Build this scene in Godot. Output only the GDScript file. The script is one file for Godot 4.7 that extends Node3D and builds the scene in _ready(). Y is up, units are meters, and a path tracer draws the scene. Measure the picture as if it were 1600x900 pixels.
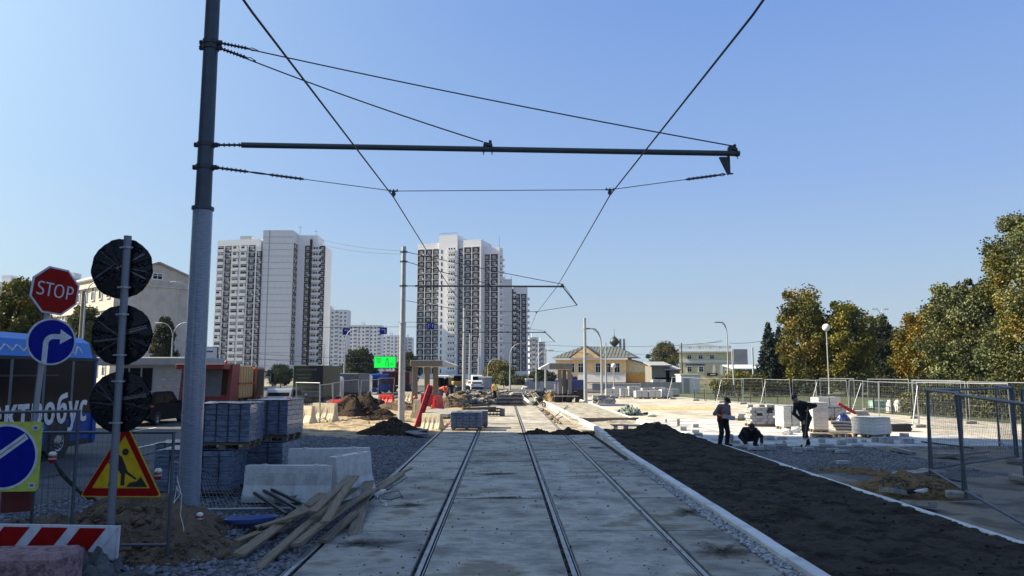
extends Node3D
# A tram line being rebuilt in a city. Metres, y up; the tracks run along -z and x is to the right.

const EYE := Vector3(0, 2.5, 0)
const FOCAL := 1150.0
const EXPOSURE := 2.5
const SUN_UP := 36.0
const SUN_AHEAD := 10.0
var rng := RandomNumberGenerator.new()
var noise := FastNoiseLite.new()
var used := {}
var M := {}
var T := {}
var cam_basis: Basis


# ---------------------------------------------------------------- shapes
class Shape:
	var v := PackedVector3Array()
	var n := PackedVector3Array()
	var c := PackedColorArray()
	var col := Color.WHITE
	var xf := Transform3D()

	func tri(a: Vector3, b: Vector3, d: Vector3) -> void:
		a = xf * a
		b = xf * b
		d = xf * d
		var m := (d - a).cross(b - a).normalized()
		v.append(a); v.append(b); v.append(d)
		n.append(m); n.append(m); n.append(m)
		c.append(col); c.append(col); c.append(col)

	func face(p: Array, out: Vector3) -> void:
		var m: Vector3 = (p[2] - p[0]).cross(p[1] - p[0])
		for i in range(1, p.size() - 1):
			if m.dot(out) >= 0.0:
				tri(p[0], p[i], p[i + 1])
			else:
				tri(p[0], p[i + 1], p[i])

	func smooth_tri(p: Array, q: Array) -> void:
		var m: Vector3 = (p[2] - p[0]).cross(p[1] - p[0])
		var order := [0, 1, 2] if m.dot(q[0] + q[1] + q[2]) >= 0.0 else [0, 2, 1]
		for i in order:
			v.append(xf * p[i])
			n.append((xf.basis * q[i]).normalized())
			c.append(col)

	func box(o: Vector3, s: Vector3, q := Basis(), b := 0.0) -> void:
		var h := s * 0.5
		b = minf(b, minf(h.x, minf(h.y, h.z)) * 0.9)
		for ax in 3:
			for sg in [-1.0, 1.0]:
				var p := []
				for k in [[-1, -1], [1, -1], [1, 1], [-1, 1]]:
					var t := Vector3()
					t[ax] = sg * h[ax]
					t[(ax + 1) % 3] = k[0] * (h[(ax + 1) % 3] - b)
					t[(ax + 2) % 3] = k[1] * (h[(ax + 2) % 3] - b)
					p.append(o + q * t)
				var out := Vector3()
				out[ax] = sg
				face(p, q * out)
		if b <= 0.0:
			return
		for ax in 3:
			var a1 := (ax + 1) % 3
			var a2 := (ax + 2) % 3
			for s1 in [-1.0, 1.0]:
				for s2 in [-1.0, 1.0]:
					var p := []
					for k in [[0, -1], [0, 1], [1, 1], [1, -1]]:
						var t := Vector3()
						t[ax] = k[1] * (h[ax] - b)
						t[a1] = s1 * (h[a1] - (b if k[0] else 0.0))
						t[a2] = s2 * (h[a2] - (0.0 if k[0] else b))
						p.append(o + q * t)
					var out := Vector3()
					out[a1] = s1
					out[a2] = s2
					face(p, q * out)
		for sx in [-1.0, 1.0]:
			for sy in [-1.0, 1.0]:
				for sz in [-1.0, 1.0]:
					var e := Vector3(sx, sy, sz)
					face([o + q * (e * Vector3(h.x, h.y - b, h.z - b)), o + q * (e * Vector3(h.x - b, h.y, h.z - b)), o + q * (e * Vector3(h.x - b, h.y - b, h.z))], q * e)

	func bar(a: Vector3, b: Vector3, w: float, h: float, bev := 0.0) -> void:
		var d := b - a
		box((a + b) * 0.5, Vector3(w, h, d.length()), Basis.looking_at(d, Vector3.UP if absf(d.normalized().y) < 0.98 else Vector3.RIGHT), bev)

	func tube(pts: Array, r: Variant, sides := 8, caps := true) -> void:
		var rings := []
		var norms := []
		var last_n := Vector3.ZERO
		for i in pts.size():
			var d: Vector3 = (pts[mini(i + 1, pts.size() - 1)] - pts[maxi(i - 1, 0)]).normalized()
			var a := last_n - d * last_n.dot(d)
			if a.length() < 0.01:
				a = d.cross(Vector3.UP if absf(d.y) < 0.9 else Vector3.RIGHT)
			a = a.normalized()
			last_n = a
			var b := d.cross(a)
			var rr: float = r[i] if r is Array else r
			var ring := []
			var nn := []
			for k in sides:
				var t := TAU * k / sides
				nn.append(a * cos(t) + b * sin(t))
				ring.append(pts[i] + nn[k] * rr)
			rings.append(ring)
			norms.append(nn)
		for i in pts.size() - 1:
			for k in sides:
				var j := (k + 1) % sides
				smooth_tri([rings[i][k], rings[i][j], rings[i + 1][j]], [norms[i][k], norms[i][j], norms[i + 1][j]])
				smooth_tri([rings[i][k], rings[i + 1][j], rings[i + 1][k]], [norms[i][k], norms[i + 1][j], norms[i + 1][k]])
		if caps:
			face(rings[0], pts[0] - pts[1])
			face(rings[-1], pts[-1] - pts[-2])

	func lathe(o: Vector3, prof: Array, sides := 16, q := Basis()) -> void:
		for i in prof.size() - 1:
			var p: Vector2 = prof[i]
			var s: Vector2 = prof[i + 1]
			var g := Vector2(s.y - p.y, p.x - s.x).normalized()
			for k in sides:
				var a := TAU * k / sides
				var b := TAU * (k + 1) / sides
				var ca := Vector3(cos(a), 0, sin(a))
				var cb := Vector3(cos(b), 0, sin(b))
				var na := q * (ca * g.x + Vector3.UP * g.y)
				var nb := q * (cb * g.x + Vector3.UP * g.y)
				var p0 := o + q * (ca * p.x + Vector3.UP * p.y)
				var p1 := o + q * (cb * p.x + Vector3.UP * p.y)
				var p2 := o + q * (cb * s.x + Vector3.UP * s.y)
				var p3 := o + q * (ca * s.x + Vector3.UP * s.y)
				if p.x > 0.0001:
					smooth_tri([p0, p1, p2], [na, nb, nb])
				if s.x > 0.0001:
					smooth_tri([p0, p2, p3], [na, nb, na])

	# a flat outline in x, y pulled along z from z0 to z1
	func prism(poly: Array, z0: float, z1: float, q := Transform3D()) -> void:
		var pk := PackedVector2Array(poly)
		var ids := Geometry2D.triangulate_polygon(pk)
		for i in range(0, ids.size(), 3):
			for z in [z0, z1]:
				var p := []
				for k in 3:
					p.append(q * Vector3(pk[ids[i + k]].x, pk[ids[i + k]].y, z))
				face(p, q.basis * Vector3(0, 0, 1.0 if z == maxf(z0, z1) else -1.0))
		var turn := -1.0 if Geometry2D.is_polygon_clockwise(pk) else 1.0
		for i in pk.size():
			var a := pk[i]
			var b := pk[(i + 1) % pk.size()]
			var out := Vector3(b.y - a.y, a.x - b.x, 0) * turn
			face([q * Vector3(a.x, a.y, z0), q * Vector3(b.x, b.y, z0), q * Vector3(b.x, b.y, z1), q * Vector3(a.x, a.y, z1)], q.basis * out)

	func grid(nx: int, nz: int, f: Callable) -> void:
		var p := PackedVector3Array()
		var m := PackedVector3Array()
		p.resize((nx + 1) * (nz + 1))
		m.resize(p.size())
		for j in nz + 1:
			for i in nx + 1:
				p[j * (nx + 1) + i] = f.call(float(i) / nx, float(j) / nz)
		for j in nz + 1:
			for i in nx + 1:
				var l := p[j * (nx + 1) + maxi(i - 1, 0)]
				var r := p[j * (nx + 1) + mini(i + 1, nx)]
				var u := p[maxi(j - 1, 0) * (nx + 1) + i]
				var d := p[mini(j + 1, nz) * (nx + 1) + i]
				var g := (d - u).cross(r - l).normalized()
				m[j * (nx + 1) + i] = g if g.y >= 0 or absf(g.y) < 0.001 else -g
		for j in nz:
			for i in nx:
				var a := j * (nx + 1) + i
				var b := a + nx + 1
				smooth_tri([p[a], p[a + 1], p[b + 1]], [m[a], m[a + 1], m[b + 1]])
				smooth_tri([p[a], p[b + 1], p[b]], [m[a], m[b + 1], m[b]])

	# a broken lump: an icosahedron pushed about
	func lump(o: Vector3, s: Vector3, g: RandomNumberGenerator, rough := 0.25, q := Basis()) -> void:
		var t := 1.618
		var p := [Vector3(-1, t, 0), Vector3(1, t, 0), Vector3(-1, -t, 0), Vector3(1, -t, 0), Vector3(0, -1, t), Vector3(0, 1, t), Vector3(0, -1, -t), Vector3(0, 1, -t), Vector3(t, 0, -1), Vector3(t, 0, 1), Vector3(-t, 0, -1), Vector3(-t, 0, 1)]
		for i in 12:
			p[i] = o + q * (p[i].normalized() * s * g.randf_range(1.0 - rough, 1.0 + rough))
		for f in [[0, 11, 5], [0, 5, 1], [0, 1, 7], [0, 7, 10], [0, 10, 11], [1, 5, 9], [5, 11, 4], [11, 10, 2], [10, 7, 6], [7, 1, 8], [3, 9, 4], [3, 4, 2], [3, 2, 6], [3, 6, 8], [3, 8, 9], [4, 9, 5], [2, 4, 11], [6, 2, 10], [8, 6, 7], [9, 8, 1]]:
			face([p[f[0]], p[f[1]], p[f[2]]], p[f[0]] + p[f[1]] + p[f[2]] - o * 3.0)

	func add(o: Shape, at := Transform3D()) -> void:
		for i in o.v.size():
			v.append(at * o.v[i])
			n.append((at.basis * o.n[i]).normalized())
			c.append(o.c[i])

	func mesh(into: ArrayMesh = null) -> ArrayMesh:
		var m := into if into else ArrayMesh.new()
		var a := []
		a.resize(Mesh.ARRAY_MAX)
		a[Mesh.ARRAY_VERTEX] = v
		a[Mesh.ARRAY_NORMAL] = n
		a[Mesh.ARRAY_COLOR] = c
		m.add_surface_from_arrays(Mesh.PRIMITIVE_TRIANGLES, a)
		return m


# ---------------------------------------------------------------- things and parts
func numbered(called: String) -> String:
	var k: int = used.get(called, -1) + 1
	used[called] = k
	return called if k == 0 else "%s_%03d" % [called, k]


func tag(o: Node3D, label: String, category: String, group := "") -> void:
	o.set_meta("label", label)
	o.set_meta("category", category)
	if group:
		o.set_meta("group", group)


func thing(called: String, label: String, category: String, at := Vector3.ZERO, turn := 0.0, group := "") -> Node3D:
	var o := Node3D.new()
	o.name = numbered(called)
	add_child(o)
	o.position = at
	o.rotation.y = turn
	tag(o, label, category, group)
	return o


func part(parent: Node3D, called: String, s: Variant, m: Material, label := "") -> MeshInstance3D:
	var o := MeshInstance3D.new()
	o.name = called
	o.mesh = s if s is Mesh else s.mesh()
	if m:
		o.set_surface_override_material(0, m)
	if label:
		o.set_meta("label", label)
	parent.add_child(o, true)
	return o


func lone(called: String, s: Variant, m: Material, label: String, category: String, at := Vector3.ZERO, turn := 0.0, group := "") -> MeshInstance3D:
	var o := part(self, numbered(called), s, m)
	o.position = at
	o.rotation.y = turn
	tag(o, label, category, group)
	return o


func struct(called: String, s: Variant, m: Material, parent: Node3D = null) -> MeshInstance3D:
	var o := part(parent if parent else self, called if parent else numbered(called), s, m)
	if parent == null:
		o.set_meta("kind", "structure")
	return o


func stuff(o: Node3D) -> Node3D:
	o.set_meta("kind", "stuff")
	return o


func copy(o: Node3D, label: String, at: Vector3, turn := 0.0) -> Node3D:
	var c := o.duplicate()
	c.name = numbered(String(o.name).rstrip("0123456789").trim_suffix("_"))
	add_child(c)
	c.position = at
	c.rotation.y = turn
	c.set_meta("label", label)
	return c


func scatter(parent: Node3D, called: String, mesh: Mesh, m: Material, places: Array, tints: Array) -> MultiMeshInstance3D:
	var mm := MultiMesh.new()
	mm.transform_format = MultiMesh.TRANSFORM_3D
	mm.use_colors = true
	mm.mesh = mesh
	mm.instance_count = places.size()
	for i in places.size():
		mm.set_instance_transform(i, places[i])
		mm.set_instance_color(i, tints[i])
	var o := MultiMeshInstance3D.new()
	o.name = called if parent != self else numbered(called)
	o.multimesh = mm
	o.material_override = m
	o.set_meta("kind", "stuff")
	parent.add_child(o, true)
	return o


# ---------------------------------------------------------------- surveying: where a sight line of the photograph meets the ground, or lies d metres ahead
func sight(u: float, v: float) -> Vector3:
	return cam_basis * Vector3((u - 800.0) / FOCAL, (450.0 - v) / FOCAL, -1.0)


func S(u: float, v: float, d: float) -> Vector3:
	var r := sight(u, v)
	return EYE + r * (d / -r.z)


func G(u: float, v: float, y := 0.0) -> Vector3:
	var r := sight(u, v)
	return EYE + r * ((y - EYE.y) / r.y)


# x of column u at depth d, y of row v at depth d
func X(u: float, d: float) -> float:
	return S(u, 582, d).x


func Y(v: float, d: float) -> float:
	return S(787, v, d).y


func N(x: float, y: float, f := 1.0) -> float:
	return noise.get_noise_2d(x * f, y * f)


func R(a: float, b: float) -> float:
	return rng.randf_range(a, b)


# ---------------------------------------------------------------- materials
func noise_tex(kind: int, freq: float, oct: int, stops: Array, size := 512, as_bump := false, ret := -1) -> NoiseTexture2D:
	var f := FastNoiseLite.new()
	f.noise_type = kind
	f.seed = T.size() + 3
	f.frequency = freq
	f.fractal_octaves = oct
	f.fractal_type = FastNoiseLite.FRACTAL_FBM if oct > 1 else FastNoiseLite.FRACTAL_NONE
	if ret >= 0:
		f.cellular_return_type = ret
	var t := NoiseTexture2D.new()
	t.width = size
	t.height = size
	t.seamless = true
	t.noise = f
	var g := Gradient.new()
	var off := PackedFloat32Array()
	var col := PackedColorArray()
	for s in stops:
		off.append(s[0])
		col.append(Color(s[1], s[1], s[1]).linear_to_srgb() if not as_bump else Color(s[1], s[1], s[1]))
	g.offsets = off
	g.colors = col
	t.color_ramp = g
	return t


# c is the real-world base colour, linear
func mat(key: String, c: Color, rough := 0.8, o := {}) -> StandardMaterial3D:
	var m := StandardMaterial3D.new()
	m.resource_name = key
	m.albedo_color = c.linear_to_srgb()
	m.roughness = rough
	m.metallic = o.get("metal", 0.0)
	m.metallic_specular = o.get("spec", 0.5)
	m.vertex_color_use_as_albedo = true
	var sc: Variant = o.get("scale", 1.0)
	m.uv1_triplanar = true
	m.uv1_scale = sc if sc is Vector3 else Vector3.ONE * sc
	m.uv1_world_triplanar = o.get("world", false)
	m.uv1_triplanar_sharpness = 4.0
	if o.has("tex"):
		m.albedo_texture = T[o.tex]
	if o.has("bump"):
		m.heightmap_enabled = true
		m.heightmap_texture = T[o.bump]
		m.heightmap_scale = o.get("relief", 1.0)
	if o.has("detail"):
		m.detail_enabled = true
		m.detail_blend_mode = BaseMaterial3D.BLEND_MODE_MUL
		m.detail_albedo = T[o.detail]
		m.detail_uv_layer = BaseMaterial3D.DETAIL_UV_2
		m.uv2_triplanar = true
		var ds: Variant = o.get("dscale", 1.0)
		m.uv2_scale = ds if ds is Vector3 else Vector3.ONE * ds
		m.uv2_world_triplanar = o.get("world", false)
	if o.has("coat"):
		m.clearcoat_enabled = true
		m.clearcoat = o.coat
		m.clearcoat_roughness = 0.1
	if o.has("emit"):
		m.emission_enabled = true
		m.emission = c.linear_to_srgb()
		m.emission_energy_multiplier = o.emit
	if o.has("alpha"):
		m.transparency = BaseMaterial3D.TRANSPARENCY_ALPHA
		m.albedo_color.a = o.alpha
	if o.has("backlight"):
		m.backlight_enabled = true
		m.backlight = Color(1, 1, 1) * o.backlight
	M[key] = m
	return m


func make_materials() -> void:
	var SX := FastNoiseLite.TYPE_SIMPLEX_SMOOTH
	var CE := FastNoiseLite.TYPE_CELLULAR
	T.fine = noise_tex(SX, 0.06, 4, [[0.0, 0.6], [0.5, 0.86], [1.0, 1.0]])
	T.coarse = noise_tex(SX, 0.008, 6, [[0.0, 0.45], [0.4, 0.75], [0.62, 0.95], [1.0, 1.0]])
	T.blotch = noise_tex(SX, 0.012, 5, [[0.0, 0.35], [0.36, 0.6], [0.5, 0.92], [1.0, 1.0]])
	T.cells = noise_tex(CE, 0.05, 1, [[0.0, 0.35], [0.5, 0.75], [1.0, 1.0]], 512, false, FastNoiseLite.RETURN_CELL_VALUE)
	T.soft = noise_tex(SX, 0.01, 5, [[0.0, 0.72], [0.5, 0.9], [1.0, 1.0]])
	T.panel = noise_tex(SX, 0.02, 4, [[0.0, 0.84], [0.5, 0.93], [1.0, 1.0]])
	T.speck = noise_tex(SX, 0.11, 3, [[0.0, 0.25], [0.22, 0.5], [0.32, 0.95], [1.0, 1.0]])
	T.bump = noise_tex(SX, 0.035, 5, [[0.0, 0.0], [1.0, 1.0]], 512, true)
	T.bumpcell = noise_tex(CE, 0.05, 2, [[0.0, 1.0], [1.0, 0.0]], 512, true, FastNoiseLite.RETURN_DISTANCE)
	T.crumple = noise_tex(CE, 0.02, 3, [[0.0, 0.0], [1.0, 1.0]], 512, true, FastNoiseLite.RETURN_DISTANCE2_SUB)
	T.wrap = noise_tex(SX, 0.02, 5, [[0.0, 0.3], [0.42, 0.5], [0.55, 0.95], [0.7, 0.6], [1.0, 1.0]])
	T.slab = slab_texture()
	T.paving = paving_texture()
	# ground
	mat("earth", Color(0.26, 0.23, 0.19), 0.95, {"world": true, "tex": "coarse", "scale": 0.06, "detail": "fine", "dscale": 0.9, "bump": "bump", "relief": 3.0})
	mat("asphalt", Color(0.075, 0.078, 0.085), 0.85, {"world": true, "tex": "coarse", "scale": 0.09, "detail": "fine", "dscale": 1.7})
	mat("sand", Color(0.44, 0.34, 0.2), 0.95, {"world": true, "tex": "blotch", "scale": 0.16, "detail": "fine", "dscale": 1.5, "bump": "bump", "relief": 5.0})
	mat("sandheap", Color(0.22, 0.15, 0.07), 0.95, {"world": true, "tex": "coarse", "scale": 0.5, "detail": "fine", "dscale": 2.0, "bump": "bump", "relief": 5.0})
	mat("gravel", Color(0.17, 0.175, 0.185), 0.9, {"world": true, "tex": "cells", "scale": 1.5, "detail": "coarse", "dscale": 0.12, "bump": "bumpcell", "relief": 2.5})
	mat("stone", Color(0.3, 0.3, 0.31), 0.85)
	mat("soil", Color(0.064, 0.053, 0.042), 0.95, {"world": true, "tex": "blotch", "scale": 0.17, "detail": "fine", "dscale": 1.6, "bump": "bump", "relief": 6.0, "spec": 0.2})
	mat("dirt", Color(0.19, 0.14, 0.095), 0.95, {"world": true, "tex": "coarse", "scale": 0.4, "detail": "fine", "dscale": 2.2, "bump": "bump", "relief": 7.0, "spec": 0.2})
	mat("darkdirt", Color(0.07, 0.05, 0.037), 0.95, {"world": true, "tex": "coarse", "scale": 0.4, "detail": "fine", "dscale": 2.2, "bump": "bump", "relief": 7.0, "spec": 0.2})
	mat("slab", Color(0.61, 0.57, 0.49), 0.85, {"world": true, "tex": "slab", "scale": 0.075, "detail": "speck", "dscale": 0.8, "bump": "bump", "relief": 0.35})
	mat("plaza", Color(0.5, 0.46, 0.385), 0.9, {"world": true, "tex": "coarse", "scale": 0.11, "detail": "speck", "dscale": 0.3})
	mat("paving", Color(0.62, 0.61, 0.6), 0.85, {"world": true, "tex": "paving", "scale": 0.4166, "detail": "coarse", "dscale": 0.15})
	mat("deck", Color(0.42, 0.38, 0.31), 0.9, {"world": true, "tex": "blotch", "scale": 0.2, "detail": "fine", "dscale": 1.3, "bump": "bump", "relief": 2.0})
	mat("roughdirt", Color(0.25, 0.21, 0.165), 0.95, {"world": true, "tex": "blotch", "scale": 0.12, "detail": "fine", "dscale": 1.4, "bump": "bump", "relief": 5.0})
	mat("grass", Color(0.07, 0.09, 0.03), 0.95, {"world": true, "tex": "fine", "scale": 0.7})
	mat("kerb", Color(0.82, 0.82, 0.82), 0.8, {"world": true, "tex": "soft", "scale": 0.5, "detail": "fine", "dscale": 2.5})
	mat("filler", Color(0.03, 0.03, 0.032), 0.9, {"world": true, "tex": "cells", "scale": 5.0, "bump": "bumpcell", "relief": 1.0})
	# metals and paints
	mat("rail", Color(0.36, 0.35, 0.34), 0.42, {"metal": 0.75, "tex": "coarse", "scale": Vector3(3, 3, 0.6)})
	mat("zinc", Color(0.33, 0.36, 0.4), 0.42, {"metal": 0.55, "tex": "fine", "scale": 1.5})
	mat("darkzinc", Color(0.09, 0.11, 0.14), 0.45, {"metal": 0.4, "tex": "soft", "scale": 1.5})
	mat("zinc_shaded", Color(0.19, 0.215, 0.25), 0.45, {"metal": 0.4, "tex": "fine", "scale": 2.0})  # zinc darkened: shade on the bagged signs' post put into the colour
	mat("mudfilm", Color(0.055, 0.045, 0.036), 0.95, {"alpha": 0.999, "spec": 0.1})
	mat("polepaint", Color(0.05, 0.065, 0.085), 0.4, {"metal": 0.3, "tex": "soft", "scale": 0.8})
	mat("film", Color(0.3, 0.35, 0.43), 0.26, {"metal": 0.3, "tex": "soft", "scale": Vector3(0.6, 7.0, 0.6), "bump": "bump", "relief": 1.2, "coat": 0.8})
	mat("polegrey", Color(0.4, 0.42, 0.43), 0.5, {"metal": 0.3, "tex": "soft", "scale": 0.8})
	mat("armpaint", Color(0.05, 0.065, 0.07), 0.45, {"tex": "soft", "scale": 0.8})
	mat("cable", Color(0.03, 0.03, 0.035), 0.5)
	mat("rubber", Color(0.02, 0.021, 0.023), 0.7)
	mat("steel", Color(0.3, 0.31, 0.33), 0.4, {"metal": 0.6})
	mat("darkmetal", Color(0.05, 0.055, 0.06), 0.5, {"metal": 0.4, "tex": "coarse", "scale": 2.0})
	mat("rust", Color(0.16, 0.08, 0.045), 0.85, {"tex": "coarse", "scale": 1.5})
	mat("white", Color(0.75, 0.75, 0.74), 0.5, {"tex": "soft", "scale": 0.6})
	mat("signwhite", Color(0.6, 0.62, 0.64), 0.4, {"spec": 0.2, "tex": "soft", "scale": 1.3})
	mat("signred", Color(0.3, 0.008, 0.008), 0.38, {"spec": 0.2, "tex": "soft", "scale": 1.3})
	mat("signblue", Color(0.005, 0.012, 0.24), 0.38, {"spec": 0.2, "tex": "soft", "scale": 1.3})
	mat("signyellow", Color(0.66, 0.42, 0.02), 0.4, {"spec": 0.2, "tex": "soft", "scale": 1.3})
	mat("signlime", Color(0.5, 0.55, 0.1), 0.4, {"spec": 0.2, "tex": "soft", "scale": 1.3})
	mat("signback", Color(0.3, 0.31, 0.32), 0.5, {"metal": 0.4})
	mat("black", Color(0.012, 0.012, 0.013), 0.6)
	mat("bag", Color(0.005, 0.006, 0.009), 0.3, {"bump": "bump", "scale": 0.8, "relief": 0.5, "spec": 0.35})
	mat("tape", Color(0.06, 0.07, 0.085), 0.2, {"alpha": 0.75})
	mat("plasticwhite", Color(0.62, 0.61, 0.57), 0.5, {"tex": "soft", "scale": 0.9, "detail": "speck", "dscale": 0.7})
	mat("plasticcream", Color(0.74, 0.67, 0.52), 0.5, {"backlight": 0.8, "tex": "soft", "scale": 0.9})
	mat("plasticred", Color(0.55, 0.025, 0.03), 0.42, {"tex": "soft", "scale": 0.9})
	mat("redpaint", Color(0.42, 0.02, 0.015), 0.4, {"tex": "soft", "scale": 1.5})
	mat("concrete", Color(0.36, 0.345, 0.32), 0.9, {"tex": "coarse", "scale": 0.8, "detail": "fine", "dscale": 3.0, "bump": "bump", "relief": 1.5})
	mat("pinkconcrete", Color(0.33, 0.2, 0.21), 0.9, {"tex": "blotch", "scale": 1.2, "detail": "speck", "dscale": 2.0, "bump": "bumpcell", "relief": 1.5})
	mat("paver", Color(0.46, 0.46, 0.46), 0.85, {"world": true, "tex": "coarse", "scale": 1.0, "detail": "fine", "dscale": 4.0})
	mat("wrapblue", Color(0.15, 0.19, 0.275), 0.26, {"tex": "blotch", "scale": Vector3(0.45, 2.4, 0.45), "bump": "bump", "relief": 1.2, "coat": 0.5})
	mat("wrapwhite", Color(0.6, 0.6, 0.59), 0.35, {"tex": "soft", "scale": 1.2, "bump": "crumple", "relief": 2.0, "coat": 0.3})
	mat("strap", Color(0.02, 0.025, 0.03), 0.5)
	mat("wood", Color(0.28, 0.215, 0.14), 0.85, {"tex": "coarse", "scale": Vector3(5.0, 5.0, 0.35), "detail": "fine", "dscale": Vector3(7, 7, 0.5)})
	mat("pallet", Color(0.2, 0.15, 0.1), 0.85, {"tex": "coarse", "scale": Vector3(0.5, 6.0, 6.0)})
	mat("cloth", Color(0.12, 0.12, 0.12), 0.9, {"tex": "coarse", "scale": 3.0, "bump": "bump", "relief": 1.5})
	mat("greentarp", Color(0.2, 0.26, 0.22), 0.7, {"tex": "blotch", "scale": 2.0})
	# buildings
	mat("panelwhite", Color(0.78, 0.79, 0.8), 0.85, {"tex": "panel", "scale": Vector3(0.4, 0.02, 0.4)})
	mat("panelgrey", Color(0.62, 0.64, 0.66), 0.85, {"tex": "panel", "scale": Vector3(0.4, 0.02, 0.4)})
	mat("panelline", Color(0.28, 0.3, 0.32), 0.85)
	mat("panelbrown", Color(0.022, 0.013, 0.015), 0.95, {"spec": 0.05})
	mat("glass", Color(0.06, 0.07, 0.08), 0.12, {"spec": 0.8})
	mat("glassdark", Color(0.01, 0.012, 0.015), 0.12, {"spec": 0.14})
	mat("curtain", Color(0.3, 0.31, 0.31), 0.25)
	mat("frame", Color(0.6, 0.61, 0.62), 0.6)
	mat("plaster", Color(0.6, 0.56, 0.5), 0.9, {"tex": "soft", "scale": 0.1, "detail": "fine", "dscale": 0.4})
	mat("yellowwall", Color(0.78, 0.54, 0.27), 0.9, {"tex": "soft", "scale": 0.15})
	mat("creamwall", Color(0.6, 0.53, 0.33), 0.9, {"tex": "soft", "scale": 0.15})
	mat("ochre", Color(0.5, 0.27, 0.06), 0.9, {"tex": "soft", "scale": 0.2})
	mat("greenroof", Color(0.135, 0.145, 0.125), 0.5, {"tex": "soft", "scale": 0.2})
	mat("roofgrey", Color(0.3, 0.31, 0.32), 0.6, {"tex": "soft", "scale": 0.2})
	mat("brick", Color(0.26, 0.09, 0.06), 0.9, {"tex": "soft", "scale": 0.3})
	mat("taupe", Color(0.2, 0.185, 0.165), 0.7, {"tex": "soft", "scale": 0.4})
	mat("olive", Color(0.035, 0.05, 0.022), 0.6, {"tex": "soft", "scale": 0.3})
	mat("tarpgrey", Color(0.12, 0.13, 0.145), 0.7, {"tex": "soft", "scale": 0.3})
	mat("busblue", Color(0.012, 0.06, 0.27), 0.45, {"spec": 0.25})
	mat("busblue_skylit", Color(0.05, 0.21, 0.58), 0.35, {"spec": 0.3})  # bus blue brightened: sky light on the roof put into the colour
	mat("carblack", Color(0.008, 0.009, 0.014), 0.45, {"spec": 0.15})
	mat("carwhite", Color(0.7, 0.7, 0.7), 0.25, {"coat": 0.6})
	mat("carsilver", Color(0.35, 0.36, 0.38), 0.3, {"metal": 0.5, "coat": 0.5})
	mat("truckred", Color(0.2, 0.025, 0.018), 0.5, {"tex": "soft", "scale": 0.7})
	mat("truckorange", Color(0.34, 0.065, 0.02), 0.45, {"tex": "soft", "scale": 0.7})
	mat("maroon", Color(0.12, 0.012, 0.012), 0.5, {"tex": "soft", "scale": 0.7})
	mat("tanplastic", Color(0.52, 0.37, 0.17), 0.6, {"tex": "soft", "scale": 0.9})
	mat("machineyellow", Color(0.38, 0.22, 0.05), 0.5, {"tex": "soft", "scale": 0.9})
	mat("deepblue", Color(0.01, 0.02, 0.12), 0.35, {"coat": 0.4})
	mat("lampred", Color(0.3, 0.012, 0.012), 0.2, {"coat": 0.5})
	mat("lampglass", Color(0.75, 0.73, 0.68), 0.3)
	mat("ledgreen", Color(0.005, 0.72, 0.06), 0.5, {"emit": 0.42})
	# people
	mat("skin", Color(0.36, 0.2, 0.13), 0.55)
	mat("hair", Color(0.015, 0.012, 0.01), 0.7)
	mat("clothblack", Color(0.014, 0.014, 0.016), 0.9, {"bump": "bump", "scale": 3.0, "relief": 1.0})
	mat("clothgrey", Color(0.16, 0.17, 0.18), 0.9, {"bump": "bump", "scale": 3.0, "relief": 1.0})
	mat("vestred", Color(0.34, 0.02, 0.014), 0.7)
	mat("vestorange", Color(0.75, 0.09, 0.03), 0.7)
	mat("vestyellow", Color(0.7, 0.8, 0.08), 0.7)
	mat("reflect", Color(0.5, 0.52, 0.54), 0.3, {"metal": 0.4})
	# plants
	mat("bark", Color(0.07, 0.055, 0.042), 0.95, {"tex": "fine", "scale": Vector3(3, 0.6, 3)})
	mat("leaf", Color(1, 1, 1), 0.6, {"backlight": 0.5, "spec": 0.3})
	mat("needle", Color(1, 1, 1), 0.7, {"backlight": 0.15, "spec": 0.3})


func slab_texture() -> ImageTexture:
	var s := 1024
	var im := Image.create(s, s, false, Image.FORMAT_RGB8)
	var f := FastNoiseLite.new()
	f.noise_type = FastNoiseLite.TYPE_SIMPLEX_SMOOTH
	f.fractal_octaves = 5
	f.frequency = 0.012
	f.seed = 11
	var a := f.get_seamless_image(s, s)
	f.seed = 21
	f.frequency = 0.004
	f.fractal_octaves = 4
	var b := f.get_seamless_image(s, s)
	f.seed = 31
	f.frequency = 0.05
	f.fractal_octaves = 3
	var k := f.get_seamless_image(s, s)
	for y in s:
		for x in s:
			var g := a.get_pixel(x, y).r
			var w := b.get_pixel(x, (y * 2) % s).r
			var e := k.get_pixel(x, (y * 2) % s).r
			var val := 0.82 + 0.3 * (w - 0.5) + 0.42 * (g - 0.5) + 0.16 * (e - 0.5)
			var mud := smoothstep(0.58, 0.8, g * 0.55 + w * 0.5 + (e - 0.5) * 0.12)
			var chalk := smoothstep(0.62, 0.75, a.get_pixel((x + 400) % s, (y * 3 + 200) % s).r)
			var c := Color(val, val, val).lerp(Color(0.42, 0.37, 0.31), mud * 0.6).lerp(Color(1, 1, 1), chalk * 0.3)
			im.set_pixel(x, y, c)
	for i in 900:
		var x := rng.randi() % (s - 8) + 4
		var y := rng.randi() % (s - 8) + 4
		var r := rng.randi() % 3
		im.fill_rect(Rect2i(x, y, 1 + r, 1 + rng.randi() % 2), Color(0.3, 0.28, 0.26))
	return ImageTexture.create_from_image(im)


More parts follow.
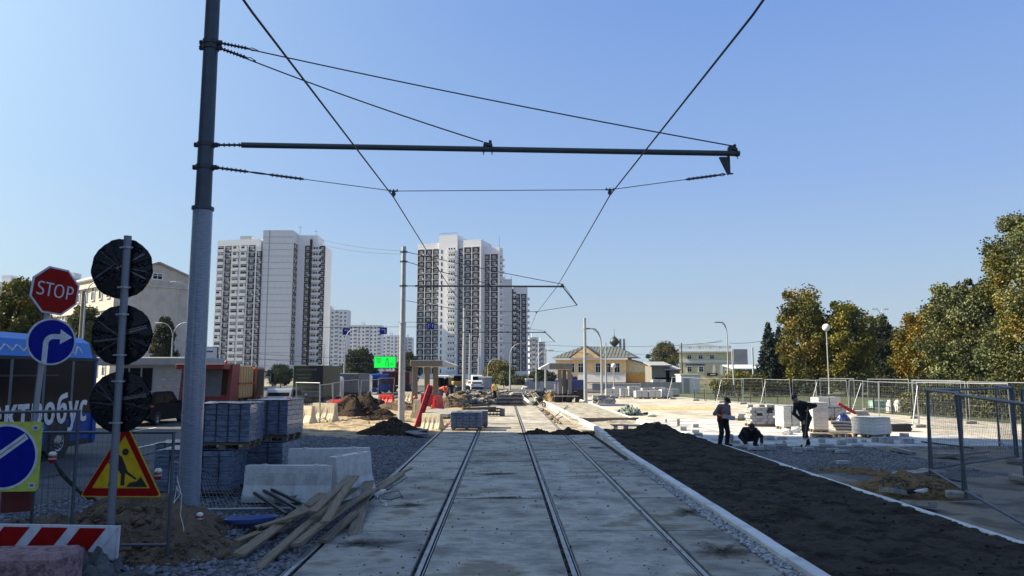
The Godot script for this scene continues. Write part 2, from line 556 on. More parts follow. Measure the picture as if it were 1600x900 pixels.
func paving_texture() -> ImageTexture:
	var s := 512   # 2.4 m: rows of blocks 0.4 by 0.2
	var im := Image.create(s, s, false, Image.FORMAT_RGB8)
	im.fill(Color(0.96, 0.96, 0.96))
	var rows := 12
	for j in rows:
		var y0 := j * s / rows
		var off := (s / 12) if j % 2 else 0
		for i in 6:
			var x0 := i * s / 6 + off
			var t := rng.randf_range(0.86, 1.0)
			im.fill_rect(Rect2i(x0 % s, y0, s / 6, s / rows), Color(t, t, t))
			if x0 % s + s / 6 > s:
				im.fill_rect(Rect2i(0, y0, x0 % s + s / 6 - s, s / rows), Color(t, t, t))
			im.fill_rect(Rect2i(x0 % s, y0, 2, s / rows), Color(0.6, 0.58, 0.55))
		im.fill_rect(Rect2i(0, y0, s, 2), Color(0.6, 0.58, 0.55))
	return ImageTexture.create_from_image(im)


# clear autumn air: deep blue overhead, paler towards the horizon, brighter round the sun
func sky_texture() -> ImageTexture:
	var w := 512
	var h := 256
	var im := Image.create(w, h, false, Image.FORMAT_RGBF)
	var el := deg_to_rad(SUN_UP)
	var az := deg_to_rad(SUN_AHEAD)
	var to_sun := Vector3(-cos(az) * cos(el), sin(el), -sin(az) * cos(el))
	var stops := [[0.0, Vector3(0.5, 0.6, 0.68)], [3.5, Vector3(0.465, 0.585, 0.69)], [8.0, Vector3(0.385, 0.55, 0.78)], [14.0, Vector3(0.29, 0.46, 0.8)], [27.0, Vector3(0.185, 0.34, 0.735)], [50.0, Vector3(0.12, 0.24, 0.6)], [90.0, Vector3(0.08, 0.18, 0.5)]]
	for y in h:
		var up := (0.5 - (y + 0.5) / h) * 180.0
		var c := Vector3(0.28, 0.25, 0.22)
		if up >= 0.0:
			for i in stops.size() - 1:
				if up >= stops[i][0]:
					var t: float = (up - stops[i][0]) / (stops[i + 1][0] - stops[i][0])
					c = stops[i][1].lerp(stops[i + 1][1], clampf(t, 0, 1))
		for x in w:
			var a := (x + 0.5) / w * TAU
			var e := deg_to_rad(up)
			var dir := Vector3(sin(a) * cos(e), sin(e), -cos(a) * cos(e))
			var ang := rad_to_deg(dir.angle_to(to_sun))
			var g := exp(-pow(ang / 38.5, 2.0)) * 1.08 * (1.0 if up >= 0.0 else 0.0)
			var k := (c + Vector3(0.85, 1.02, 0.72) * g) / EXPOSURE
			im.set_pixel(x, y, Color(k.x, k.y, k.z))
	return ImageTexture.create_from_image(im)


func _ready() -> void:
	rng.seed = 7
	noise.seed = 5
	noise.noise_type = FastNoiseLite.TYPE_SIMPLEX_SMOOTH
	noise.frequency = 1.0
	noise.fractal_octaves = 4
	# camera
	var cam := Camera3D.new()
	cam.name = "camera"
	add_child(cam)
	cam.position = EYE
	cam_basis = Basis(Vector3.UP, deg_to_rad(-0.65)) * Basis(Vector3.RIGHT, deg_to_rad(6.55))
	cam.basis = cam_basis
	cam.fov = rad_to_deg(2.0 * atan(450.0 / FOCAL))
	cam.near = 0.1
	cam.far = 4000.0
	cam.current = true
	# sky and exposure
	var sky := PanoramaSkyMaterial.new()
	sky.panorama = sky_texture()
	var env := Environment.new()
	env.background_mode = Environment.BG_SKY
	env.sky = Sky.new()
	env.sky.sky_material = sky
	env.tonemap_mode = Environment.TONE_MAPPER_LINEAR
	env.tonemap_exposure = EXPOSURE
	env.sdfgi_enabled = true
	env.ssao_enabled = true
	env.ssil_enabled = true
	env.fog_enabled = true
	env.fog_density = 0.0001
	env.fog_light_color = Color(0.72, 0.8, 0.9)
	var we := WorldEnvironment.new()
	we.name = "surroundings"
	we.environment = env
	add_child(we)
	# sun: high on the left, a little ahead
	var sun := DirectionalLight3D.new()
	sun.name = "sun"
	var el := deg_to_rad(SUN_UP)
	var az := deg_to_rad(SUN_AHEAD)
	var to_sun := Vector3(-cos(az) * cos(el), sin(el), -sin(az) * cos(el))
	sun.basis = Basis.looking_at(-to_sun)
	sun.light_color = Color(1.0, 0.94, 0.82)
	sun.light_energy = 1.6
	sun.light_angular_distance = 0.5
	sun.shadow_enabled = true
	add_child(sun)
	make_materials()
	build_ground()
	build_buildings()
	build_overhead()
	build_plants()
	build_vehicles()
	build_fences()
	build_foreground()
	build_site()
	build_people()


# ---------------------------------------------------------------- ground
func field(called: String, m: Material, x0: float, x1: float, z0: float, z1: float, step: float, f: Callable) -> MeshInstance3D:
	var s := Shape.new()
	s.grid(maxi(1, int((x1 - x0) / step)), maxi(1, int(absf(z1 - z0) / step)), func(a, b):
		var x: float = lerpf(x0, x1, a)
		var z: float = lerpf(z0, z1, b)
		return Vector3(x, f.call(x, z), z))
	return struct(called, s, m)


func sheet(called: String, m: Material, pts: Array, y: float) -> MeshInstance3D:
	var s := Shape.new()
	var p := []
	for q in pts:
		p.append(Vector3(q[0], y, q[1]))
	s.face(p, Vector3.UP)
	return struct(called, s, m)


# a tipped heap with a slumped, lumpy outline
func heap(called: String, label: String, m: Material, at: Vector3, rx: float, rz: float, h: float, sd: float, turn := 0.0, clods := 40, group := "") -> Node3D:
	var o := thing(called, label, "heap", at, turn, group)
	var s := Shape.new()
	var na := 44
	var nr := 16
	s.grid(na, nr, func(a, b):
		var t: float = a * TAU
		var edge: float = 1.0 + 0.28 * noise.get_noise_2d(cos(t) * 0.9 + sd, sin(t) * 0.9)
		var r: float = b * 1.08 * edge
		var p := Vector2(cos(t) * rx * r, sin(t) * rz * r)
		var y: float = h * pow(maxf(0.0, 1.0 - b), 0.85) * (1.0 + 0.35 * noise.get_noise_2d(p.x * 1.1 / maxf(rx, rz) * 1.6 + sd, p.y * 1.6 / maxf(rx, rz)))
		y += h * 0.22 * noise.get_noise_2d(p.x * 2.2 / h * 0.4 + sd * 3.0, p.y * 2.2 / h * 0.4) * (1.0 - b * 0.6)
		y += 0.07 * noise.get_noise_2d(p.x * 5.0 + sd, p.y * 5.0)
		return Vector3(p.x, y - 0.06 - 0.1 * maxf(0.0, b - 0.9) * 10.0, p.y))
	part(o, "mound", s, m)
	if clods:
		var c := Shape.new()
		c.lump(Vector3.ZERO, Vector3.ONE, rng, 0.35)
		var places := []
		var tints := []
		for i in clods:
			var t := R(0, TAU)
			var b := sqrt(R(0.1, 1.25))
			var k := h * R(0.02, 0.09) + 0.012
			places.append(Transform3D(Basis(Vector3(R(-1, 1), R(-1, 1), R(-1, 1)).normalized(), R(0, 6)).scaled(Vector3(k, k * 0.8, k * R(0.7, 1.5))), Vector3(cos(t) * rx * b, maxf(0.0, h * (1.0 - b)) * 0.93, sin(t) * rz * b)))
			var g := R(0.75, 1.25)
			tints.append(Color(g, g, g))
		scatter(o, "clod", c.mesh(), m, places, tints)
	return o


func stones(called: String, parent: Node3D, n: int, where: Callable, size0: float, size1: float, base: Color, spread := 0.35) -> void:
	var c := Shape.new()
	c.lump(Vector3.ZERO, Vector3.ONE, rng, 0.3)
	var places := []
	var tints := []
	for i in n:
		var p: Vector3 = where.call()
		var k := R(size0, size1)
		places.append(Transform3D(Basis(Vector3(R(-1, 1), R(-1, 1), R(-1, 1)).normalized(), R(0, 6)).scaled(Vector3(k * R(0.8, 1.4), k * R(0.6, 1.0), k)), p))
		var g := R(1.0 - spread, 1.0 + spread)
		tints.append(Color(base.r * g, base.g * g, base.b * g * R(0.95, 1.05)))
	scatter(parent, called, c.mesh(), M.leafless, places, tints)


func build_ground() -> void:
	mat("leafless", Color(1, 1, 1), 0.9)
	var g := Shape.new()
	g.grid(24, 24, func(a, b): return Vector3(lerpf(-900, 900, a), -0.16, lerpf(120, -1300, b)))
	struct("ground", g, M.earth)
	# the street on the left
	sheet("road", M.asphalt, [[-11.2, 30], [-11.2, -150], [-46, -150], [-46, 30]], -0.05)
	var lines := struct("lane_marking", _dashes(-12.5, -24.5, -60.0, 8.0, 3.0), M.white)
	lines.position.y = 0.0
	struct("lane_marking", _dashes(-16.2, -20.0, -120.0, 6.0, 3.0), M.white)
	sheet("pavement", M.plaza, [[-46, 30], [-46, -150], [-75, -150], [-75, 30]], -0.02)
	sheet("cross_street", M.asphalt, [[-10.8, -98], [80, -98], [80, -118], [-10.8, -118]], -0.04)
	# left of the tracks: crushed stone, then sand cut up by wheels
	field("gravel_yard", M.gravel, -11.4, -2.72, -6.0, -32.5, 0.22, func(x, z):
		return -0.05 + 0.05 * N(x, z, 0.35) + 0.02 * N(x, z, 2.5))
	field("sand_yard", M.sand, -11.6, -2.74, -24.0, -66.0, 0.25, func(x, z):
		var lift := smoothstep(-27.0, -33.0, z + 1.3 * N(x, z, 0.25))
		var ruts := 0.035 * sin((x * 0.8 + z * 0.35) * 5.0 + N(x, z, 0.3) * 4.0) * smoothstep(-31.0, -34.0, z)
		return -0.14 + 0.15 * lift + 0.07 * N(x, z, 0.4) + ruts)
	var pebble_area := func():
		var z := -8.0 - 22.0 * pow(rng.randf(), 1.6)
		var x := R(-9.0, -2.75)
		return Vector3(x, -0.04 + 0.05 * N(x, z, 0.35) + 0.02 * N(x, z, 2.5), z)
	stones("crushed_stone", self, 16000, pebble_area, 0.018, 0.045, Color(0.16, 0.165, 0.18))
	# the track bed
	var track := Node3D.new()
	track.name = "tram_track"
	add_child(track)
	track.set_meta("kind", "structure")
	var bed := Shape.new()
	bed.box(Vector3(0.45, -0.12, -36.0), Vector3(6.6, 0.1, 60.0))
	struct("track_bed", bed, M.filler, track)
	var cols := [[-2.625, -1.16], [-0.985, 0.805], [0.975, 2.435], [2.605, 3.5]]
	for k in 4:
		var z := -6.0
		var i := 0
		while z > -57.0:
			var s := Shape.new()
			var t := R(0.74, 1.1)
			s.col = Color(t, t * R(0.98, 1.0), t * R(0.95, 1.0))
			var dz := 3.02 if i else 2.95
			s.box(Vector3((cols[k][0] + cols[k][1]) * 0.5, -0.055 + R(-0.006, 0.006), z - dz * 0.5), Vector3(cols[k][1] - cols[k][0], 0.11, dz), Basis(Vector3(R(-1, 1), 0, R(-1, 1)).normalized(), R(-0.0015, 0.0015)), 0.012)
			struct("slab", s, M.slab, track)
			z -= dz + 0.06
			i += 1
	for x in [-2.71, -1.07, 0.89, 2.52]:
		var side := 1.0 if x < -2 or (x > 0 and x < 1) else -1.0
		var r := Shape.new()
		r.box(Vector3(x, -0.012, -31.5), Vector3(0.062, 0.03, 51.0), Basis(), 0.006)
		r.box(Vector3(x, -0.06, -31.5), Vector3(0.03, 0.07, 51.0))
		struct("rail", r, M.rail, track)
		var l := Shape.new()
		l.box(Vector3(x + side * 0.06 * (-1.0 if x < 0.5 else 1.0), -0.02, -31.5), Vector3(0.012, 0.02, 51.0))
		struct("rail_lip", l, M.steel, track)
	stones("track_grit", track, 2600, func():
		var xx: float = [-2.71, -1.07, 0.89, 2.52][rng.randi() % 4]
		return Vector3(xx + (R(0.035, 0.075) if rng.randf() < 0.25 else -R(0.035, 0.075)), -0.05, -8.0 - 22.0 * pow(rng.randf(), 1.4)), 0.008, 0.016, Color(0.12, 0.12, 0.125), 0.6)
	stones("slab_crumbs", track, 420, func(): return Vector3(R(-2.6, 3.3), 0.004, -8.5 - 24.0 * pow(rng.randf(), 1.3)), 0.006, 0.022, Color(0.1, 0.09, 0.08), 0.5)
	# smears of mud left on the slabs
	for q in [[790, 778, 0.5, 0.2], [1130, 862, 0.42, 0.45], [1035, 735, 0.4, 0.5], [775, 741, 0.7, 0.3], [1010, 700, 0.55, 0.5], [1050, 760, 0.3, 0.3], [985, 690, 0.6, 0.8], [1075, 800, 0.3, 0.5], [640, 790, 0.4, 0.3], [560, 850, 0.5, 0.35], [930, 700, 0.4, 0.4], [1180, 850, 0.3, 0.3]]:
		var p := G(q[0], q[1])
		var sm := Shape.new()
		var pt := func(a: float, b: float) -> Vector3:
			var r: float = b * (0.75 + 0.7 * noise.get_noise_2d(cos(a) * 1.3 + q[0], sin(a) * 1.3))
			return Vector3(cos(a) * q[2] * r * 1.3, 0.005 + 0.012 * (1.0 - b) * (0.5 + noise.get_noise_2d(a * 3.0 + q[1], b * 6.0)), sin(a) * q[3] * r * 1.3)
		for k in 14:
			for i in 40:
				var a0 := TAU * i / 40
				var a1 := TAU * (i + 1) / 40
				var patch := clampf(0.9 + 1.3 * noise.get_noise_2d(cos(a0) * k * 0.5 + q[1], sin(a0) * k * 0.9), 0.15, 1.0)
				sm.col = Color(1, 1, 1, patch * 0.9 * pow(1.0 - k / 14.0, 0.8))
				sm.face([pt.call(a0, k / 14.0), pt.call(a1, k / 14.0), pt.call(a1, (k + 1) / 14.0), pt.call(a0, (k + 1) / 14.0)], Vector3.UP)
		var o := struct("mud_smear", sm, M.mudfilm, track)
		o.position = p
	# ballast strip and the kerbs on both sides of the planting bed
	field("ballast_strip", M.filler, 3.49, 3.74, -6.0, -30.0, 0.11, func(x, z): return -0.05 + 0.02 * N(x, z, 3.0))
	stones("ballast", self, 5200, func(): return Vector3(R(3.51, 3.72), -0.03 + R(0, 0.04), -7.5 - 14.0 * pow(rng.randf(), 1.2)), 0.016, 0.036, Color(0.3, 0.3, 0.3), 0.6)
	var kerb_a := Node3D.new()
	kerb_a.name = "track_kerb"
	add_child(kerb_a)
	kerb_a.set_meta("kind", "structure")
	var z := -6.0
	while z > -30.3:
		var s := Shape.new()
		var t := R(0.85, 1.05)
		s.col = Color(t, t, t)
		var rise := 0.2 * smoothstep(-22.0, -30.0, z)
		s.box(Vector3(3.83 + R(-0.008, 0.008), -0.09 + rise, z - 0.5), Vector3(0.2, 0.35, 0.988), Basis(Vector3.UP, R(-0.008, 0.008)), 0.014)
		struct("kerbstone", s, M.kerb, kerb_a)
		z -= 1.0
	# its far part leans in towards the tracks and edges the stop's platform
	var pa := Vector3(3.8, 0.12, -30.3)
	var pb := Vector3(3.12, 0.12, -60.3)
	for i in 30:
		var s := Shape.new()
		var t := R(0.85, 1.05)
		s.col = Color(t, t, t)
		s.bar(pa.lerp(pb, i / 30.0) , pa.lerp(pb, (i + 0.985) / 30.0), 0.16, 0.4, 0.014)
		struct("kerbstone", s, M.kerb, kerb_a)
	var kerb_b := Node3D.new()
	kerb_b.name = "bed_kerb"
	add_child(kerb_b)
	kerb_b.set_meta("kind", "structure")
	z = -6.0
	while z > -31.0:
		var s := Shape.new()
		var t := R(0.85, 1.05)
		s.col = Color(t, t, t)
		s.box(Vector3(7.44 + R(-0.015, 0.015), -0.08, z - 0.5), Vector3(0.13, 0.32, 0.985), Basis(Vector3.UP, R(-0.012, 0.012)), 0.014)
		struct("kerbstone", s, M.kerb, kerb_b)
		z -= 1.0
	field("planting_soil", M.soil, 3.9, 7.44, -6.0, -30.2, 0.06, func(x, zz):
		var far := smoothstep(-27.0, -29.0, zz)
		var m: float = 0.075 + 0.05 * N(x, zz, 0.6) + 0.055 * N(x, zz, 2.0) + 0.022 * N(x, zz, 7.0) - 0.03 * smoothstep(0.25, 0.5, N(x + 40.0, zz, 1.6)) + 0.2 * smoothstep(-22.0, -29.0, zz) * (1.0 - (x - 3.9) / 3.5)
		m += 0.28 * far * exp(-pow((x - 5.9) * 1.1, 2.0)) * (1.0 + N(x, zz, 1.5))
		m += 0.12 * exp(-(pow(x - 6.3, 2.0) + pow((zz + 22.5) * 0.6, 2.0)))
		return minf(m, 0.075 + 0.2 * smoothstep(-22.0, -29.0, zz) * (1.0 - (x - 3.9) / 3.5) + 0.35 * minf(x - 3.9, 7.42 - x)) - smoothstep(-29.4, -30.2, zz) * 0.3)
	stones("soil_clod", self, 1100, func():
		var cz := -8.5 - 20.0 * pow(rng.randf(), 1.3)
		var cx := R(4.0, 7.3)
		return Vector3(cx, 0.075 + 0.035 * N(cx, cz, 0.8) + 0.05 * N(cx, cz, 2.2), cz), 0.008, 0.03, Color(0.03, 0.027, 0.025), 0.3)
	# platform deck beyond the bed
	field("platform_deck", M.deck, 3.2, 6.35, -30.4, -62.0, 0.25, func(x, zz): return 0.24 + 0.012 * N(x, zz, 1.2) - (0.12 if zz > -35.5 else 0.0))
	var kerb_c := Node3D.new()
	kerb_c.name = "platform_kerb"
	add_child(kerb_c)
	kerb_c.set_meta("kind", "structure")
	z = -33.0
	while z > -62.0:
		var s := Shape.new()
		s.box(Vector3(6.42 + R(-0.01, 0.01), 0.1, z - 0.5), Vector3(0.13, 0.34, 0.985), Basis(), 0.014)
		struct("kerbstone", s, M.kerb, kerb_c)
		z -= 1.0
	# right side: rough ground in front, the new square behind
	field("rough_ground", M.roughdirt, 7.48, 46.0, 8.0, -25.6, 0.4, func(x, zz): return -0.06 + 0.06 * N(x, zz, 0.5) - 0.18 * exp(-(pow((x - 9.3) * 0.9, 2.0) + pow((zz + 16.8) * 0.6, 2.0))))
	field("gravel_bed", M.gravel, 7.5, 13.2, -17.6, -25.9, 0.16, func(x, zz):
		var edge := minf(smoothstep(13.2, 12.0, x + 0.8 * N(x, zz, 0.5)), smoothstep(-17.6, -19.4, zz + 0.8 * N(x, zz, 0.6)))
		return -0.16 + 0.14 * edge + 0.03 * N(x, zz, 1.4))
	stones("bed_stone", self, 3000, func(): return Vector3(R(7.6, 12.4), -0.015, -19.3 - R(0, 6.0)), 0.016, 0.04, Color(0.17, 0.175, 0.185))
	sheet("square", M.plaza, [[7.5, -25.5], [7.5, -31], [6.5, -31], [6.5, -76], [60, -76], [60, -25.5]], 0.0)
	var edge := Shape.new()
	edge.box(Vector3(20.4, -0.06, -25.47), Vector3(25.8, 0.11, 0.06))
	struct("square_edge", edge, M.concrete)
	sheet("paving", M.paving, [[7.5, -25.6], [7.5, -31], [7.1, -31], [7.1, -40], [11.5, -40], [13.0, -31.5], [18.5, -30.6], [18.5, -25.6]], 0.006)
	var sand_strip := Shape.new()
	for q in [[1000, 1116, 636.5, 640.5], [1272, 1335, 677, 683]]:
		var a := G(q[0], q[3])
		var b := G(q[1], q[3])
		var c := G(q[1], q[2])
		var d := G(q[0], q[2])
		sand_strip.face([a, b, c, d], Vector3.UP)
	var ss := struct("bedding_sand", sand_strip, mat("brightsand", Color(0.6, 0.4, 0.17), 0.95, {"world": true, "tex": "blotch", "scale": 0.4}))
	ss.position.y = 0.011
	var far_marks := Shape.new()
	for q in [[935, 990, 633.5, 0.35], [1050, 1110, 646, 0.3], [960, 1010, 640, 0.25], [1150, 1230, 636, 0.2]]:
		var a := G(q[0], q[2])
		var b := G(q[1], q[2])
		far_marks.bar(a, b, q[3], 0.012)
	struct("screed_rail", far_marks, M.concrete)
	sheet("grass", M.grass, [[18.2, -76], [23.4, -44], [27.5, -26], [40, 0], [140, 0], [140, -160], [18.2, -160]], 0.012)


func _dashes(x: float, z0: float, z1: float, gap: float, length: float) -> Shape:
	var s := Shape.new()
	var z := z0
	while z > z1:
		s.face([Vector3(x - 0.07, -0.045, z), Vector3(x + 0.07, -0.045, z), Vector3(x + 0.07, -0.045, z - length), Vector3(x - 0.07, -0.045, z - length)], Vector3.UP)
		z -= gap
	return s


# ---------------------------------------------------------------- buildings
func multi(list: Array) -> ArrayMesh:
	var m := ArrayMesh.new()
	for e in list:
		e[0].mesh(m)
		m.surface_set_material(m.get_surface_count() - 1, e[1])
	return m


# one window of a slab block: a dark panel round a white frame with three lights
func cell_brown(w: float, h: float, kind: int, panel: Material) -> ArrayMesh:
	var a := Shape.new()
	a.box(Vector3(0, 0, 0.05), Vector3(w * 1.05, h * 0.94, 0.12))
	var f := Shape.new()
	var fw := w * 0.5
	var fh := h * 0.44
	f.box(Vector3(0, fh * 0.5 + 0.04, 0.13), Vector3(fw + 0.1, 0.07, 0.1))
	f.box(Vector3(0, -fh * 0.5 - 0.04, 0.15), Vector3(fw + 0.14, 0.07, 0.16))
	for x in [-0.5, -0.14, 0.2, 0.5]:
		f.box(Vector3(x * fw, 0, 0.13), Vector3(0.07, fh, 0.1))
	var g := Shape.new()
	g.box(Vector3(0, 0, 0.11), Vector3(fw, fh, 0.02))
	var c := Shape.new()
	if kind == 1:
		c.box(Vector3(-fw * 0.3, 0, 0.118), Vector3(fw * 0.32, fh, 0.02))
	else:
		c.box(Vector3(fw * 0.1, fh * 0.25, 0.118), Vector3(fw * 0.6, fh * 0.45, 0.02))
	if kind == 2:
		f.box(Vector3(w * 0.3, -h * 0.28, 0.25), Vector3(0.8, 0.5, 0.3))
	return multi([[a, panel], [f, M.frame], [g, M.glass if kind != 3 else M.glassdark], [c, M.curtain]])


# a loggia: white parapet below a glazed dark opening
func cell_loggia(w: float, h: float, kind: int) -> ArrayMesh:
	var a := Shape.new()
	a.box(Vector3(0, h * 0.22, 0.03), Vector3(w * 0.92, h * 0.5, 0.06))
	var f := Shape.new()
	f.box(Vector3(0, -h * 0.24, 0.35), Vector3(w * 0.96, h * 0.42, 0.7))
	if kind == 0:
		for i in 5:
			f.box(Vector3((i / 4.0 - 0.5) * w * 0.9, h * 0.22, 0.3), Vector3(0.09, h * 0.5, 0.12))
		f.box(Vector3(0, h * 0.34, 0.3), Vector3(w * 0.9, 0.07, 0.12))
	if kind == 1:
		f.box(Vector3(w * 0.2, h * 0.2, 0.1), Vector3(w * 0.3, h * 0.4, 0.08))
	return multi([[a, M.glassdark if kind else M.glass], [f, M.frame]])


func cell_balcony(w: float, h: float) -> ArrayMesh:
	var f := Shape.new()
	f.box(Vector3(0, -h * 0.3, 0.5), Vector3(w, h * 0.36, 1.0))
	var g := Shape.new()
	for x in [-0.3, 0.0, 0.3]:
		g.box(Vector3(x * w, h * 0.12, 0.02), Vector3(w * 0.17, h * 0.28, 0.05))
	return multi([[f, M.frame], [g, M.glassdark]])


func column(parent: Node3D, called: String, kinds: Array, x: float, y: float, z: float, n: int, fh: float) -> void:
	for i in n:
		var o := part(parent, called, kinds[(rng.randi() % 7) % kinds.size()], null)
		o.position = Vector3(x, y - i * fh, z)


func block(parent: Node3D, called: String, x0: float, x1: float, zf: float, deep: float, top: float, m: Material) -> void:
	var s := Shape.new()
	s.box(Vector3((x0 + x1) * 0.5, top * 0.5, zf - deep * 0.5), Vector3(x1 - x0, top, deep))
	part(parent, called, s, m)


# raised joints between the wall panels
func joints(parent: Node3D, xs: Array, zf: float, y0: float, y1: float, pitch: float, x0: float, x1: float, m: Material) -> void:
	var s := Shape.new()
	for x in xs:
		s.box(Vector3(x, (y0 + y1) * 0.5, zf + 0.03), Vector3(0.3, y1 - y0, 0.26))
	if pitch > 0.0:
		var y := y1
		while y > y0:
			s.box(Vector3((x0 + x1) * 0.5, y - 0.12, zf + 0.07), Vector3(x1 - x0, 0.14, 0.1))
			y -= pitch
	part(parent, "panel_joint", s, m)


func small_block(label: String, u0: float, u1: float, v: float, d: float, m: Material, sections: int) -> void:
	var a := S(u0, v, d)
	var b := S(u1, v, d)
	var o := thing("apartment_block", label, "apartment block", Vector3(a.x, 0, -d))
	var w := b.x - a.x
	block(o, "wall", 0, w, 0, 12, a.y, m)
	block(o, "roof_hut", w * 0.3, w * 0.45, -3, 4, a.y + 2.4, M.panelgrey)
	var s := Shape.new()
	var g := Shape.new()
	var cw := w / sections
	var y := a.y - 2.2
	while y > 2.0:
		for i in sections:
			var x := cw * (i + 0.5)
			if i % 3 == 1:
				s.box(Vector3(x, y - 0.7, 0.3), Vector3(cw * 0.85, 1.1, 0.7))
				g.box(Vector3(x, y + 0.4, 0.02), Vector3(cw * 0.8, 1.1, 0.06))
			else:
				g.box(Vector3(x, y, 0.02), Vector3(cw * 0.42, 1.4, 0.06))
		y -= 2.8
	stuff(part(o, "balcony_front", s, M.frame))
	stuff(part(o, "window_glass", g, M.glass))
	joints(o, [w * 0.33, w * 0.66], 0, 1.0, a.y, 5.6, 0, w, M.panelline)


func plain_window(w: float, h: float, surround := true) -> ArrayMesh:
	var f := Shape.new()
	var e := 0.12 * w
	f.box(Vector3(0, h * 0.5 + e * 0.5, 0.06), Vector3(w + 2 * e, e, 0.12))
	f.box(Vector3(0, -h * 0.5 - e * 0.5, 0.09), Vector3(w + 2.4 * e, e, 0.18))
	for x in [-0.5, 0.5]:
		f.box(Vector3(x * (w + e), 0, 0.06), Vector3(e, h, 0.12))
	f.box(Vector3(0, 0, 0.05), Vector3(e * 0.5, h, 0.06))
	f.box(Vector3(0, h * 0.18, 0.05), Vector3(w, e * 0.5, 0.06))
	var g := Shape.new()
	g.box(Vector3(0, 0, 0.02), Vector3(w, h, 0.04))
	return multi([[f, M.frame if surround else M.roofgrey], [g, M.glassdark]])


func build_buildings() -> void:
	var fh := 2.8
	var br := []
	var brs := []
	for k in 4:
		br.append(cell_brown(3.1, fh, k, M.panelbrown))
		brs.append(cell_brown(2.3, fh, k, M.panelbrown))
	var lo := [cell_loggia(3.2, fh, 0), cell_loggia(3.2, fh, 1), cell_loggia(3.2, fh, 2)]
	var ba := [cell_balcony(3.9, fh)]
	var sl := Shape.new()
	sl.box(Vector3(0, 0, 0.02), Vector3(0.55, 1.7, 0.08))
	var slm := multi([[sl, M.glassdark]])
	# the middle block
	var d := 325.0
	var o := thing("apartment_tower", "tall white tower of brown window panels in the middle of the view", "apartment tower", Vector3(S(715, 376, d).x, 0, -d), -0.3)
	var lx := func(u: float, v: float) -> float: return (S(u, v, d).x - o.position.x) / cos(0.3)
	var t0 := S(715, 376, d).y
	block(o, "wall", lx.call(650, 378), lx.call(686, 378), 0, 16, t0 - 0.6, M.panelwhite)
	block(o, "wall", lx.call(686, 378), lx.call(715.5, 378), 0.6, 15, S(700, 367, d).y, M.panelwhite)
	block(o, "wall", lx.call(715.5, 378), lx.call(724.5, 378), -1.2, 14, t0 - 0.5, M.panelwhite)
	block(o, "wall", lx.call(724.5, 378), lx.call(752.5, 378), 0.3, 15, t0, M.panelwhite)
	block(o, "wall", lx.call(752.5, 378), lx.call(776.5, 378), -4.0, 5, S(760, 387, d).y, M.panelwhite)
	var ytop := S(715, 392.5, d).y
	for u in [656.6, 669, 681]:
		column(o, "window", br, lx.call(u, 392), ytop, 0, 20, fh)
	column(o, "stair_window", [slm], lx.call(690.6, 392), ytop, 0.6, 20, fh)
	column(o, "balcony", ba, lx.call(706.5, 392), ytop + 0.8, 0.6, 20, fh)
	column(o, "window", brs, lx.call(719.8, 392), ytop, -1.2, 20, fh)
	for u in [731.8, 744.3]:
		column(o, "window", br, lx.call(u, 392), ytop, 0.3, 20, fh)
	for u in [757, 768.2]:
		column(o, "window", brs if u < 760 else br, lx.call(u, 402), ytop - fh, -4.0, 19, fh)
	for i in 18:
		var s := part(o, "balcony", ba[0], null)
		s.position = Vector3(lx.call(776.5, 402), ytop - fh - i * fh, -6.4)
		s.rotation.y = PI / 2
	joints(o, [lx.call(650.5, 378), lx.call(662.8, 378), lx.call(675.2, 378), lx.call(686.5, 378)], 0.0, 2.0, t0 - 3.0, 2.8, lx.call(650, 378), lx.call(686, 378), M.panelwhite)
	joints(o, [lx.call(725, 378), lx.call(738, 378), lx.call(752, 378)], 0.3, 2.0, t0 - 3.0, 2.8, lx.call(724.5, 378), lx.call(752.5, 378), M.panelwhite)
	joints(o, [lx.call(753, 378), lx.call(762.5, 378)], -4.0, 2.0, t0 - 6.0, 2.8, lx.call(752.5, 378), lx.call(776.5, 378), M.panelwhite)
	var rail := Shape.new()
	var ry := S(700, 367, d).y
	rail.tube([Vector3(lx.call(687, 367), ry + 1.0, 0.2), Vector3(lx.call(714, 367), ry + 1.0, 0.2)], 0.06, 4)
	for i in 8:
		var x: float = lerpf(lx.call(687, 367), lx.call(714, 367), i / 7.0)
		rail.tube([Vector3(x, ry, 0.2), Vector3(x, ry + 1.0, 0.2)], 0.05, 4)
	rail.tube([Vector3(lx.call(774, 387), 55, -6), Vector3(lx.call(774, 387), 63, -6)], 0.07, 4)
	part(o, "roof_railing", rail, M.darkmetal)
	# the lower one behind it on the right
	d = 345.0
	o = thing("apartment_tower", "lower white tower with a blank grey gable right of the tall middle tower", "apartment tower", Vector3(S(800, 440, d).x, 0, -d))
	var p := o.position.x
	lx = func(u: float, v: float) -> float: return S(u, v, 345.0).x - p
	block(o, "wall", lx.call(776, 440), lx.call(800, 440), 0, 14, S(790, 436, d).y, M.panelgrey)
	block(o, "wall", lx.call(802.5, 440), lx.call(824.5, 440), -2.0, 14, S(810, 448, d).y, M.panelwhite)
	block(o, "stair_recess", lx.call(800, 440), lx.call(802.5, 440), -3.0, 10, S(810, 450, d).y, M.panelbrown)
	joints(o, [], 0.0, 2.0, S(790, 436, d).y, 5.6, lx.call(776, 440), lx.call(800, 440), M.panelwhite)
	for u in [809, 818.5]:
		column(o, "window", brs, lx.call(u, 463), S(800, 463, d).y, -2.0, 13, fh)
	for i in 13:
		var s := part(o, "balcony", ba[0], null)
		s.position = Vector3(lx.call(824.5, 463), S(800, 463, d).y - i * fh, -4.5)
		s.rotation.y = PI / 2
	for i in 14:
		var s := part(o, "balcony", cell_small_balcony(), null)
		s.position = Vector3(lx.call(804.2, 455), S(800, 459, d).y - i * fh, -1.8)
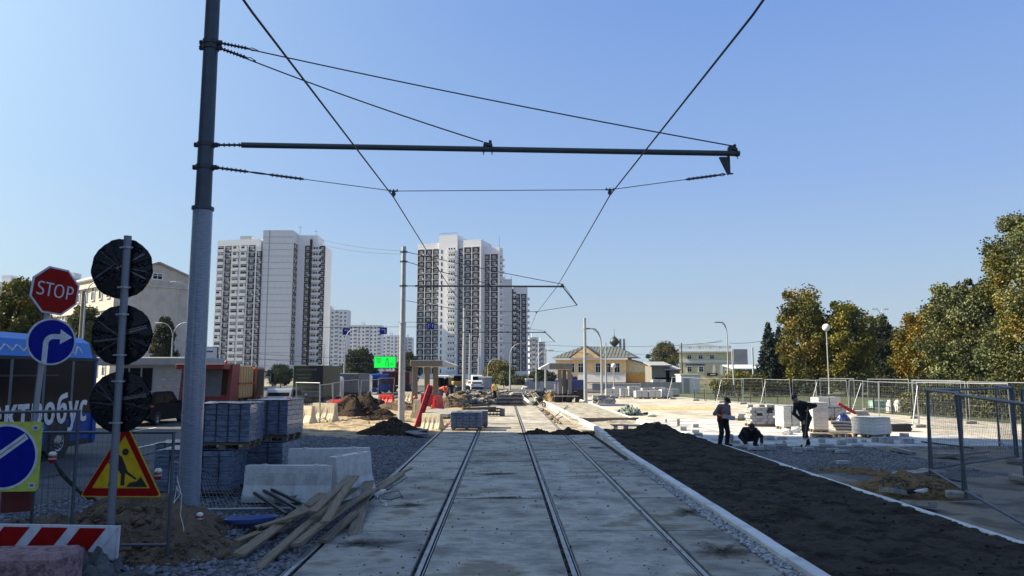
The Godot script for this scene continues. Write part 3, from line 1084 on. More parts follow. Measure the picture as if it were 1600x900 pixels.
	for i in 15:
		var s := part(o, "balcony", cell_small_balcony(), null)
		s.position = Vector3(lx.call(779.5, 445), S(800, 448, d).y - i * fh, 0.0)
	var rr := Shape.new()
	rr.tube([Vector3(lx.call(789, 436), S(790, 436, d).y, -4), Vector3(lx.call(789, 436), S(790, 428, d).y, -4)], 0.08, 4)
	rr.tube([Vector3(lx.call(799, 436), S(790, 436, d).y, -4), Vector3(lx.call(799, 436), S(790, 430, d).y, -4)], 0.08, 4)
	part(o, "roof_aerial", rr, M.darkmetal)
	small_block("narrow grey tower with maroon balconies seen past the lower white tower", 827, 841, 527, 430, M.panelgrey, 3)
	small_block("slim pale tower farthest right of the tower group", 841.5, 852, 534, 440, M.panelwhite, 3)
	# the pair on the left
	d = 320.0
	o = thing("apartment_tower", "white tower with rows of loggias beside the blank grey tower", "apartment tower", Vector3(S(373, 375, d).x, 0, -d), -0.22)
	var p1 := o.position.x
	lx = func(u: float, v: float) -> float: return (S(u, v, 320.0).x - p1) / cos(0.22)
	t0 = S(373, 374.5, d).y
	block(o, "wall", lx.call(337, 375), lx.call(410.5, 375), 0, 15, t0, M.panelwhite)
	block(o, "roof_hut", lx.call(371, 375), lx.call(390, 375), -3, 6, t0 + 1.6, M.panelgrey)
	block(o, "roof_cap", lx.call(370, 375), lx.call(387, 375), -2.5, 7, t0 + 2.0, M.panelline)
	ytop = S(373, 388.5, d).y
	for u in [343.2, 369, 382.8]:
		column(o, "loggia", lo, lx.call(u, 388), ytop, 0, 20, fh)
	for u in [356, 396]:
		column(o, "window", br, lx.call(u, 388), ytop, 0, 20, fh)
	column(o, "window", brs, lx.call(408.2, 388), ytop - fh, -0.1, 19, fh)
	joints(o, [lx.call(337.6, 376), lx.call(349.5, 376), lx.call(362.5, 376), lx.call(376, 376), lx.call(389.5, 376), lx.call(403, 376)], 0, 2, t0 - 3, 2.8, lx.call(337, 375), lx.call(410, 375), M.panelwhite)
	d = 318.0
	o = thing("apartment_tower", "grey tower whose blank wall faces the tracks on the left", "apartment tower", Vector3(S(435, 362, d).x, 0, -d))
	var p2 := o.position.x
	lx = func(u: float, v: float) -> float: return S(u, v, 318.0).x - p2
	block(o, "wall", lx.call(411.5, 362), lx.call(458, 362), 0, 9, S(435, 360, d).y, M.panelgrey)
	block(o, "wall", lx.call(455, 362), lx.call(477, 362), -9, 14, S(435, 361.5, d).y, M.panelwhite)
	block(o, "wall", lx.call(477, 362), lx.call(488, 362), -10, 12, S(435, 361, d).y, M.panelwhite)
	block(o, "wall", lx.call(487, 362), lx.call(499.5, 362), -9.5, 14, S(435, 378, d).y, M.panelwhite)
	block(o, "stair_recess", lx.call(476.5, 362), lx.call(479.5, 362), -8.8, 2, S(435, 368, d).y, M.panelbrown)
	joints(o, [lx.call(421.5, 362)], 0, 2, S(435, 360, d).y, 2.8, lx.call(411.5, 362), lx.call(458, 362), M.panelline)
	ytop = S(435, 383, d).y
	for i in 19:
		var s := part(o, "window", brs[i % 4], null)
		s.position = Vector3(lx.call(458, 362), ytop - i * fh, -3.2)
		s.rotation.y = PI / 2
		s = part(o, "window", brs[(i + 1) % 4], null)
		s.position = Vector3(lx.call(458, 362), ytop - i * fh, -6.3)
		s.rotation.y = PI / 2
	column(o, "window", brs, lx.call(472.5, 383), ytop, -9, 19, fh)
	column(o, "balcony", ba, lx.call(487, 383), ytop, -9.4, 19, fh)
	column(o, "window", brs, lx.call(496, 383), ytop, -9.5, 19, fh)
	var ae := Shape.new()
	for q in [[458, 345], [450, 356], [484, 352]]:
		var x: float = lx.call(q[0], 360)
		ae.tube([Vector3(x, S(435, 361, d).y - 1, -11), Vector3(x, S(435, q[1], d).y, -11)], 0.07, 4)
		ae.tube([Vector3(x - 1, S(435, q[1], d).y - 0.6, -11), Vector3(x + 1, S(435, q[1], d).y - 0.6, -11)], 0.05, 4)
	part(o, "roof_aerial", ae, M.darkmetal)
	small_block("pale green panel block just right of the grey blank tower", 497, 543, 484, 520, M.panelgrey, 7)
	small_block("white panel block behind the trees left of the green screen", 546, 596, 508, 560, M.panelwhite, 8)
	small_block("low white panel block between the green screen and the near pole", 598, 628, 524, 600, M.panelwhite, 5)
	small_block("sliver of white panel block beside the second track pole", 631, 644, 527, 610, M.panelgrey, 2)
	small_block("pale flat block behind the stop sign", -40, 62, 441, 210, M.panelwhite, 12)
	small_block("pale flat block with roof huts between the stop sign and the top bagged sign", 78, 140, 436, 220, M.panelgrey, 8)
	# the old four-storey house with the blank gable
	o = thing("gable_house", "old cream house with a blank pedimented gable behind the bus", "house", Vector3(-58.2, 0, -110), deg_to_rad(48.7))
	var ev := 17.0
	var sh := Shape.new()
	sh.prism([Vector2(0, 0), Vector2(13.5, 0), Vector2(13.5, ev), Vector2(6.2, ev + 2.4), Vector2(0, ev)], -26.0, 0.0)
	part(o, "wall", sh, M.plaster)
	var rf := Shape.new()
	rf.bar(Vector3(-0.5, ev - 0.1, -13), Vector3(6.2, ev + 2.6, -13), 27.0, 0.25)
	rf.bar(Vector3(14.0, ev - 0.1, -13), Vector3(6.2, ev + 2.6, -13), 27.0, 0.25)
	part(o, "roof", rf, M.roofgrey)
	var co := Shape.new()
	co.box(Vector3(-0.2, ev - 1.0, -13), Vector3(0.5, 0.7, 26.4))
	co.box(Vector3(6.75, ev - 1.1, 0.08), Vector3(13.6, 0.35, 0.3))
	co.box(Vector3(9.5, ev * 0.5, 0.06), Vector3(0.3, ev - 3, 0.16))
	co.box(Vector3(-0.15, ev - 5.0, -13), Vector3(0.3, 0.35, 26.2))
	part(o, "cornice", co, M.plaster)
	var wm := plain_window(1.1, 1.9)
	for fl in 4:
		for k in 8:
			var s := part(o, "window", wm, null)
			s.position = Vector3(-0.01, 3.0 + fl * 3.9, -2.0 - k * 3.0)
			s.rotation.y = -PI / 2
	var at := part(o, "attic_window", plain_window(1.4, 0.8), null)
	at.position = Vector3(6.2, ev + 0.4, 0.02)
	var lw := part(o, "window", plain_window(1.2, 1.9), null)
	lw.position = Vector3(11.5, 4.0, 0.02)
	# the yellow two-storey house with the green hipped roof
	d = 195.0
	var c0 := S(868, 559, d)
	var c1 := S(977, 559, d)
	var w := c1.x - c0.x
	ev = c0.y
	o = thing("yellow_house", "yellow two storey house with green hipped roof and pediment", "house", Vector3(c0.x, 0, -d), -0.28)
	block(o, "wall", 0, w, 0, 14, ev, M.yellowwall)
	block(o, "plinth_shop", w * 0.33, w, 0.6, 0.7, 2.0, M.white)
	var r := Shape.new()
	var e := 0.9
	var rt := S(900, 541, d).y
	var A := Vector3(-e, ev, e)
	var B := Vector3(w + e + 1.6, ev, e)
	var C := Vector3(w + e + 1.6, ev, -15)
	var D := Vector3(-e, ev, -15)
	var E := Vector3(w * 0.3, rt, -7)
	var F := Vector3(w * 0.86, rt, -7)
	r.face([A, B, F, E], Vector3(0, 1, 1))
	r.face([B, C, F], Vector3(1, 1, 0))
	r.face([C, D, E, F], Vector3(0, 1, -1))
	r.face([D, A, E], Vector3(-1, 1, 0))
	r.face([A, D, C, B], Vector3.DOWN)
	var roof := part(o, "roof", r, M.greenroof)
	for i in 22:
		var sm := Shape.new()
		var x := lerpf(0.5, w + 0.5, i / 21.0)
		var g1 := Vector3(x, ev + 0.05, e)
		var top_x := clampf(x, E.x, F.x)
		var k := 1.0
		if x < E.x:
			k = (x + e) / (E.x + e)
			top_x = x
		if x > F.x:
			k = (B.x - x) / (B.x - F.x)
			top_x = x
		sm.bar(g1, Vector3(top_x, lerpf(ev, rt, k) + 0.05, lerpf(e, -7.0, k)), 0.1, 0.14)
		part(roof, "roof_seam", sm, M.greenroof)
	var pd := Shape.new()
	pd.prism([Vector2(w * 0.23, ev - 0.1), Vector2(w * 0.66, ev - 0.1), Vector2(w * 0.445, rt - 0.2)], -3.0, e + 0.4)
	part(o, "pediment", pd, M.yellowwall)
	var pr := Shape.new()
	pr.bar(Vector3(w * 0.2, ev, -0.7), Vector3(w * 0.445, rt, -0.7), 3.6, 0.2)
	pr.bar(Vector3(w * 0.69, ev, -0.7), Vector3(w * 0.445, rt, -0.7), 3.6, 0.2)
	part(o, "pediment_roof", pr, M.greenroof)
	var cn := Shape.new()
	cn.box(Vector3(w * 0.5, ev - 0.35, 0.5), Vector3(w + 1.2, 0.5, 0.9))
	cn.box(Vector3(w * 0.5, ev - 4.1, 0.1), Vector3(w + 0.2, 0.2, 0.25))
	part(o, "cornice", cn, M.frame)
	var aw := part(o, "attic_window", plain_window(0.9, 0.6), null)
	aw.position = Vector3(w * 0.445 + 0.2, ev + 0.9, e + 0.42)
	var ww := plain_window(1.25, 2.3)
	for u in [894, 908, 935, 950, 964]:
		var s := part(o, "window", ww, null)
		s.position = Vector3(S(u, 575, d).x - c0.x, S(900, 575, d).y, 0.02)
	var bw := Shape.new()
	bw.box(Vector3(0, 0, 0.03), Vector3(1.5, 2.4, 0.06))
	bw.box(Vector3(0, 1.3, 0.1), Vector3(1.9, 0.2, 0.2))
	var bwo := part(o, "blind_window", bw, M.yellowwall)
	bwo.position = Vector3(S(922, 575, d).x - c0.x, S(900, 575, d).y, 0.02)
	var cu := Shape.new()
	cu.lathe(Vector3(S(954, 540, d).x - c0.x, rt - 0.4, -7.5), [Vector2(0.6, 0), Vector2(0.6, 0.7), Vector2(1.25, 1.3), Vector2(1.3, 1.8), Vector2(0.9, 2.5), Vector2(0.2, 3.2), Vector2(0.05, 3.6), Vector2(0.04, 5.2), Vector2(0.0, 5.2)], 12)
	part(o, "cupola", cu, M.darkmetal)
	var ch := Shape.new()
	for u in [963, 969]:
		ch.box(Vector3(S(u, 540, d).x - c0.x, rt + 0.6, -8), Vector3(0.55, 3.0, 0.55))
	part(o, "chimney", ch, M.roofgrey)
	var an := Shape.new()
	an.prism([Vector2(w, 0), Vector2(w + 7.8, 0), Vector2(w + 7.8, 3.9), Vector2(w, ev - 0.4)], -13.0, -1.2)
	part(o, "side_wing", an, M.creamwall)
	var an2 := Shape.new()
	an2.box(Vector3(w + 4.0, 1.2, -0.95), Vector3(7.8, 2.4, 0.5))
	part(o, "side_wing_base", an2, M.ochre)
	var an3 := Shape.new()
	an3.bar(Vector3(w + 0.8, ev - 0.55, -7), Vector3(w + 8.2, 3.85, -7), 12.8, 0.25)
	part(o, "side_wing_roof", an3, M.greenroof)
	# the cream house with the roof balustrade
	d = 165.0
	c0 = S(1061, 549, d)
	c1 = S(1139, 549, d)
	w = c1.x - c0.x
	ev = c0.y
	o = thing("cream_house", "flat roofed cream house with a white roof balustrade and blue lettering", "house", Vector3(c0.x, 0, -d), -0.25)
	block(o, "wall", 0, w, 0, 12, ev, M.creamwall)
	cn = Shape.new()
	cn.box(Vector3(w * 0.5, ev - 0.1, 0.1), Vector3(w + 0.6, 0.35, 0.7))
	cn.box(Vector3(w * 0.5, S(1100, 565, d).y, 0.06), Vector3(w + 0.1, 0.5, 0.24))
	for u in [1114, 1125]:
		cn.box(Vector3(S(u, 577, d).x - c0.x, S(1100, 577, d).y, 0.06), Vector3(0.5, 2.4, 0.18))
	part(o, "cornice", cn, M.frame)
	for i in 26:
		var bl := Shape.new()
		bl.box(Vector3(w * (i + 0.5) / 26.0, ev + 0.55, 0.0), Vector3(0.2 if i % 5 else 0.42, 0.95, 0.22))
		part(o, "baluster", bl, M.frame)
	var tr := Shape.new()
	tr.box(Vector3(w * 0.5, ev + 1.08, 0.0), Vector3(w, 0.14, 0.3))
	tr.prism([Vector2(w * 0.28, ev + 1.15), Vector2(w * 0.75, ev + 1.15), Vector2(w * 0.5, ev + 1.7)], -6.0, -0.5)
	part(o, "balustrade_rail", tr, M.frame)
	wm = plain_window(0.85, 0.8)
	for u in [1076.5, 1093.5, 1110.5]:
		var s := part(o, "window", wm, null)
		s.position = Vector3(S(u, 558, d).x - c0.x, S(1100, 558, d).y, 0.02)
	wm = plain_window(0.9, 1.15)
	for u in [1077, 1094.5]:
		var s := part(o, "window", wm, null)
		s.position = Vector3(S(u, 577, d).x - c0.x, S(1100, 577, d).y, 0.02)
	# lettering too small to read in the photograph
	var lt := Shape.new()
	for i in 16:
		var x: float = S(1072.5 + i * 1.75, 570, d).x - c0.x
		lt.box(Vector3(x, S(1100, 570, d).y, 0.05), Vector3(0.17, 0.3 if i % 3 else 0.36, 0.06))
	part(o, "sign_lettering", lt, M.signblue)
	var bs := Shape.new()
	bs.box(Vector3(S(1111, 585, d).x - c0.x, S(1100, 585, d).y, 0.35), Vector3(2.2, 0.62, 0.5))
	var bso := part(o, "shop_sign", bs, M.panelbrown)
	var bt := Shape.new()
	for i in 6:
		bt.box(Vector3(S(1108.5 + i * 1.3, 585, d).x - c0.x, S(1100, 585, d).y, 0.61), Vector3(0.13, 0.22, 0.02))
	part(bso, "shop_sign_lettering", bt, M.white)
	# brick block and low sheds
	d = 200.0
	c0 = S(1146, 547, d)
	c1 = S(1167, 547, d)
	o = thing("brick_block", "small dark red brick block right of the cream house", "building", Vector3(c0.x, 0, -d))
	block(o, "wall", 0, c1.x - c0.x, 0, 9, c0.y, M.brick)
	for k in 2:
		var s := part(o, "window", plain_window(1.0, 1.2, false), null)
		s.position = Vector3(1.1 + k * 1.6, c0.y - 1.9, 0.02)
	block(o, "parapet", -0.1, c1.x - c0.x + 0.1, 0.1, 0.3, c0.y + 0.25, M.roofgrey)
	d = 130.0
	var sheds := [[1148, 1188, 572, "long low shed with a white roof beside the brick block"], [1018, 1046, 567, "grey roofed shed between the yellow and the cream house"], [1040, 1062, 573, "dark open shed left of the cream house"]]
	for q in sheds:
		c0 = S(q[0], q[2], d)
		c1 = S(q[1], q[2], d)
		o = thing("shed", q[3], "shed", Vector3(c0.x, 0, -d))
		block(o, "wall", 0, c1.x - c0.x, 0, 6, c0.y - 0.5, M.taupe if q[0] < 1100 else M.tarpgrey)
		var s := Shape.new()
		s.bar(Vector3((c1.x - c0.x) * 0.5, c0.y - 0.5, 0.5), Vector3((c1.x - c0.x) * 0.5, c0.y + 0.2, -6.3), c1.x - c0.x + 0.6, 0.2)
		part(o, "roof", s, M.roofgrey if q[0] < 1100 else M.white)
		s = Shape.new()
		s.box(Vector3((c1.x - c0.x) * 0.5, 1.0, 0.03), Vector3((c1.x - c0.x) * 0.7, 1.3, 0.06))
		part(o, "opening", s, M.glassdark)
	# grey wall of site hoarding along the far street
	for q in [[1000, 1065, 597, 612, 88.0], [820, 866, 596, 610, 112.0], [925, 1000, 599, 610, 105.0]]:
		c0 = S(q[0], q[2], q[4])
		c1 = S(q[1], q[2], q[4])
		o = thing("hoarding", "grey sheet hoarding " + ("beside the white site cabin" if q[0] == 1000 else "under the slim tower" if q[0] == 820 else "in front of the yellow house"), "hoarding", Vector3(c0.x, 0, -q[4]))
		var n := int((c1.x - c0.x) / 2.0)
		for i in n:
			var s := Shape.new()
			s.box(Vector3((i + 0.5) * (c1.x - c0.x) / n, c0.y * 0.5, 0), Vector3((c1.x - c0.x) / n - 0.03, c0.y, 0.06))
			part(o, "panel", s, M.carsilver if i % 4 else M.roofgrey)
	# glazed pavilion behind the bus
	o = thing("glass_pavilion", "low glazed pavilion with a pale flat roof behind the parked car", "pavilion", Vector3(S(180, 600, 56).x, 0, -56.0), 0.1)
	w = S(288, 600, 56).x - o.position.x
	var ht := Y(571, 56)
	block(o, "wall", 0, w, 0, 6, ht, M.carsilver)
	var rs := Shape.new()
	rs.box(Vector3(w * 0.5, ht + 0.3, -2.5), Vector3(w + 2.4, 0.62, 8.0), Basis(), 0.08)
	part(o, "roof_edge", rs, M.roofgrey)
	for i in 3:
		var s := Shape.new()
		s.box(Vector3(w * (0.1 + i * 0.17), ht * 0.5, 0.05), Vector3(w * 0.14, ht - 0.4, 0.06))
		part(o, "pane", s, M.glassdark)
	for j in 4:
		for i in 3:
			var s := Shape.new()
			s.box(Vector3(w * (0.62 + i * 0.14 + (0.05 if j % 2 else 0.0)), ht - 0.5 - j * 0.55, 0.04), Vector3(0.42, 0.13, 0.06))
			part(o, "light_tile", s, M.plasticcream)
	# the long block behind the camera's left shoulder, which keeps the near part of the site in shade
	o = thing("apartment_tower", "long grey panel block close by on the left, outside the view, shading the tracks", "apartment tower", Vector3(-46, 0, -39.6))
	block(o, "wall", -14, 0, 95.0, 95, 52, M.panelgrey)
	for k in 10:
		for i in 6:
			var s := part(o, "window", br[(i + k) % 4], null)
			s.position = Vector3(0.0, 4.0 + i * 8.4, 4.0 + k * 9.3)
			s.rotation.y = PI / 2


func cell_small_balcony() -> ArrayMesh:
	if not T.has("sb"):
		var f := Shape.new()
		f.box(Vector3(0, -0.4, 0.4), Vector3(1.5, 1.0, 0.8))
		var g := Shape.new()
		g.box(Vector3(0, 0.55, 0.03), Vector3(1.2, 0.9, 0.06))
		T.sb = multi([[f, M.frame], [g, M.glassdark]])
	return T.sb


# ---------------------------------------------------------------- poles, arms and wires
func sagging(a: Vector3, b: Vector3, sag: float, n := 12) -> Array:
	var p := []
	for i in n + 1:
		var t := float(i) / n
		p.append(a.lerp(b, t) - Vector3.UP * sag * 4.0 * t * (1.0 - t))
	return p


# a ribbed insulator lying between two points
func insulator(s: Shape, a: Vector3, b: Vector3, r: float, n: int) -> void:
	s.tube([a, b], r * 0.5, 8)
	var d := b - a
	for i in n:
		var t := (i + 0.7) / (n + 0.4)
		s.tube([a + d * (t - 0.018), a + d * t, a + d * (t + 0.018)], [r * 0.55, r, r * 0.6], 10)


func band(parent: Node3D, y: float, r: float, z0: float, m: Material) -> void:
	var s := Shape.new()
	s.lathe(Vector3(0, y - 0.035, 0), [Vector2(r, 0), Vector2(r + 0.012, 0), Vector2(r + 0.012, 0.07), Vector2(r, 0.07)], 20)
	for sg in [-1.0, 1.0]:
		s.box(Vector3(sg * (r + 0.035), y, 0), Vector3(0.07, 0.08, 0.05), Basis(), 0.01)
		s.tube([Vector3(sg * (r + 0.045), y, -0.05), Vector3(sg * (r + 0.045), y, 0.05)], 0.014, 6)
	var o := part(parent, "clamp_band", s, m)
	o.position.z = z0


func track_pole(label: String, u: float, d: float, top: float, arm_v: float, arm_u: float, strut: Array, near: bool) -> Node3D:
	var x := X(u, d)
	var o := thing("track_pole", label, "overhead line pole", Vector3(x, 0, -d), 0.0, "overhead line poles along the left of the tracks")
	var mid := 5.2 if near else 5.0
	var s := Shape.new()
	s.tube([Vector3(0, -0.3, 0), Vector3(0, mid, 0)], [0.172, 0.158], 28)
	part(o, "lower_shaft", s, M.film if near else M.polegrey)
	s = Shape.new()
	s.lathe(Vector3(0, mid - 0.02, 0), [Vector2(0.158, 0), Vector2(0.178, 0.01), Vector2(0.178, 0.06), Vector2(0.125, 0.075)], 24)
	part(o, "collar", s, M.polepaint if near else M.polegrey)
	s = Shape.new()
	s.tube([Vector3(0, mid, 0), Vector3(0, top, 0)], [0.132, 0.112], 24)
	part(o, "upper_shaft", s, M.polepaint if near else M.polegrey)
	if arm_u <= 0.0:
		return o
	var am: Material = M.armpaint if near else M.polepaint
	var ya := Y(arm_v, d)
	var xe := S(arm_u, arm_v, d).x - x
	var drop := 0.12 if near else 0.02
	band(o, ya, 0.13, 0, M.darkmetal)
	s = Shape.new()
	insulator(s, Vector3(0.16, ya, 0), Vector3(0.62, ya, 0), 0.04, 5)
	part(o, "arm_insulator", s, M.darkmetal)
	s = Shape.new()
	s.tube([Vector3(0.6, ya, 0), Vector3(xe, ya - drop, 0)], 0.047, 14)
	var arm := part(o, "arm", s, am)
	for q in [[(xe + 0.6) * 0.5 - 0.06, 0], [xe - 0.12, 1]]:
		s = Shape.new()
		var yy: float = ya - drop * (q[0] / xe)
		s.box(Vector3(q[0], yy + 0.08, 0), Vector3(0.15, 0.06, 0.09), Basis(Vector3.BACK, -0.25), 0.01)
		s.box(Vector3(q[0] + 0.04, yy + 0.13, 0), Vector3(0.05, 0.06, 0.05), Basis(), 0.01)
		for k in [-0.07, 0.07]:
			s.lathe(Vector3(q[0] + k, yy, 0), [Vector2(0.049, -0.012), Vector2(0.058, -0.012), Vector2(0.058, 0.012), Vector2(0.049, 0.012)], 14, Basis(Vector3.BACK, PI / 2))
			s.tube([Vector3(q[0] + k, yy - 0.11, 0.05), Vector3(q[0] + k, yy + 0.07, 0.05)], 0.008, 5)
		part(arm, "stay_clamp", s, M.darkmetal)
	# stays
	var stays := [[69.0, 1145.0], [77.0, 755.0]] if near else ([[394.0, arm_u - 4.0], [409.0, (arm_u + u) * 0.5 + 10.0]] if d < 50 else [[497.0, arm_u - 3.0]])
	for q in stays:
		var y0 := Y(q[0], d)
		band(o, y0, 0.125, 0, M.darkmetal)
		var xs := S(q[1], arm_v, d).x - x
		var a := Vector3(0.14, y0, 0)
		var b := Vector3(xs, ya - drop * xs / xe + 0.13, 0)
		var pts := sagging(a, b, 0.05)
		s = Shape.new()
		s.tube(pts, 0.012 if near else 0.018, 5, false)
		var st := part(o, "stay_cable", s, M.cable)
		if near:
			var si := Shape.new()
			var dir := (b - a).normalized()
			insulator(si, a, a + dir * 0.5, 0.038, 8)
			for k in [-1.0, 1.0]:
				si.tube([a + dir * 0.5, a + dir * 0.58 + Vector3(0, k * 0.025, 0), a + dir * 0.68], 0.008, 5)
			part(st, "stay_insulator", si, M.darkmetal)
	if strut.size():
		s = Shape.new()
		s.tube([Vector3(xe - 0.1, ya - drop, 0), Vector3(S(strut[0], strut[1], d).x - x, Y(strut[1], d), 0)], 0.03, 8)
		s.tube([Vector3(xe + 0.02, ya - drop, 0), Vector3(S(strut[0], strut[1], d).x - x, Y(strut[1], d), 0)], 0.014, 6)
		part(o, "strut", s, am)
	return o


func contact_wire(label: String, pts: Array, r: float) -> void:
	var s := Shape.new()
	s.tube(pts, r, 6, false)
	lone("contact_wire", s, M.cable, label, "overhead wire", Vector3.ZERO, 0.0, "contact wires over the tracks")


func cable(label: String, a: Vector3, b: Vector3, sag: float, r := 0.03) -> void:
	var s := Shape.new()
	s.tube(sagging(a, b, sag, 16), r, 4, false)
	lone("overhead_cable", s, M.cable, label, "cable", Vector3.ZERO, 0.0, "thin cables strung across the far streets")


func span_wire(label: String, pole_x: float, d: float, v: float, clamps: Array, end: Vector3, near: bool) -> void:
	var o := thing("span_wire", label, "span wire", Vector3(pole_x, 0, -d), 0.0, "cross wires that hold the contact wires")
	var s := Shape.new()
	var a := Vector3(0.17, Y(v, d), 0)
	var e := end - o.position
	var pts := [a]
	for q in clamps:
		pts.append(Vector3(S(q[0], q[1], d).x - pole_x, Y(q[1], d), 0))
	pts.append(e)
	s.tube(pts, 0.0065 if near else 0.014, 6, false)
	part(o, "wire", s, M.cable)
	for i in range(1, pts.size() - 1):
		var p: Vector3 = pts[i]
		var c := Shape.new()
		c.box(p + Vector3(0, 0.0, 0), Vector3(0.14, 0.022, 0.03), Basis(), 0.005)
		for k in [-0.06, 0.0, 0.06]:
			c.tube([p + Vector3(k, -0.01, 0), p + Vector3(k, 0.035, 0)], [0.016, 0.008], 6)
		c.tube([p, p + Vector3(0, -0.035, 0), p + Vector3(0, -0.06, 0), p + Vector3(0, -0.1, 0)], [0.018, 0.035, 0.04, 0.012], 8)
		part(o, "wire_clamp", c, M.darkmetal)
	if near:
		var ins := Shape.new()
		var d0: Vector3 = (pts[1] - a).normalized()
		insulator(ins, a, a + d0 * 0.56, 0.038, 7)
		ins.tube([a + d0 * 0.56, a + d0 * 0.68, a + d0 * 0.8, a + d0 * 0.92], [0.01, 0.018, 0.018, 0.01], 6)
		insulator(ins, a + d0 * 0.92, a + d0 * 1.5, 0.036, 7)
		var d1: Vector3 = (pts[-2] - e).normalized()
		insulator(ins, e + d1 * 0.14, e + d1 * 0.68, 0.036, 7)
		for k in [-1.0, 1.0]:
			ins.tube([e, e + d1 * 0.06 + Vector3(0, k * 0.022, 0), e + d1 * 0.15], 0.008, 5)
		part(o, "insulator", ins, M.darkmetal)


# curved street lamp: mast, bracket arms and lamp heads
func street_lamp(label: String, u: float, d: float, v_top: float, arms: Array, m: Material, r := 0.09) -> Node3D:
	var x := X(u, d)
	var y := Y(v_top, d)
	var o := thing("street_lamp", label, "street lamp", Vector3(x, 0, -d), 0.0, "street lamps beyond the site")
	var s := Shape.new()
	s.tube([Vector3(0, -0.1, 0), Vector3(0, y * 0.45, 0), Vector3(0, y * 0.45 + 0.05, 0), Vector3(0, y - 1.6, 0)], [r * 1.3, r * 1.15, r * 0.9, r * 0.75], 10)
	part(o, "mast", s, m)
	for q in arms:
		var b := Shape.new()
		var p := []
		for i in 8:
			var t := i / 7.0
			p.append(Vector3(q * (1.0 - cos(t * PI / 2)), y - 1.6 + 1.6 * sin(t * PI / 2) * (0.85 if q < arms[0] else 1.0), 0))
		b.tube(p, r * 0.5, 7)
		part(o, "bracket", b, m)
		var h := Shape.new()
		h.box(p[-1] + Vector3(signf(q) * 0.35, -0.02, 0), Vector3(0.8, 0.14, 0.3), Basis(), 0.05)
		part(o, "lamp_head", h, m)
	return o


func bare_mast(label: String, u: float, d: float, v_top: float, r: float, m: Material) -> Node3D:
	var o := thing("mast", label, "mast", Vector3(X(u, d), 0, -d), 0.0, "bare poles on the site")
	var y := Y(v_top, d)
	var s := Shape.new()
	s.tube([Vector3(0, -0.1, 0), Vector3(0, y * 0.5, 0)], [r, r * 0.92], 12)
	part(o, "lower_shaft", s, m)
	s = Shape.new()
	s.tube([Vector3(0, y * 0.5, 0), Vector3(0, y, 0)], [r * 0.8, r * 0.7], 12)
	part(o, "upper_shaft", s, m)
	s = Shape.new()
	s.lathe(Vector3(0, y, 0), [Vector2(r * 0.75, -0.12), Vector2(r * 0.78, 0.0), Vector2(0, 0.05)], 12)
	part(o, "cap", s, m)
	return o


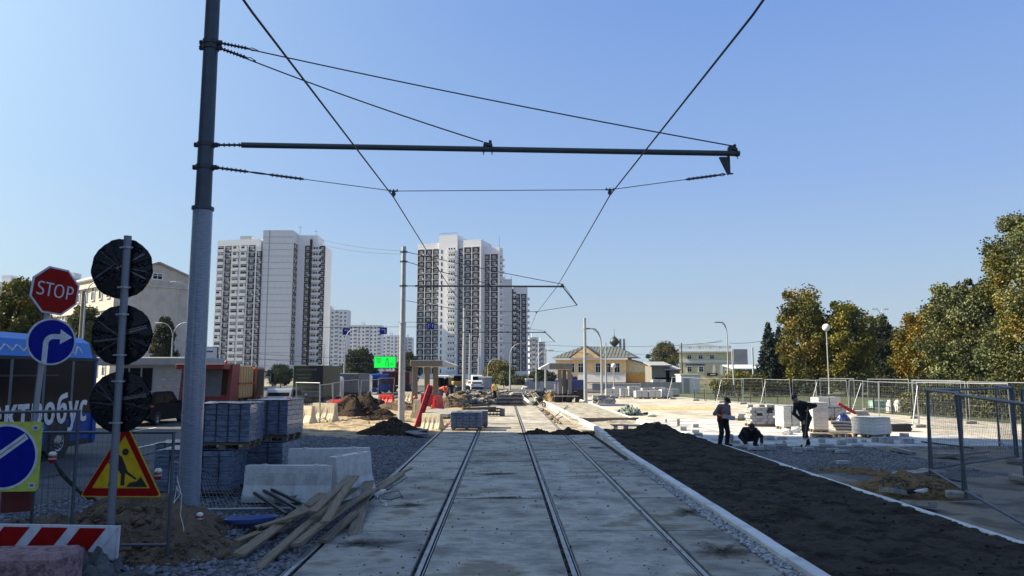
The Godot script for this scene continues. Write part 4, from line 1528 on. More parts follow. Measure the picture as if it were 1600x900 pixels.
func build_overhead() -> void:
	var d := 12.1
	var np := track_pole("nearest overhead line pole, wrapped in silvery film below and dark above", 304.5, d, 9.7, 228, 1155, [], true)
	# the plate under the arm's end, drilled with three holes
	var xe := S(1137, 240, d).x - np.position.x
	var ya := Y(240, d)
	var br := Shape.new()
	for z in [-0.02, 0.02]:
		br.prism([Vector2(xe - 0.15, ya - 0.05), Vector2(xe + 0.03, ya - 0.05), Vector2(xe + 0.03, ya - 0.34), Vector2(xe - 0.01, ya - 0.36)], z - 0.004, z + 0.004)
	for k in 3:
		br.tube([Vector3(xe - 0.055 + k * 0.016, ya - 0.12 - k * 0.07, -0.03), Vector3(xe - 0.055 + k * 0.016, ya - 0.12 - k * 0.07, 0.03)], 0.014, 8)
	br.tube([Vector3(xe - 0.02, ya - 0.34, 0), Vector3(xe + 0.08, ya - 0.335, 0)], 0.014, 6)
	part(np, "end_bracket", br, M.darkmetal)
	span_wire("nearest cross wire with long ribbed insulators under the near arm", np.position.x, d, 263, [[615, 299], [953, 296]], Vector3(S(1134, 271, d).x, Y(271, d), -d), true)
	band(np, Y(263, d), 0.135, 0, M.darkmetal)
	var p2 := track_pole("second overhead line pole, pale grey and standing by a dirt heap", 628, 37.8, 9.0, 447, 882, [902, 477], false)
	span_wire("cross wire under the second pole's arm", p2.position.x, 37.8, 470, [[735, 487], [838, 487]], Vector3(X(902, 37.8), Y(477, 37.8), -37.8), false)
	var p3 := track_pole("third overhead line pole, in front of the tall middle tower", 725, 70.0, 8.6, 519, 853, [867, 534], false)
	span_wire("cross wire under the third pole's arm", p3.position.x, 70.0, 529, [[757, 536], [816, 536]], Vector3(X(867, 70), Y(534, 70), -70), false)
	track_pole("fourth overhead line pole, close right of the third", 734, 112.0, 8.4, 0, 0, [], false)
	track_pole("fifth overhead line pole, far off before the tower's right part", 748, 125.0, 8.2, 0, 0, [], false)
	contact_wire("left contact wire running from overhead down the left track", [Vector3(-2.3, 5.6, 14), Vector3(-1.97, 5.3, -5.5), Vector3(S(615, 303, d).x, Y(304, d) - 0.05, -d), Vector3(-1.8, 5.33, -18), Vector3(-1.75, 5.24, -24), Vector3(X(735, 37.8), 5.5, -37.8), Vector3(-1.8, 5.2, -53), Vector3(X(757, 70), 5.2, -70), Vector3(-1.8, 5.1, -95)], 0.011)
	contact_wire("right contact wire running from overhead down the right track", [Vector3(2.3, 5.6, 14), Vector3(1.96, 5.3, -5.5), Vector3(S(953, 300, d).x, Y(300, d) - 0.05, -d), Vector3(1.76, 5.36, -18), Vector3(1.75, 5.3, -24), Vector3(X(838, 37.8), 5.5, -37.8), Vector3(1.75, 5.2, -53), Vector3(X(816, 70), 5.2, -70), Vector3(1.75, 5.1, -95)], 0.011)
	# thin cables in the distance
	cable("thin cable from the grey blank tower to the second pole", S(499, 374, 150), S(628, 392, 120), 0.4)
	cable("second thin cable between the grey blank tower and the second pole", S(497, 381, 150), S(628, 397, 120), 0.5)
	cable("thin cable crossing the sky above the yellow house", S(830, 538, 140), S(1130, 534, 140), 0.7)
	cable("thin cable crossing behind the yellow house's roof", S(852, 548, 170), S(1075, 553, 170), 0.4)
	cable("thin cable sloping from the cream house to the double lamp", S(1040, 541, 120), S(1128, 532, 110), 0.2)
	cable("thin cable right of the double lamp", S(1140, 536, 110), S(1200, 531, 110), 0.2)
	cable("thin cable across the foot of the left towers", S(330, 545, 130), S(640, 556, 130), 0.8)
	cable("lower thin cable across the foot of the left towers", S(330, 552, 130), S(640, 566, 130), 0.8)
	# masts and lamps
	bare_mast("thick grey pole behind the bench of the right shelter", 914.5, 63, 497, 0.16, M.polegrey)
	bare_mast("slim pale pole left of the right shelter", 852.5, 98, 545, 0.14, M.polegrey)
	bare_mast("slim pole in front of the yellow house's right windows", 947, 100, 535, 0.12, M.polegrey)
	bare_mast("dark pole before the cream house", 1066, 120, 536, 0.12, M.darkmetal)
	bare_mast("leaning grey pole among the bushes", 1147, 74, 546, 0.1, M.polegrey).rotation.z = 0.03
	bare_mast("grey stub pole left of the spruces", 1177, 95, 543, 0.14, M.polegrey)
	bare_mast("tall dark mast rising by the pale green block", 514, 140, 478, 0.16, M.polegrey)
	bare_mast("thin grey mast left of the dark mast", 505, 150, 538, 0.14, M.polegrey)
	bare_mast("old concrete pole behind the stop sign's right edge", 122, 70, 455, 0.2, M.taupe)
	street_lamp("curved lamp before the low white tower", 797, 100, 536, [1.6], M.polegrey)
	street_lamp("curved lamp over the grey hoarding", 838, 95, 547, [1.5], M.polegrey)
	street_lamp("small curved lamp above the site cabin", 762, 130, 561, [1.3], M.polegrey)
	street_lamp("double headed lamp before the yellow house", 940, 72, 513, [-1.1, -0.8], M.polegrey)
	street_lamp("double headed lamp right of the cream house", 1138, 92, 503, [-0.9, -0.6], M.polegrey)
	street_lamp("lamp leaning over from the old house's corner", 290, 92, 441, [-1.7], M.polegrey)
	street_lamp("double headed lamp in front of the blank gable", 267, 80, 505, [-1.2, 1.2], M.polegrey)
	street_lamp("curved lamp on the old concrete pole behind the stop sign", 126, 69, 438, [1.4], M.polegrey)
	street_lamp("high lamp rising behind the park's trees", 1381, 110, 482, [-0.6, 0.5], M.polegrey)
	street_lamp("lamp behind the green hoarding truck", 538, 90, 515, [1.0], M.polegrey)
	for q in [[1294.5, 66.0, 511.5, "globe lamp in front of the linden trees", 0.34], [959, 90.0, 571.5, "small globe lamp before the yellow house", 0.3]]:
		var o := thing("globe_lamp", q[3], "globe lamp", Vector3(X(q[0], q[1]), 0, -q[1]), 0.0, "globe lamps")
		var y := Y(q[2], q[1])
		var s := Shape.new()
		s.tube([Vector3(0, -0.1, 0), Vector3(0, 1.2, 0), Vector3(0, 1.25, 0), Vector3(0, y, 0)], [0.09, 0.085, 0.06, 0.05], 10)
		part(o, "mast", s, M.polegrey)
		s = Shape.new()
		var prof := []
		for i in 13:
			prof.append(Vector2(sin(PI * i / 12.0) * q[4], -cos(PI * i / 12.0) * q[4]))
		s.lathe(Vector3(0, y, 0), prof, 20)
		part(o, "globe", s, M.lampglass)
	# blue lane signs hung over the far street
	for q in [[541, 518, 92.0, 0.2, "blue lane sign at the left, above the green hoarding truck"], [599, 517, 110.0, 0.0, "blue lane sign above the green screen"], [673, 509.5, 110.0, -0.05, "blue double lane sign in front of the tall middle tower"]]:
		var o := thing("lane_sign", q[4], "road sign", S(q[0], q[1], q[2]), q[3], "blue lane signs over the far street")
		var k: float = 0.011 * q[2] / 13.0
		var n := 2 if q[0] > 650 else 1
		for i in n:
			var s := Shape.new()
			var cx: float = (i - (n - 1) * 0.5) * 5.2 * k * 13.0 * 0.09
			s.box(Vector3(cx, 0, 0), Vector3((0.42 if n == 2 else 0.9) * k * 13, 0.85 * k * 13, 0.05))
			var pl := part(o, "plate", s, M.signblue)
			s = Shape.new()
			var w: float = 0.1 * k * 13
			if n == 1:
				s.box(Vector3(cx + w * 2.0, -w, 0.035), Vector3(w * 0.8, w * 4.5, 0.012))
				s.box(Vector3(cx + w * 0.4, w * 1.6, 0.035), Vector3(w * 4.0, w * 0.8, 0.012))
				s.prism([Vector2(cx - w * 2.6, w * 1.6), Vector2(cx - w * 1.2, w * 2.6), Vector2(cx - w * 1.2, w * 0.6)], 0.03, 0.042)
			else:
				s.box(Vector3(cx, -w * 0.6, 0.035), Vector3(w * 0.6, w * 3.6, 0.012))
				s.prism([Vector2(cx - w, w * 1.4), Vector2(cx + w, w * 1.4), Vector2(cx, w * 3.0)], 0.03, 0.042)
			part(pl, "arrow", s, M.signwhite)
		var h := Shape.new()
		h.tube([Vector3(-5.0, 0.62 * k * 13 * 0.8, -0.05), Vector3(5.0, 0.62 * k * 13 * 0.8, -0.05)], 0.03, 5)
		part(o, "hanger", h, M.darkmetal)


# ---------------------------------------------------------------- trees and shrubs
func leaf(s: Shape, p: Vector3, size: float, g: RandomNumberGenerator) -> void:
	var b := Basis(Vector3(g.randf_range(-1, 1), g.randf_range(-1, 1), g.randf_range(-1, 1)).normalized(), g.randf_range(0, TAU))
	var x := b.x * size * 0.5
	var y := b.y * size * g.randf_range(0.3, 0.45)
	var m := b.z * size * 0.12
	s.tri(p - x, p + y + m, p + x)
	s.tri(p - x, p + x, p - y + m)


# crown: an ellipsoid of boughs, each a loose clump of leaves
func broad_tree(called: String, label: String, at: Vector3, h: float, rx: float, low: float, tones: Array, sd: int, leaves := 5000, size := 0.3, group := "") -> Node3D:
	var o := thing(called, label, "tree", at, 0.0, group)
	var g := RandomNumberGenerator.new()
	g.seed = sd
	var trunk := Shape.new()
	var bend := Vector3(g.randf_range(-0.2, 0.2), 0, g.randf_range(-0.2, 0.2))
	trunk.tube([Vector3(0, -0.2, 0), Vector3(0, h * 0.2, 0) + bend, Vector3(0, h * 0.5, 0) + bend * 2.0, Vector3(0, h * 0.86, 0)], [h * 0.026, h * 0.019, h * 0.012, 0.02], 9)
	var crown := Shape.new()
	var boughs := 64
	var ch := (h - low) * 0.5
	for i in boughs:
		var t := i * 2.39996 + g.randf_range(-0.4, 0.4)
		var f := (i + 0.5) / boughs
		var e := -0.92 + 1.86 * f
		var ring := sqrt(maxf(0.0, 1.0 - e * e * e * e)) if e < 0.0 else sqrt(maxf(0.0, 1.0 - e * e)) * (1.0 - 0.22 * e)
		var reach := g.randf_range(0.42, 1.0)
		var c := Vector3(cos(t) * rx * ring * reach, low + ch + e * ch * g.randf_range(0.86, 1.02), sin(t) * rx * ring * reach)
		var root := Vector3(0, clampf(c.y - g.randf_range(0.12, 0.3) * h, h * 0.14, h * 0.8), 0) + bend
		if i % 2 == 0:
			trunk.tube([root, root.lerp(c, 0.5) + Vector3(0, 0.03 * h, 0), c], [h * 0.008, h * 0.005, 0.012], 5, false)
		var br := g.randf_range(0.22, 0.4) * rx
		if i % 7 == 3:   # a thinner bough that breaks the outline
			c = Vector3(c.x * 1.22, c.y + 0.07 * h * maxf(0.0, e), c.z * 1.22)
			br *= 0.55
		var tone: Color = tones[g.randi() % tones.size()]
		var k := g.randf_range(0.72, 1.3)
		for j in leaves / boughs:
			var v := Vector3(g.randfn(), g.randfn() * 0.75, g.randfn())
			v = v.normalized() * br * pow(g.randf(), 0.4) * g.randf_range(0.8, 1.35)
			var q := k * g.randf_range(0.8, 1.65)
			crown.col = Color(tone.r * q, tone.g * q, tone.b * q)
			leaf(crown, c + v + Vector3(0, -0.12 * br * g.randf(), 0), size * g.randf_range(0.7, 1.3), g)
	part(o, "trunk", trunk, M.bark)
	part(o, "crown", crown, M.leaf)
	return o


func spruce(label: String, at: Vector3, h: float, r: float, sd: int, tone: Color) -> void:
	var o := thing("spruce_tree", label, "spruce", at, 0.0, "dark spruces")
	var g := RandomNumberGenerator.new()
	g.seed = sd
	var trunk := Shape.new()
	trunk.tube([Vector3(0, -0.2, 0), Vector3(0, h * 0.98, 0)], [h * 0.016, 0.015], 7)
	var crown := Shape.new()
	var y := h * 0.07
	while y < h * 0.985:
		var f := 1.0 - y / h
		var reach := r * pow(f, 0.85) * g.randf_range(0.82, 1.1)
		var n := 4 + int(9 * f)
		var t0 := g.randf_range(0, TAU)
		for i in n:
			var t := t0 + TAU * i / n + g.randf_range(-0.2, 0.2)
			var l := reach * g.randf_range(0.75, 1.12)
			var dir := Vector3(cos(t), 0, sin(t))
			var steps := 3 + int(l * 5.0)
			for k in steps:
				var u := (k + 0.6) / steps
				var p := dir * l * u + Vector3(0, y - l * 0.32 * u * u + 0.12 * l * maxf(0.0, u - 0.7), 0)
				var w := 0.3 * l * (1.05 - u) + 0.1
				var q := g.randf_range(0.6, 1.35)
				crown.col = Color(tone.r * q, tone.g * q, tone.b * q)
				for m in 3:
					leaf(crown, p + Vector3(g.randf_range(-w, w), g.randf_range(-0.12, 0.05) - 0.06 * m, g.randf_range(-w, w)), g.randf_range(0.2, 0.42), g)
		y += h * 0.03 * g.randf_range(0.8, 1.2)
	part(o, "trunk", trunk, M.bark)
	part(o, "crown", crown, M.needle)


func shrub(label: String, at: Vector3, rx: float, h: float, tones: Array, sd: int, leaves := 1500, size := 0.2) -> void:
	var o := thing("shrub", label, "shrub", at, 0.0, "shrubs behind the fences")
	var g := RandomNumberGenerator.new()
	g.seed = sd
	var st := Shape.new()
	var crown := Shape.new()
	for i in 16:
		var t := g.randf_range(0, TAU)
		var c := Vector3(cos(t) * rx * sqrt(g.randf()) * 0.8, h * g.randf_range(0.3, 0.85), sin(t) * rx * g.randf() * 0.7)
		st.tube([Vector3(c.x * 0.3, 0, c.z * 0.3), c], [0.03, 0.01], 5, false)
		var tone: Color = tones[g.randi() % tones.size()]
		var k := g.randf_range(0.75, 1.25)
		for j in leaves / 16:
			var v := Vector3(g.randfn(), g.randfn() * 0.8, g.randfn()).normalized() * h * 0.28 * pow(g.randf(), 0.4)
			var q := k * g.randf_range(0.65, 1.35)
			crown.col = Color(tone.r * q, tone.g * q, tone.b * q)
			leaf(crown, c + v, size * g.randf_range(0.6, 1.3), g)
	part(o, "stem", st, M.bark)
	part(o, "foliage", crown, M.leaf)


func build_plants() -> void:
	var olive := [Color(0.095, 0.095, 0.025), Color(0.115, 0.11, 0.028), Color(0.14, 0.11, 0.026), Color(0.07, 0.075, 0.022)]
	var yellowing := [Color(0.1, 0.1, 0.02), Color(0.13, 0.12, 0.024), Color(0.15, 0.125, 0.024), Color(0.08, 0.085, 0.022)]
	var orange := [Color(0.17, 0.12, 0.022), Color(0.2, 0.12, 0.02), Color(0.13, 0.11, 0.022), Color(0.085, 0.08, 0.02)]
	var greyish := [Color(0.095, 0.11, 0.05), Color(0.12, 0.13, 0.06), Color(0.075, 0.085, 0.035), Color(0.135, 0.135, 0.05)]
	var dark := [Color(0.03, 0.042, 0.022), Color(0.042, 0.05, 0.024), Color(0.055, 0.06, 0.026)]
	var park := "trees of the park behind the fences"
	var put := func(called: String, label: String, u0: float, u1: float, v: float, d: float, low: float, tones: Array, sd: int, n: int, size: float, group: String) -> void:
		var a := X(u0, d)
		var b := X(u1, d)
		broad_tree(called, label, Vector3((a + b) * 0.5, 0, -d), Y(v, d), (b - a) * 0.46, low, tones, sd, int(n * 2.6), size * 0.76, group)
	spruce("left of the two dark spruces at the park's edge", Vector3(X(1203, 84), 0, -84), Y(500, 84), 2.5, 4, Color(0.03, 0.045, 0.04))
	spruce("right, shorter of the two dark spruces at the park's edge", Vector3(X(1219, 86), 0, -86), Y(506, 86), 2.3, 9, Color(0.028, 0.042, 0.036))
	put.call("linden_tree", "tall browning linden right behind the spruces", 1216, 1300, 452, 80, 0.6, olive + [Color(0.14, 0.105, 0.03)], 21, 8000, 0.32, park)
	put.call("linden_tree", "round yellow green linden left of the dark tree", 1282, 1366, 470, 78, 0.6, yellowing, 22, 8000, 0.32, park)
	put.call("dark_tree", "narrow dark green tree right of the round linden", 1350, 1404, 492, 84, 0.5, dark, 23, 6000, 0.3, park)
	put.call("maple_tree", "orange autumn maple in the middle of the park", 1398, 1492, 492, 72, 0.4, orange, 24, 8000, 0.3, park)
	put.call("willow_tree", "wide grey green tree behind the orange maple", 1440, 1556, 444, 66, 0.3, greyish, 25, 10000, 0.3, park)
	put.call("dark_tree", "tall dark tree between the grey green tree and the right edge", 1506, 1584, 430, 64, 0.3, dark + [greyish[0]], 26, 8000, 0.28, park)
	put.call("poplar_tree", "tallest tree, yellow green, cut off by the right edge", 1546, 1690, 318, 50, 0.2, greyish + olive, 27, 14000, 0.25, park)
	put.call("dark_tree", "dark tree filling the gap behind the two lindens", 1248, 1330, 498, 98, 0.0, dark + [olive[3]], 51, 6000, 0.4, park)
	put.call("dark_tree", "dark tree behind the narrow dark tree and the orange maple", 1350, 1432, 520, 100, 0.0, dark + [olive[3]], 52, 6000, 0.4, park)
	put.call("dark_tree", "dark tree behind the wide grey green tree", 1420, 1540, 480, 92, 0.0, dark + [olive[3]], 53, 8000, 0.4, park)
	put.call("linden_tree", "tree outside the right edge, next in the park's row", 1720, 1860, 380, 50, 0.4, olive, 28, 6000, 0.35, park)
	for q in [[1112, 1140, 598, 74.0, 1, "green shrub left of the leaning grey pole"], [1136, 1168, 582, 76.0, 2, "tall green shrub behind the leaning grey pole"], [1166, 1192, 588, 78.0, 3, "yellowing shrub left of the spruces"], [1188, 1224, 598, 79.0, 4, "dark shrub at the spruces' foot"]]:
		shrub(q[5], Vector3((X(q[0], q[3]) + X(q[1], q[3])) * 0.5, 0, -q[3]), (X(q[1], q[3]) - X(q[0], q[3])) * 0.5 + 0.3, Y(q[2], q[3]) + 0.2, yellowing if q[4] != 4 else dark, 40 + q[4], 2600, 0.2)
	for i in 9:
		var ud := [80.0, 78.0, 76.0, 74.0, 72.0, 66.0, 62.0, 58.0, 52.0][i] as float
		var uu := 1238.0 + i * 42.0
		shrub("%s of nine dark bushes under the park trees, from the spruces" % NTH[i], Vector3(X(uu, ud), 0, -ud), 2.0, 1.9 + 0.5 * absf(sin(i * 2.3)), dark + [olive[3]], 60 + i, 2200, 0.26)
	# clipped hedge inside the park, seen through the near panels
	var hd := thing("hedge", "low clipped hedge seen through the near mesh panels", "hedge", Vector3(0, 0, 0))
	var hs := Shape.new()
	var g := RandomNumberGenerator.new()
	g.seed = 77
	for i in 15000:
		var t := g.randf()
		var p := Vector3(24.3, 0, -46).lerp(Vector3(30.0, 0, -27), t) + Vector3(g.randf_range(0, 1.3), 1.25 * pow(g.randf(), 0.7), g.randf_range(-0.2, 0.2))
		var q := g.randf_range(0.6, 1.4)
		hs.col = Color(0.1 * q, 0.1 * q, 0.035 * q)
		leaf(hs, p, g.randf_range(0.1, 0.2), g)
	part(hd, "foliage", hs, M.leaf)
	# left side
	var left := "trees along the street on the left"
	put.call("street_tree", "large olive tree behind the bus at the left edge", -22, 72, 438, 62, 1.5, olive, 31, 9000, 0.32, left)
	put.call("street_tree", "paler small tree right of the stop sign", 98, 152, 478, 76, 1.5, greyish, 32, 6000, 0.3, left)
	put.call("street_tree", "dark tree before the blank gable", 234, 274, 494, 88, 1.2, dark, 33, 5000, 0.3, left)
	put.call("street_tree", "small pale green tree under the grey blank tower", 418, 460, 572, 120, 0.8, greyish, 34, 3500, 0.35, left)
	put.call("street_tree", "dark green tree left of the green screen", 534, 590, 547, 150, 0.5, dark + [olive[3]], 35, 5000, 0.45, left)
	put.call("street_tree", "dark tree between the green screen and the second pole", 620, 656, 553, 140, 0.5, dark, 36, 4000, 0.4, left)
	put.call("street_tree", "green tree right of the fifth pole", 752, 804, 566, 170, 0.5, olive, 37, 4000, 0.45, left)
	put.call("street_tree", "small grey tree by the site cabin", 776, 800, 582, 120, 0.5, greyish, 38, 2000, 0.3, left)
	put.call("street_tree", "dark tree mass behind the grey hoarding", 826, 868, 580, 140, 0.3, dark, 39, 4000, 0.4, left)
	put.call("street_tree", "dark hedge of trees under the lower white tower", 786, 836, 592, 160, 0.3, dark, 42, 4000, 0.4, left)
	put.call("street_tree", "bushy tree between the yellow and the cream house", 1014, 1066, 535, 215, 1.0, olive + dark, 43, 5000, 0.5, left)


# ---------------------------------------------------------------- vehicles
func wheel(parent: Node3D, at: Vector3, r: float, w: float) -> void:
	var q := Basis(Vector3.BACK, PI / 2)
	var s := Shape.new()
	s.lathe(at, [Vector2(r * 0.6, -w * 0.5), Vector2(r * 0.94, -w * 0.5), Vector2(r, -w * 0.36), Vector2(r, w * 0.36), Vector2(r * 0.94, w * 0.5), Vector2(r * 0.6, w * 0.5)], 24, q)
	var t := part(parent, "wheel", s, M.rubber)
	s = Shape.new()
	for sg in [-1.0, 1.0]:
		s.lathe(at, [Vector2(r * 0.62, sg * w * 0.44), Vector2(r * 0.5, sg * w * 0.36), Vector2(r * 0.2, sg * w * 0.4), Vector2(r * 0.16, sg * w * 0.5), Vector2(0.0, sg * w * 0.5)], 18, q)
		for k in 8:
			var a := TAU * k / 8
			s.box(at + Vector3(sg * w * 0.42, cos(a) * r * 0.36, sin(a) * r * 0.36), Vector3(0.02, 0.05, 0.05))
	part(t, "rim", s, M.carsilver)


func lettering(parent: Node3D, text: String, at: Vector3, turn: float, height: float, width: float, m: Material, face := "Droid Sans", weight := 700, called := "lettering", depth := 0.006) -> void:
	var f := SystemFont.new()
	f.font_names = PackedStringArray([face])
	f.font_weight = weight
	var t := TextMesh.new()
	t.text = text
	t.font = f
	t.font_size = 64
	t.pixel_size = 0.01
	t.depth = depth / 0.01 * 0.01
	var bb := t.get_aabb()
	var o := part(parent, called, t, m)
	var sy := height / maxf(bb.size.y, 0.001)
	var sx := width / maxf(bb.size.x, 0.001)
	o.transform = Transform3D(Basis(Vector3.UP, turn) * Basis.from_scale(Vector3(sx, sy, 1.0)), at)


# a car standing along z with its tail at +z; half-length l, half-width w
func car(label: String, at: Vector3, turn: float, paint: Material, l := 2.25, w := 0.92, h := 1.62, group := "") -> Node3D:
	var o := thing("parked_car", label, "car", at, turn, group)
	var sh := func(poly: Array, half: float) -> Shape:
		var s := Shape.new()
		s.prism(poly, -half, half, Transform3D(Basis(Vector3.UP, PI / 2), Vector3.ZERO))
		return s
	# outline along the car: x forward
	var body := [Vector2(-l, 0.42), Vector2(-l + 0.06, 0.9), Vector2(-l + 0.14, 1.02), Vector2(0.55 * l, 1.02), Vector2(0.93 * l, 0.88), Vector2(l, 0.7), Vector2(l, 0.34), Vector2(0.8 * l, 0.22), Vector2(-0.85 * l, 0.24)]
	part(o, "body", sh.call(body, w), paint)
	var cab := [Vector2(-l + 0.12, 1.0), Vector2(-l + 0.42, h - 0.1), Vector2(-l + 0.62, h), Vector2(0.05 * l, h), Vector2(0.2 * l, h - 0.06), Vector2(0.52 * l, 1.0)]
	part(o, "cabin", sh.call(cab, w * 0.86), paint)
	for sg in [-1.0, 1.0]:
		for k in 2:
			var x0 := [-0.72 * l, -0.2 * l][k] as float
			var x1 := [-0.25 * l, 0.3 * l][k] as float
			var s := Shape.new()
			s.prism([Vector2(x0, 1.05), Vector2(x0 + (0.2 if k == 0 else 0.0), h - 0.12), Vector2(x1 - (0.0 if k == 0 else 0.42), h - 0.12), Vector2(x1, 1.05)], sg * w * 0.862 - 0.006, sg * w * 0.862 + 0.006, Transform3D(Basis(Vector3.UP, PI / 2), Vector3.ZERO))
			part(o, "side_window", s, M.glassdark)
		var tl := Shape.new()
		tl.box(Vector3(sg * (w - 0.18), 0.92, l - 0.02), Vector3(0.34, 0.14, 0.12), Basis(), 0.03)
		tl.box(Vector3(sg * (w + 0.001), 0.92, l - 0.2), Vector3(0.03, 0.1, 0.3), Basis(), 0.01)
		part(o, "tail_light", tl, M.lampred)
		var mi := Shape.new()
		mi.box(Vector3(sg * (w + 0.1), 1.08, -0.32 * l), Vector3(0.2, 0.14, 0.1), Basis(), 0.04)
		part(o, "mirror", mi, paint)
		for z in [-0.62 * l, 0.62 * l]:
			wheel(o, Vector3(sg * (w - 0.1), 0.34, z), 0.34, 0.22)
	var rw := Shape.new()
	rw.bar(Vector3(0, 1.08, l - 0.16), Vector3(0, h - 0.14, l - 0.42), w * 1.5, 0.02)
	part(o, "rear_window", rw, M.glassdark)
	var bp := Shape.new()
	bp.box(Vector3(0, 0.48, l + 0.02), Vector3(w * 1.92, 0.26, 0.16), Basis(), 0.05)
	part(o, "bumper", bp, M.rubber)
	var pt := Shape.new()
	pt.box(Vector3(0, 0.78, l - 0.01), Vector3(0.52, 0.12, 0.04))
	part(o, "number_plate", pt, M.signwhite)
	return o


func build_vehicles() -> void:
	# the blue and black electric bus along the left edge
	var bx := -13.2
	var o := thing("electric_bus", "blue and black electric bus with white lettering at the left edge", "bus", Vector3(bx, 0, -24.2))
	var L := 12.0
	var s := Shape.new()
	s.prism([Vector2(0, 0.28), Vector2(-2.5, 0.28), Vector2(-2.5, 3.05), Vector2(-0.06, 3.05), Vector2(0, 2.9)], 0.0, L)
	part(o, "body", s, M.busblue)
	s = Shape.new()
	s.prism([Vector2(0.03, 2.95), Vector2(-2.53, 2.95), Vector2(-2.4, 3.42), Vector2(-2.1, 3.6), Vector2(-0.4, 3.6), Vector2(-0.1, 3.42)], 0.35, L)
	var rf := part(o, "roof_fairing", s, M.busblue_skylit)
	for k in 3:
		s = Shape.new()
		var p := []
		for i in 150:
			var z := 0.9 + i * 0.032
			var amp := (0.15 - k * 0.03) * (0.75 + 0.2 * sin(z * 1.1))
			var yy := 3.17 + amp * sin(z * 13.0 + k * 0.35) + k * 0.012
			p.append(Vector3(0.03 - (yy - 2.95) * 0.277 + 0.006, yy, z))
		s.tube(p, 0.013, 4, false)
		part(rf, "wave_stripe", s, M.white)
	# windows: dark glass from waist to roof, in bays
	var bays := [[0.15, 1.35], [1.4, 2.75], [2.8, 4.2], [4.25, 5.6], [5.65, 7.1], [7.15, 8.6], [8.65, 10.1], [10.15, 11.6]]
	for b in bays:
		s = Shape.new()
		s.box(Vector3(0.006, 1.98 if b[0] > 1.0 else 2.05, (b[0] + b[1]) * 0.5), Vector3(0.03, 1.75 if b[0] > 1.0 else 1.6, b[1] - b[0]), Basis(), 0.008)
		part(o, "window", s, M.glassdark)
	s = Shape.new()
	s.box(Vector3(0.0, 2.9, L * 0.5), Vector3(0.05, 0.08, L))
	s.box(Vector3(0.014, 2.42, 6.8), Vector3(0.03, 0.05, 9.4))
	part(o, "window_rail", s, M.rubber)
	for z in [1.38, 2.78, 4.22]:
		s = Shape.new()
		s.box(Vector3(0.016, 2.0, z), Vector3(0.03, 1.7, 0.12))
		part(o, "door_pillar", s, M.tarpgrey)
	s = Shape.new()
	s.box(Vector3(0.0, 0.35, L * 0.5), Vector3(0.04, 0.16, L))
	part(o, "skirt", s, M.rubber)
	s = Shape.new()
	s.lathe(Vector3(0.012, 0.52, 1.9), [Vector2(0.0, 0.0), Vector2(0.62, 0.0), Vector2(0.62, -0.02)], 22, Basis(Vector3.BACK, -PI / 2))
	part(o, "wheel_arch", s, M.black)
	wheel(o, Vector3(-0.1, 0.48, 1.9), 0.48, 0.3)
	s = Shape.new()
	s.box(Vector3(0.02, 0.9, 0.05), Vector3(0.06, 1.2, 0.24), Basis(), 0.03)
	part(o, "corner_panel", s, M.busblue)
	s = Shape.new()
	s.box(Vector3(-1.25, 1.95, -0.01), Vector3(2.2, 1.5, 0.04))
	part(o, "end_window", s, M.glassdark)
	for x in [-0.2, -2.3]:
		s = Shape.new()
		s.box(Vector3(x, 1.0, -0.02), Vector3(0.22, 0.3, 0.05), Basis(), 0.02)
		part(o, "tail_light", s, M.lampred)
	lettering(o, "электробус", Vector3(0.03, 1.4, 3.3), PI / 2, 1.2, 5.6, M.white)
	lettering(o, "T005", Vector3(0.008, 0.94, 3.3), PI / 2, 0.14, 0.55, M.signwhite)
	lettering(o, "зак", Vector3(0.008, 0.72, 3.36), PI / 2, 0.14, 0.4, M.signwhite)
	lettering(o, "мой скор", Vector3(0.008, 0.5, 3.2), PI / 2, 0.15, 0.8, M.signwhite)
	s = Shape.new()
	var ring := []
	for i in 25:
		ring.append(Vector3(0.012, 0.97 + 0.11 * sin(TAU * i / 24), 2.72 + 0.11 * cos(TAU * i / 24)))
	s.tube(ring, 0.012, 4, false)
	s.lathe(Vector3(0.012, 0.97, 2.72), [Vector2(0.045, 0), Vector2(0, 0.004)], 12, Basis(Vector3.BACK, -PI / 2))
	part(o, "round_emblem", s, M.signwhite)
	# cars
	car("dark car with red tail lights parked behind the bus", Vector3(-17.75, -0.05, -37.9), 0.0, M.carblack)
	car("white car behind the fourth pole", Vector3(X(741, 105), -0.1, -105), 0.25, M.carwhite, 2.2, 0.9, 1.5, "far cars on the cross street")
	car("silver car behind the pale barrier, left of the backhoe", Vector3(X(632, 96), -0.1, -96), 0.3, M.carsilver, 2.2, 0.9, 1.55, "far cars on the cross street")
	car("pale car half hidden by the wrapped stacks", Vector3(X(436, 47), -0.05, -49), 0.0, M.carsilver, 2.2, 0.9, 1.55)
	# white van
	o = thing("van", "small white van with dark windscreen behind the poles", "van", Vector3(X(746, 120), -0.1, -120), 0.15)
	s = Shape.new()
	s.box(Vector3(0, 1.25, -1.8), Vector3(1.9, 1.9, 4.0), Basis(), 0.2)
	part(o, "body", s, M.carwhite)
	s = Shape.new()
	s.box(Vector3(0, 1.6, 0.21), Vector3(1.6, 0.7, 0.05))
	part(o, "windscreen", s, M.glassdark)
	s = Shape.new()
	s.box(Vector3(0, 0.5, 0.24), Vector3(1.85, 0.3, 0.12), Basis(), 0.04)
	part(o, "bumper", s, M.rubber)
	for x in [-0.8, 0.8]:
		wheel(o, Vector3(x, 0.34, -0.5), 0.34, 0.22)
	# rubbish lorry: red tail, ribbed tan bin, orange cab
	var d := 43.0
	var x0 := X(287, d)
	var x1 := X(361, d)
	var w := x1 - x0
	var h := Y(569, d)
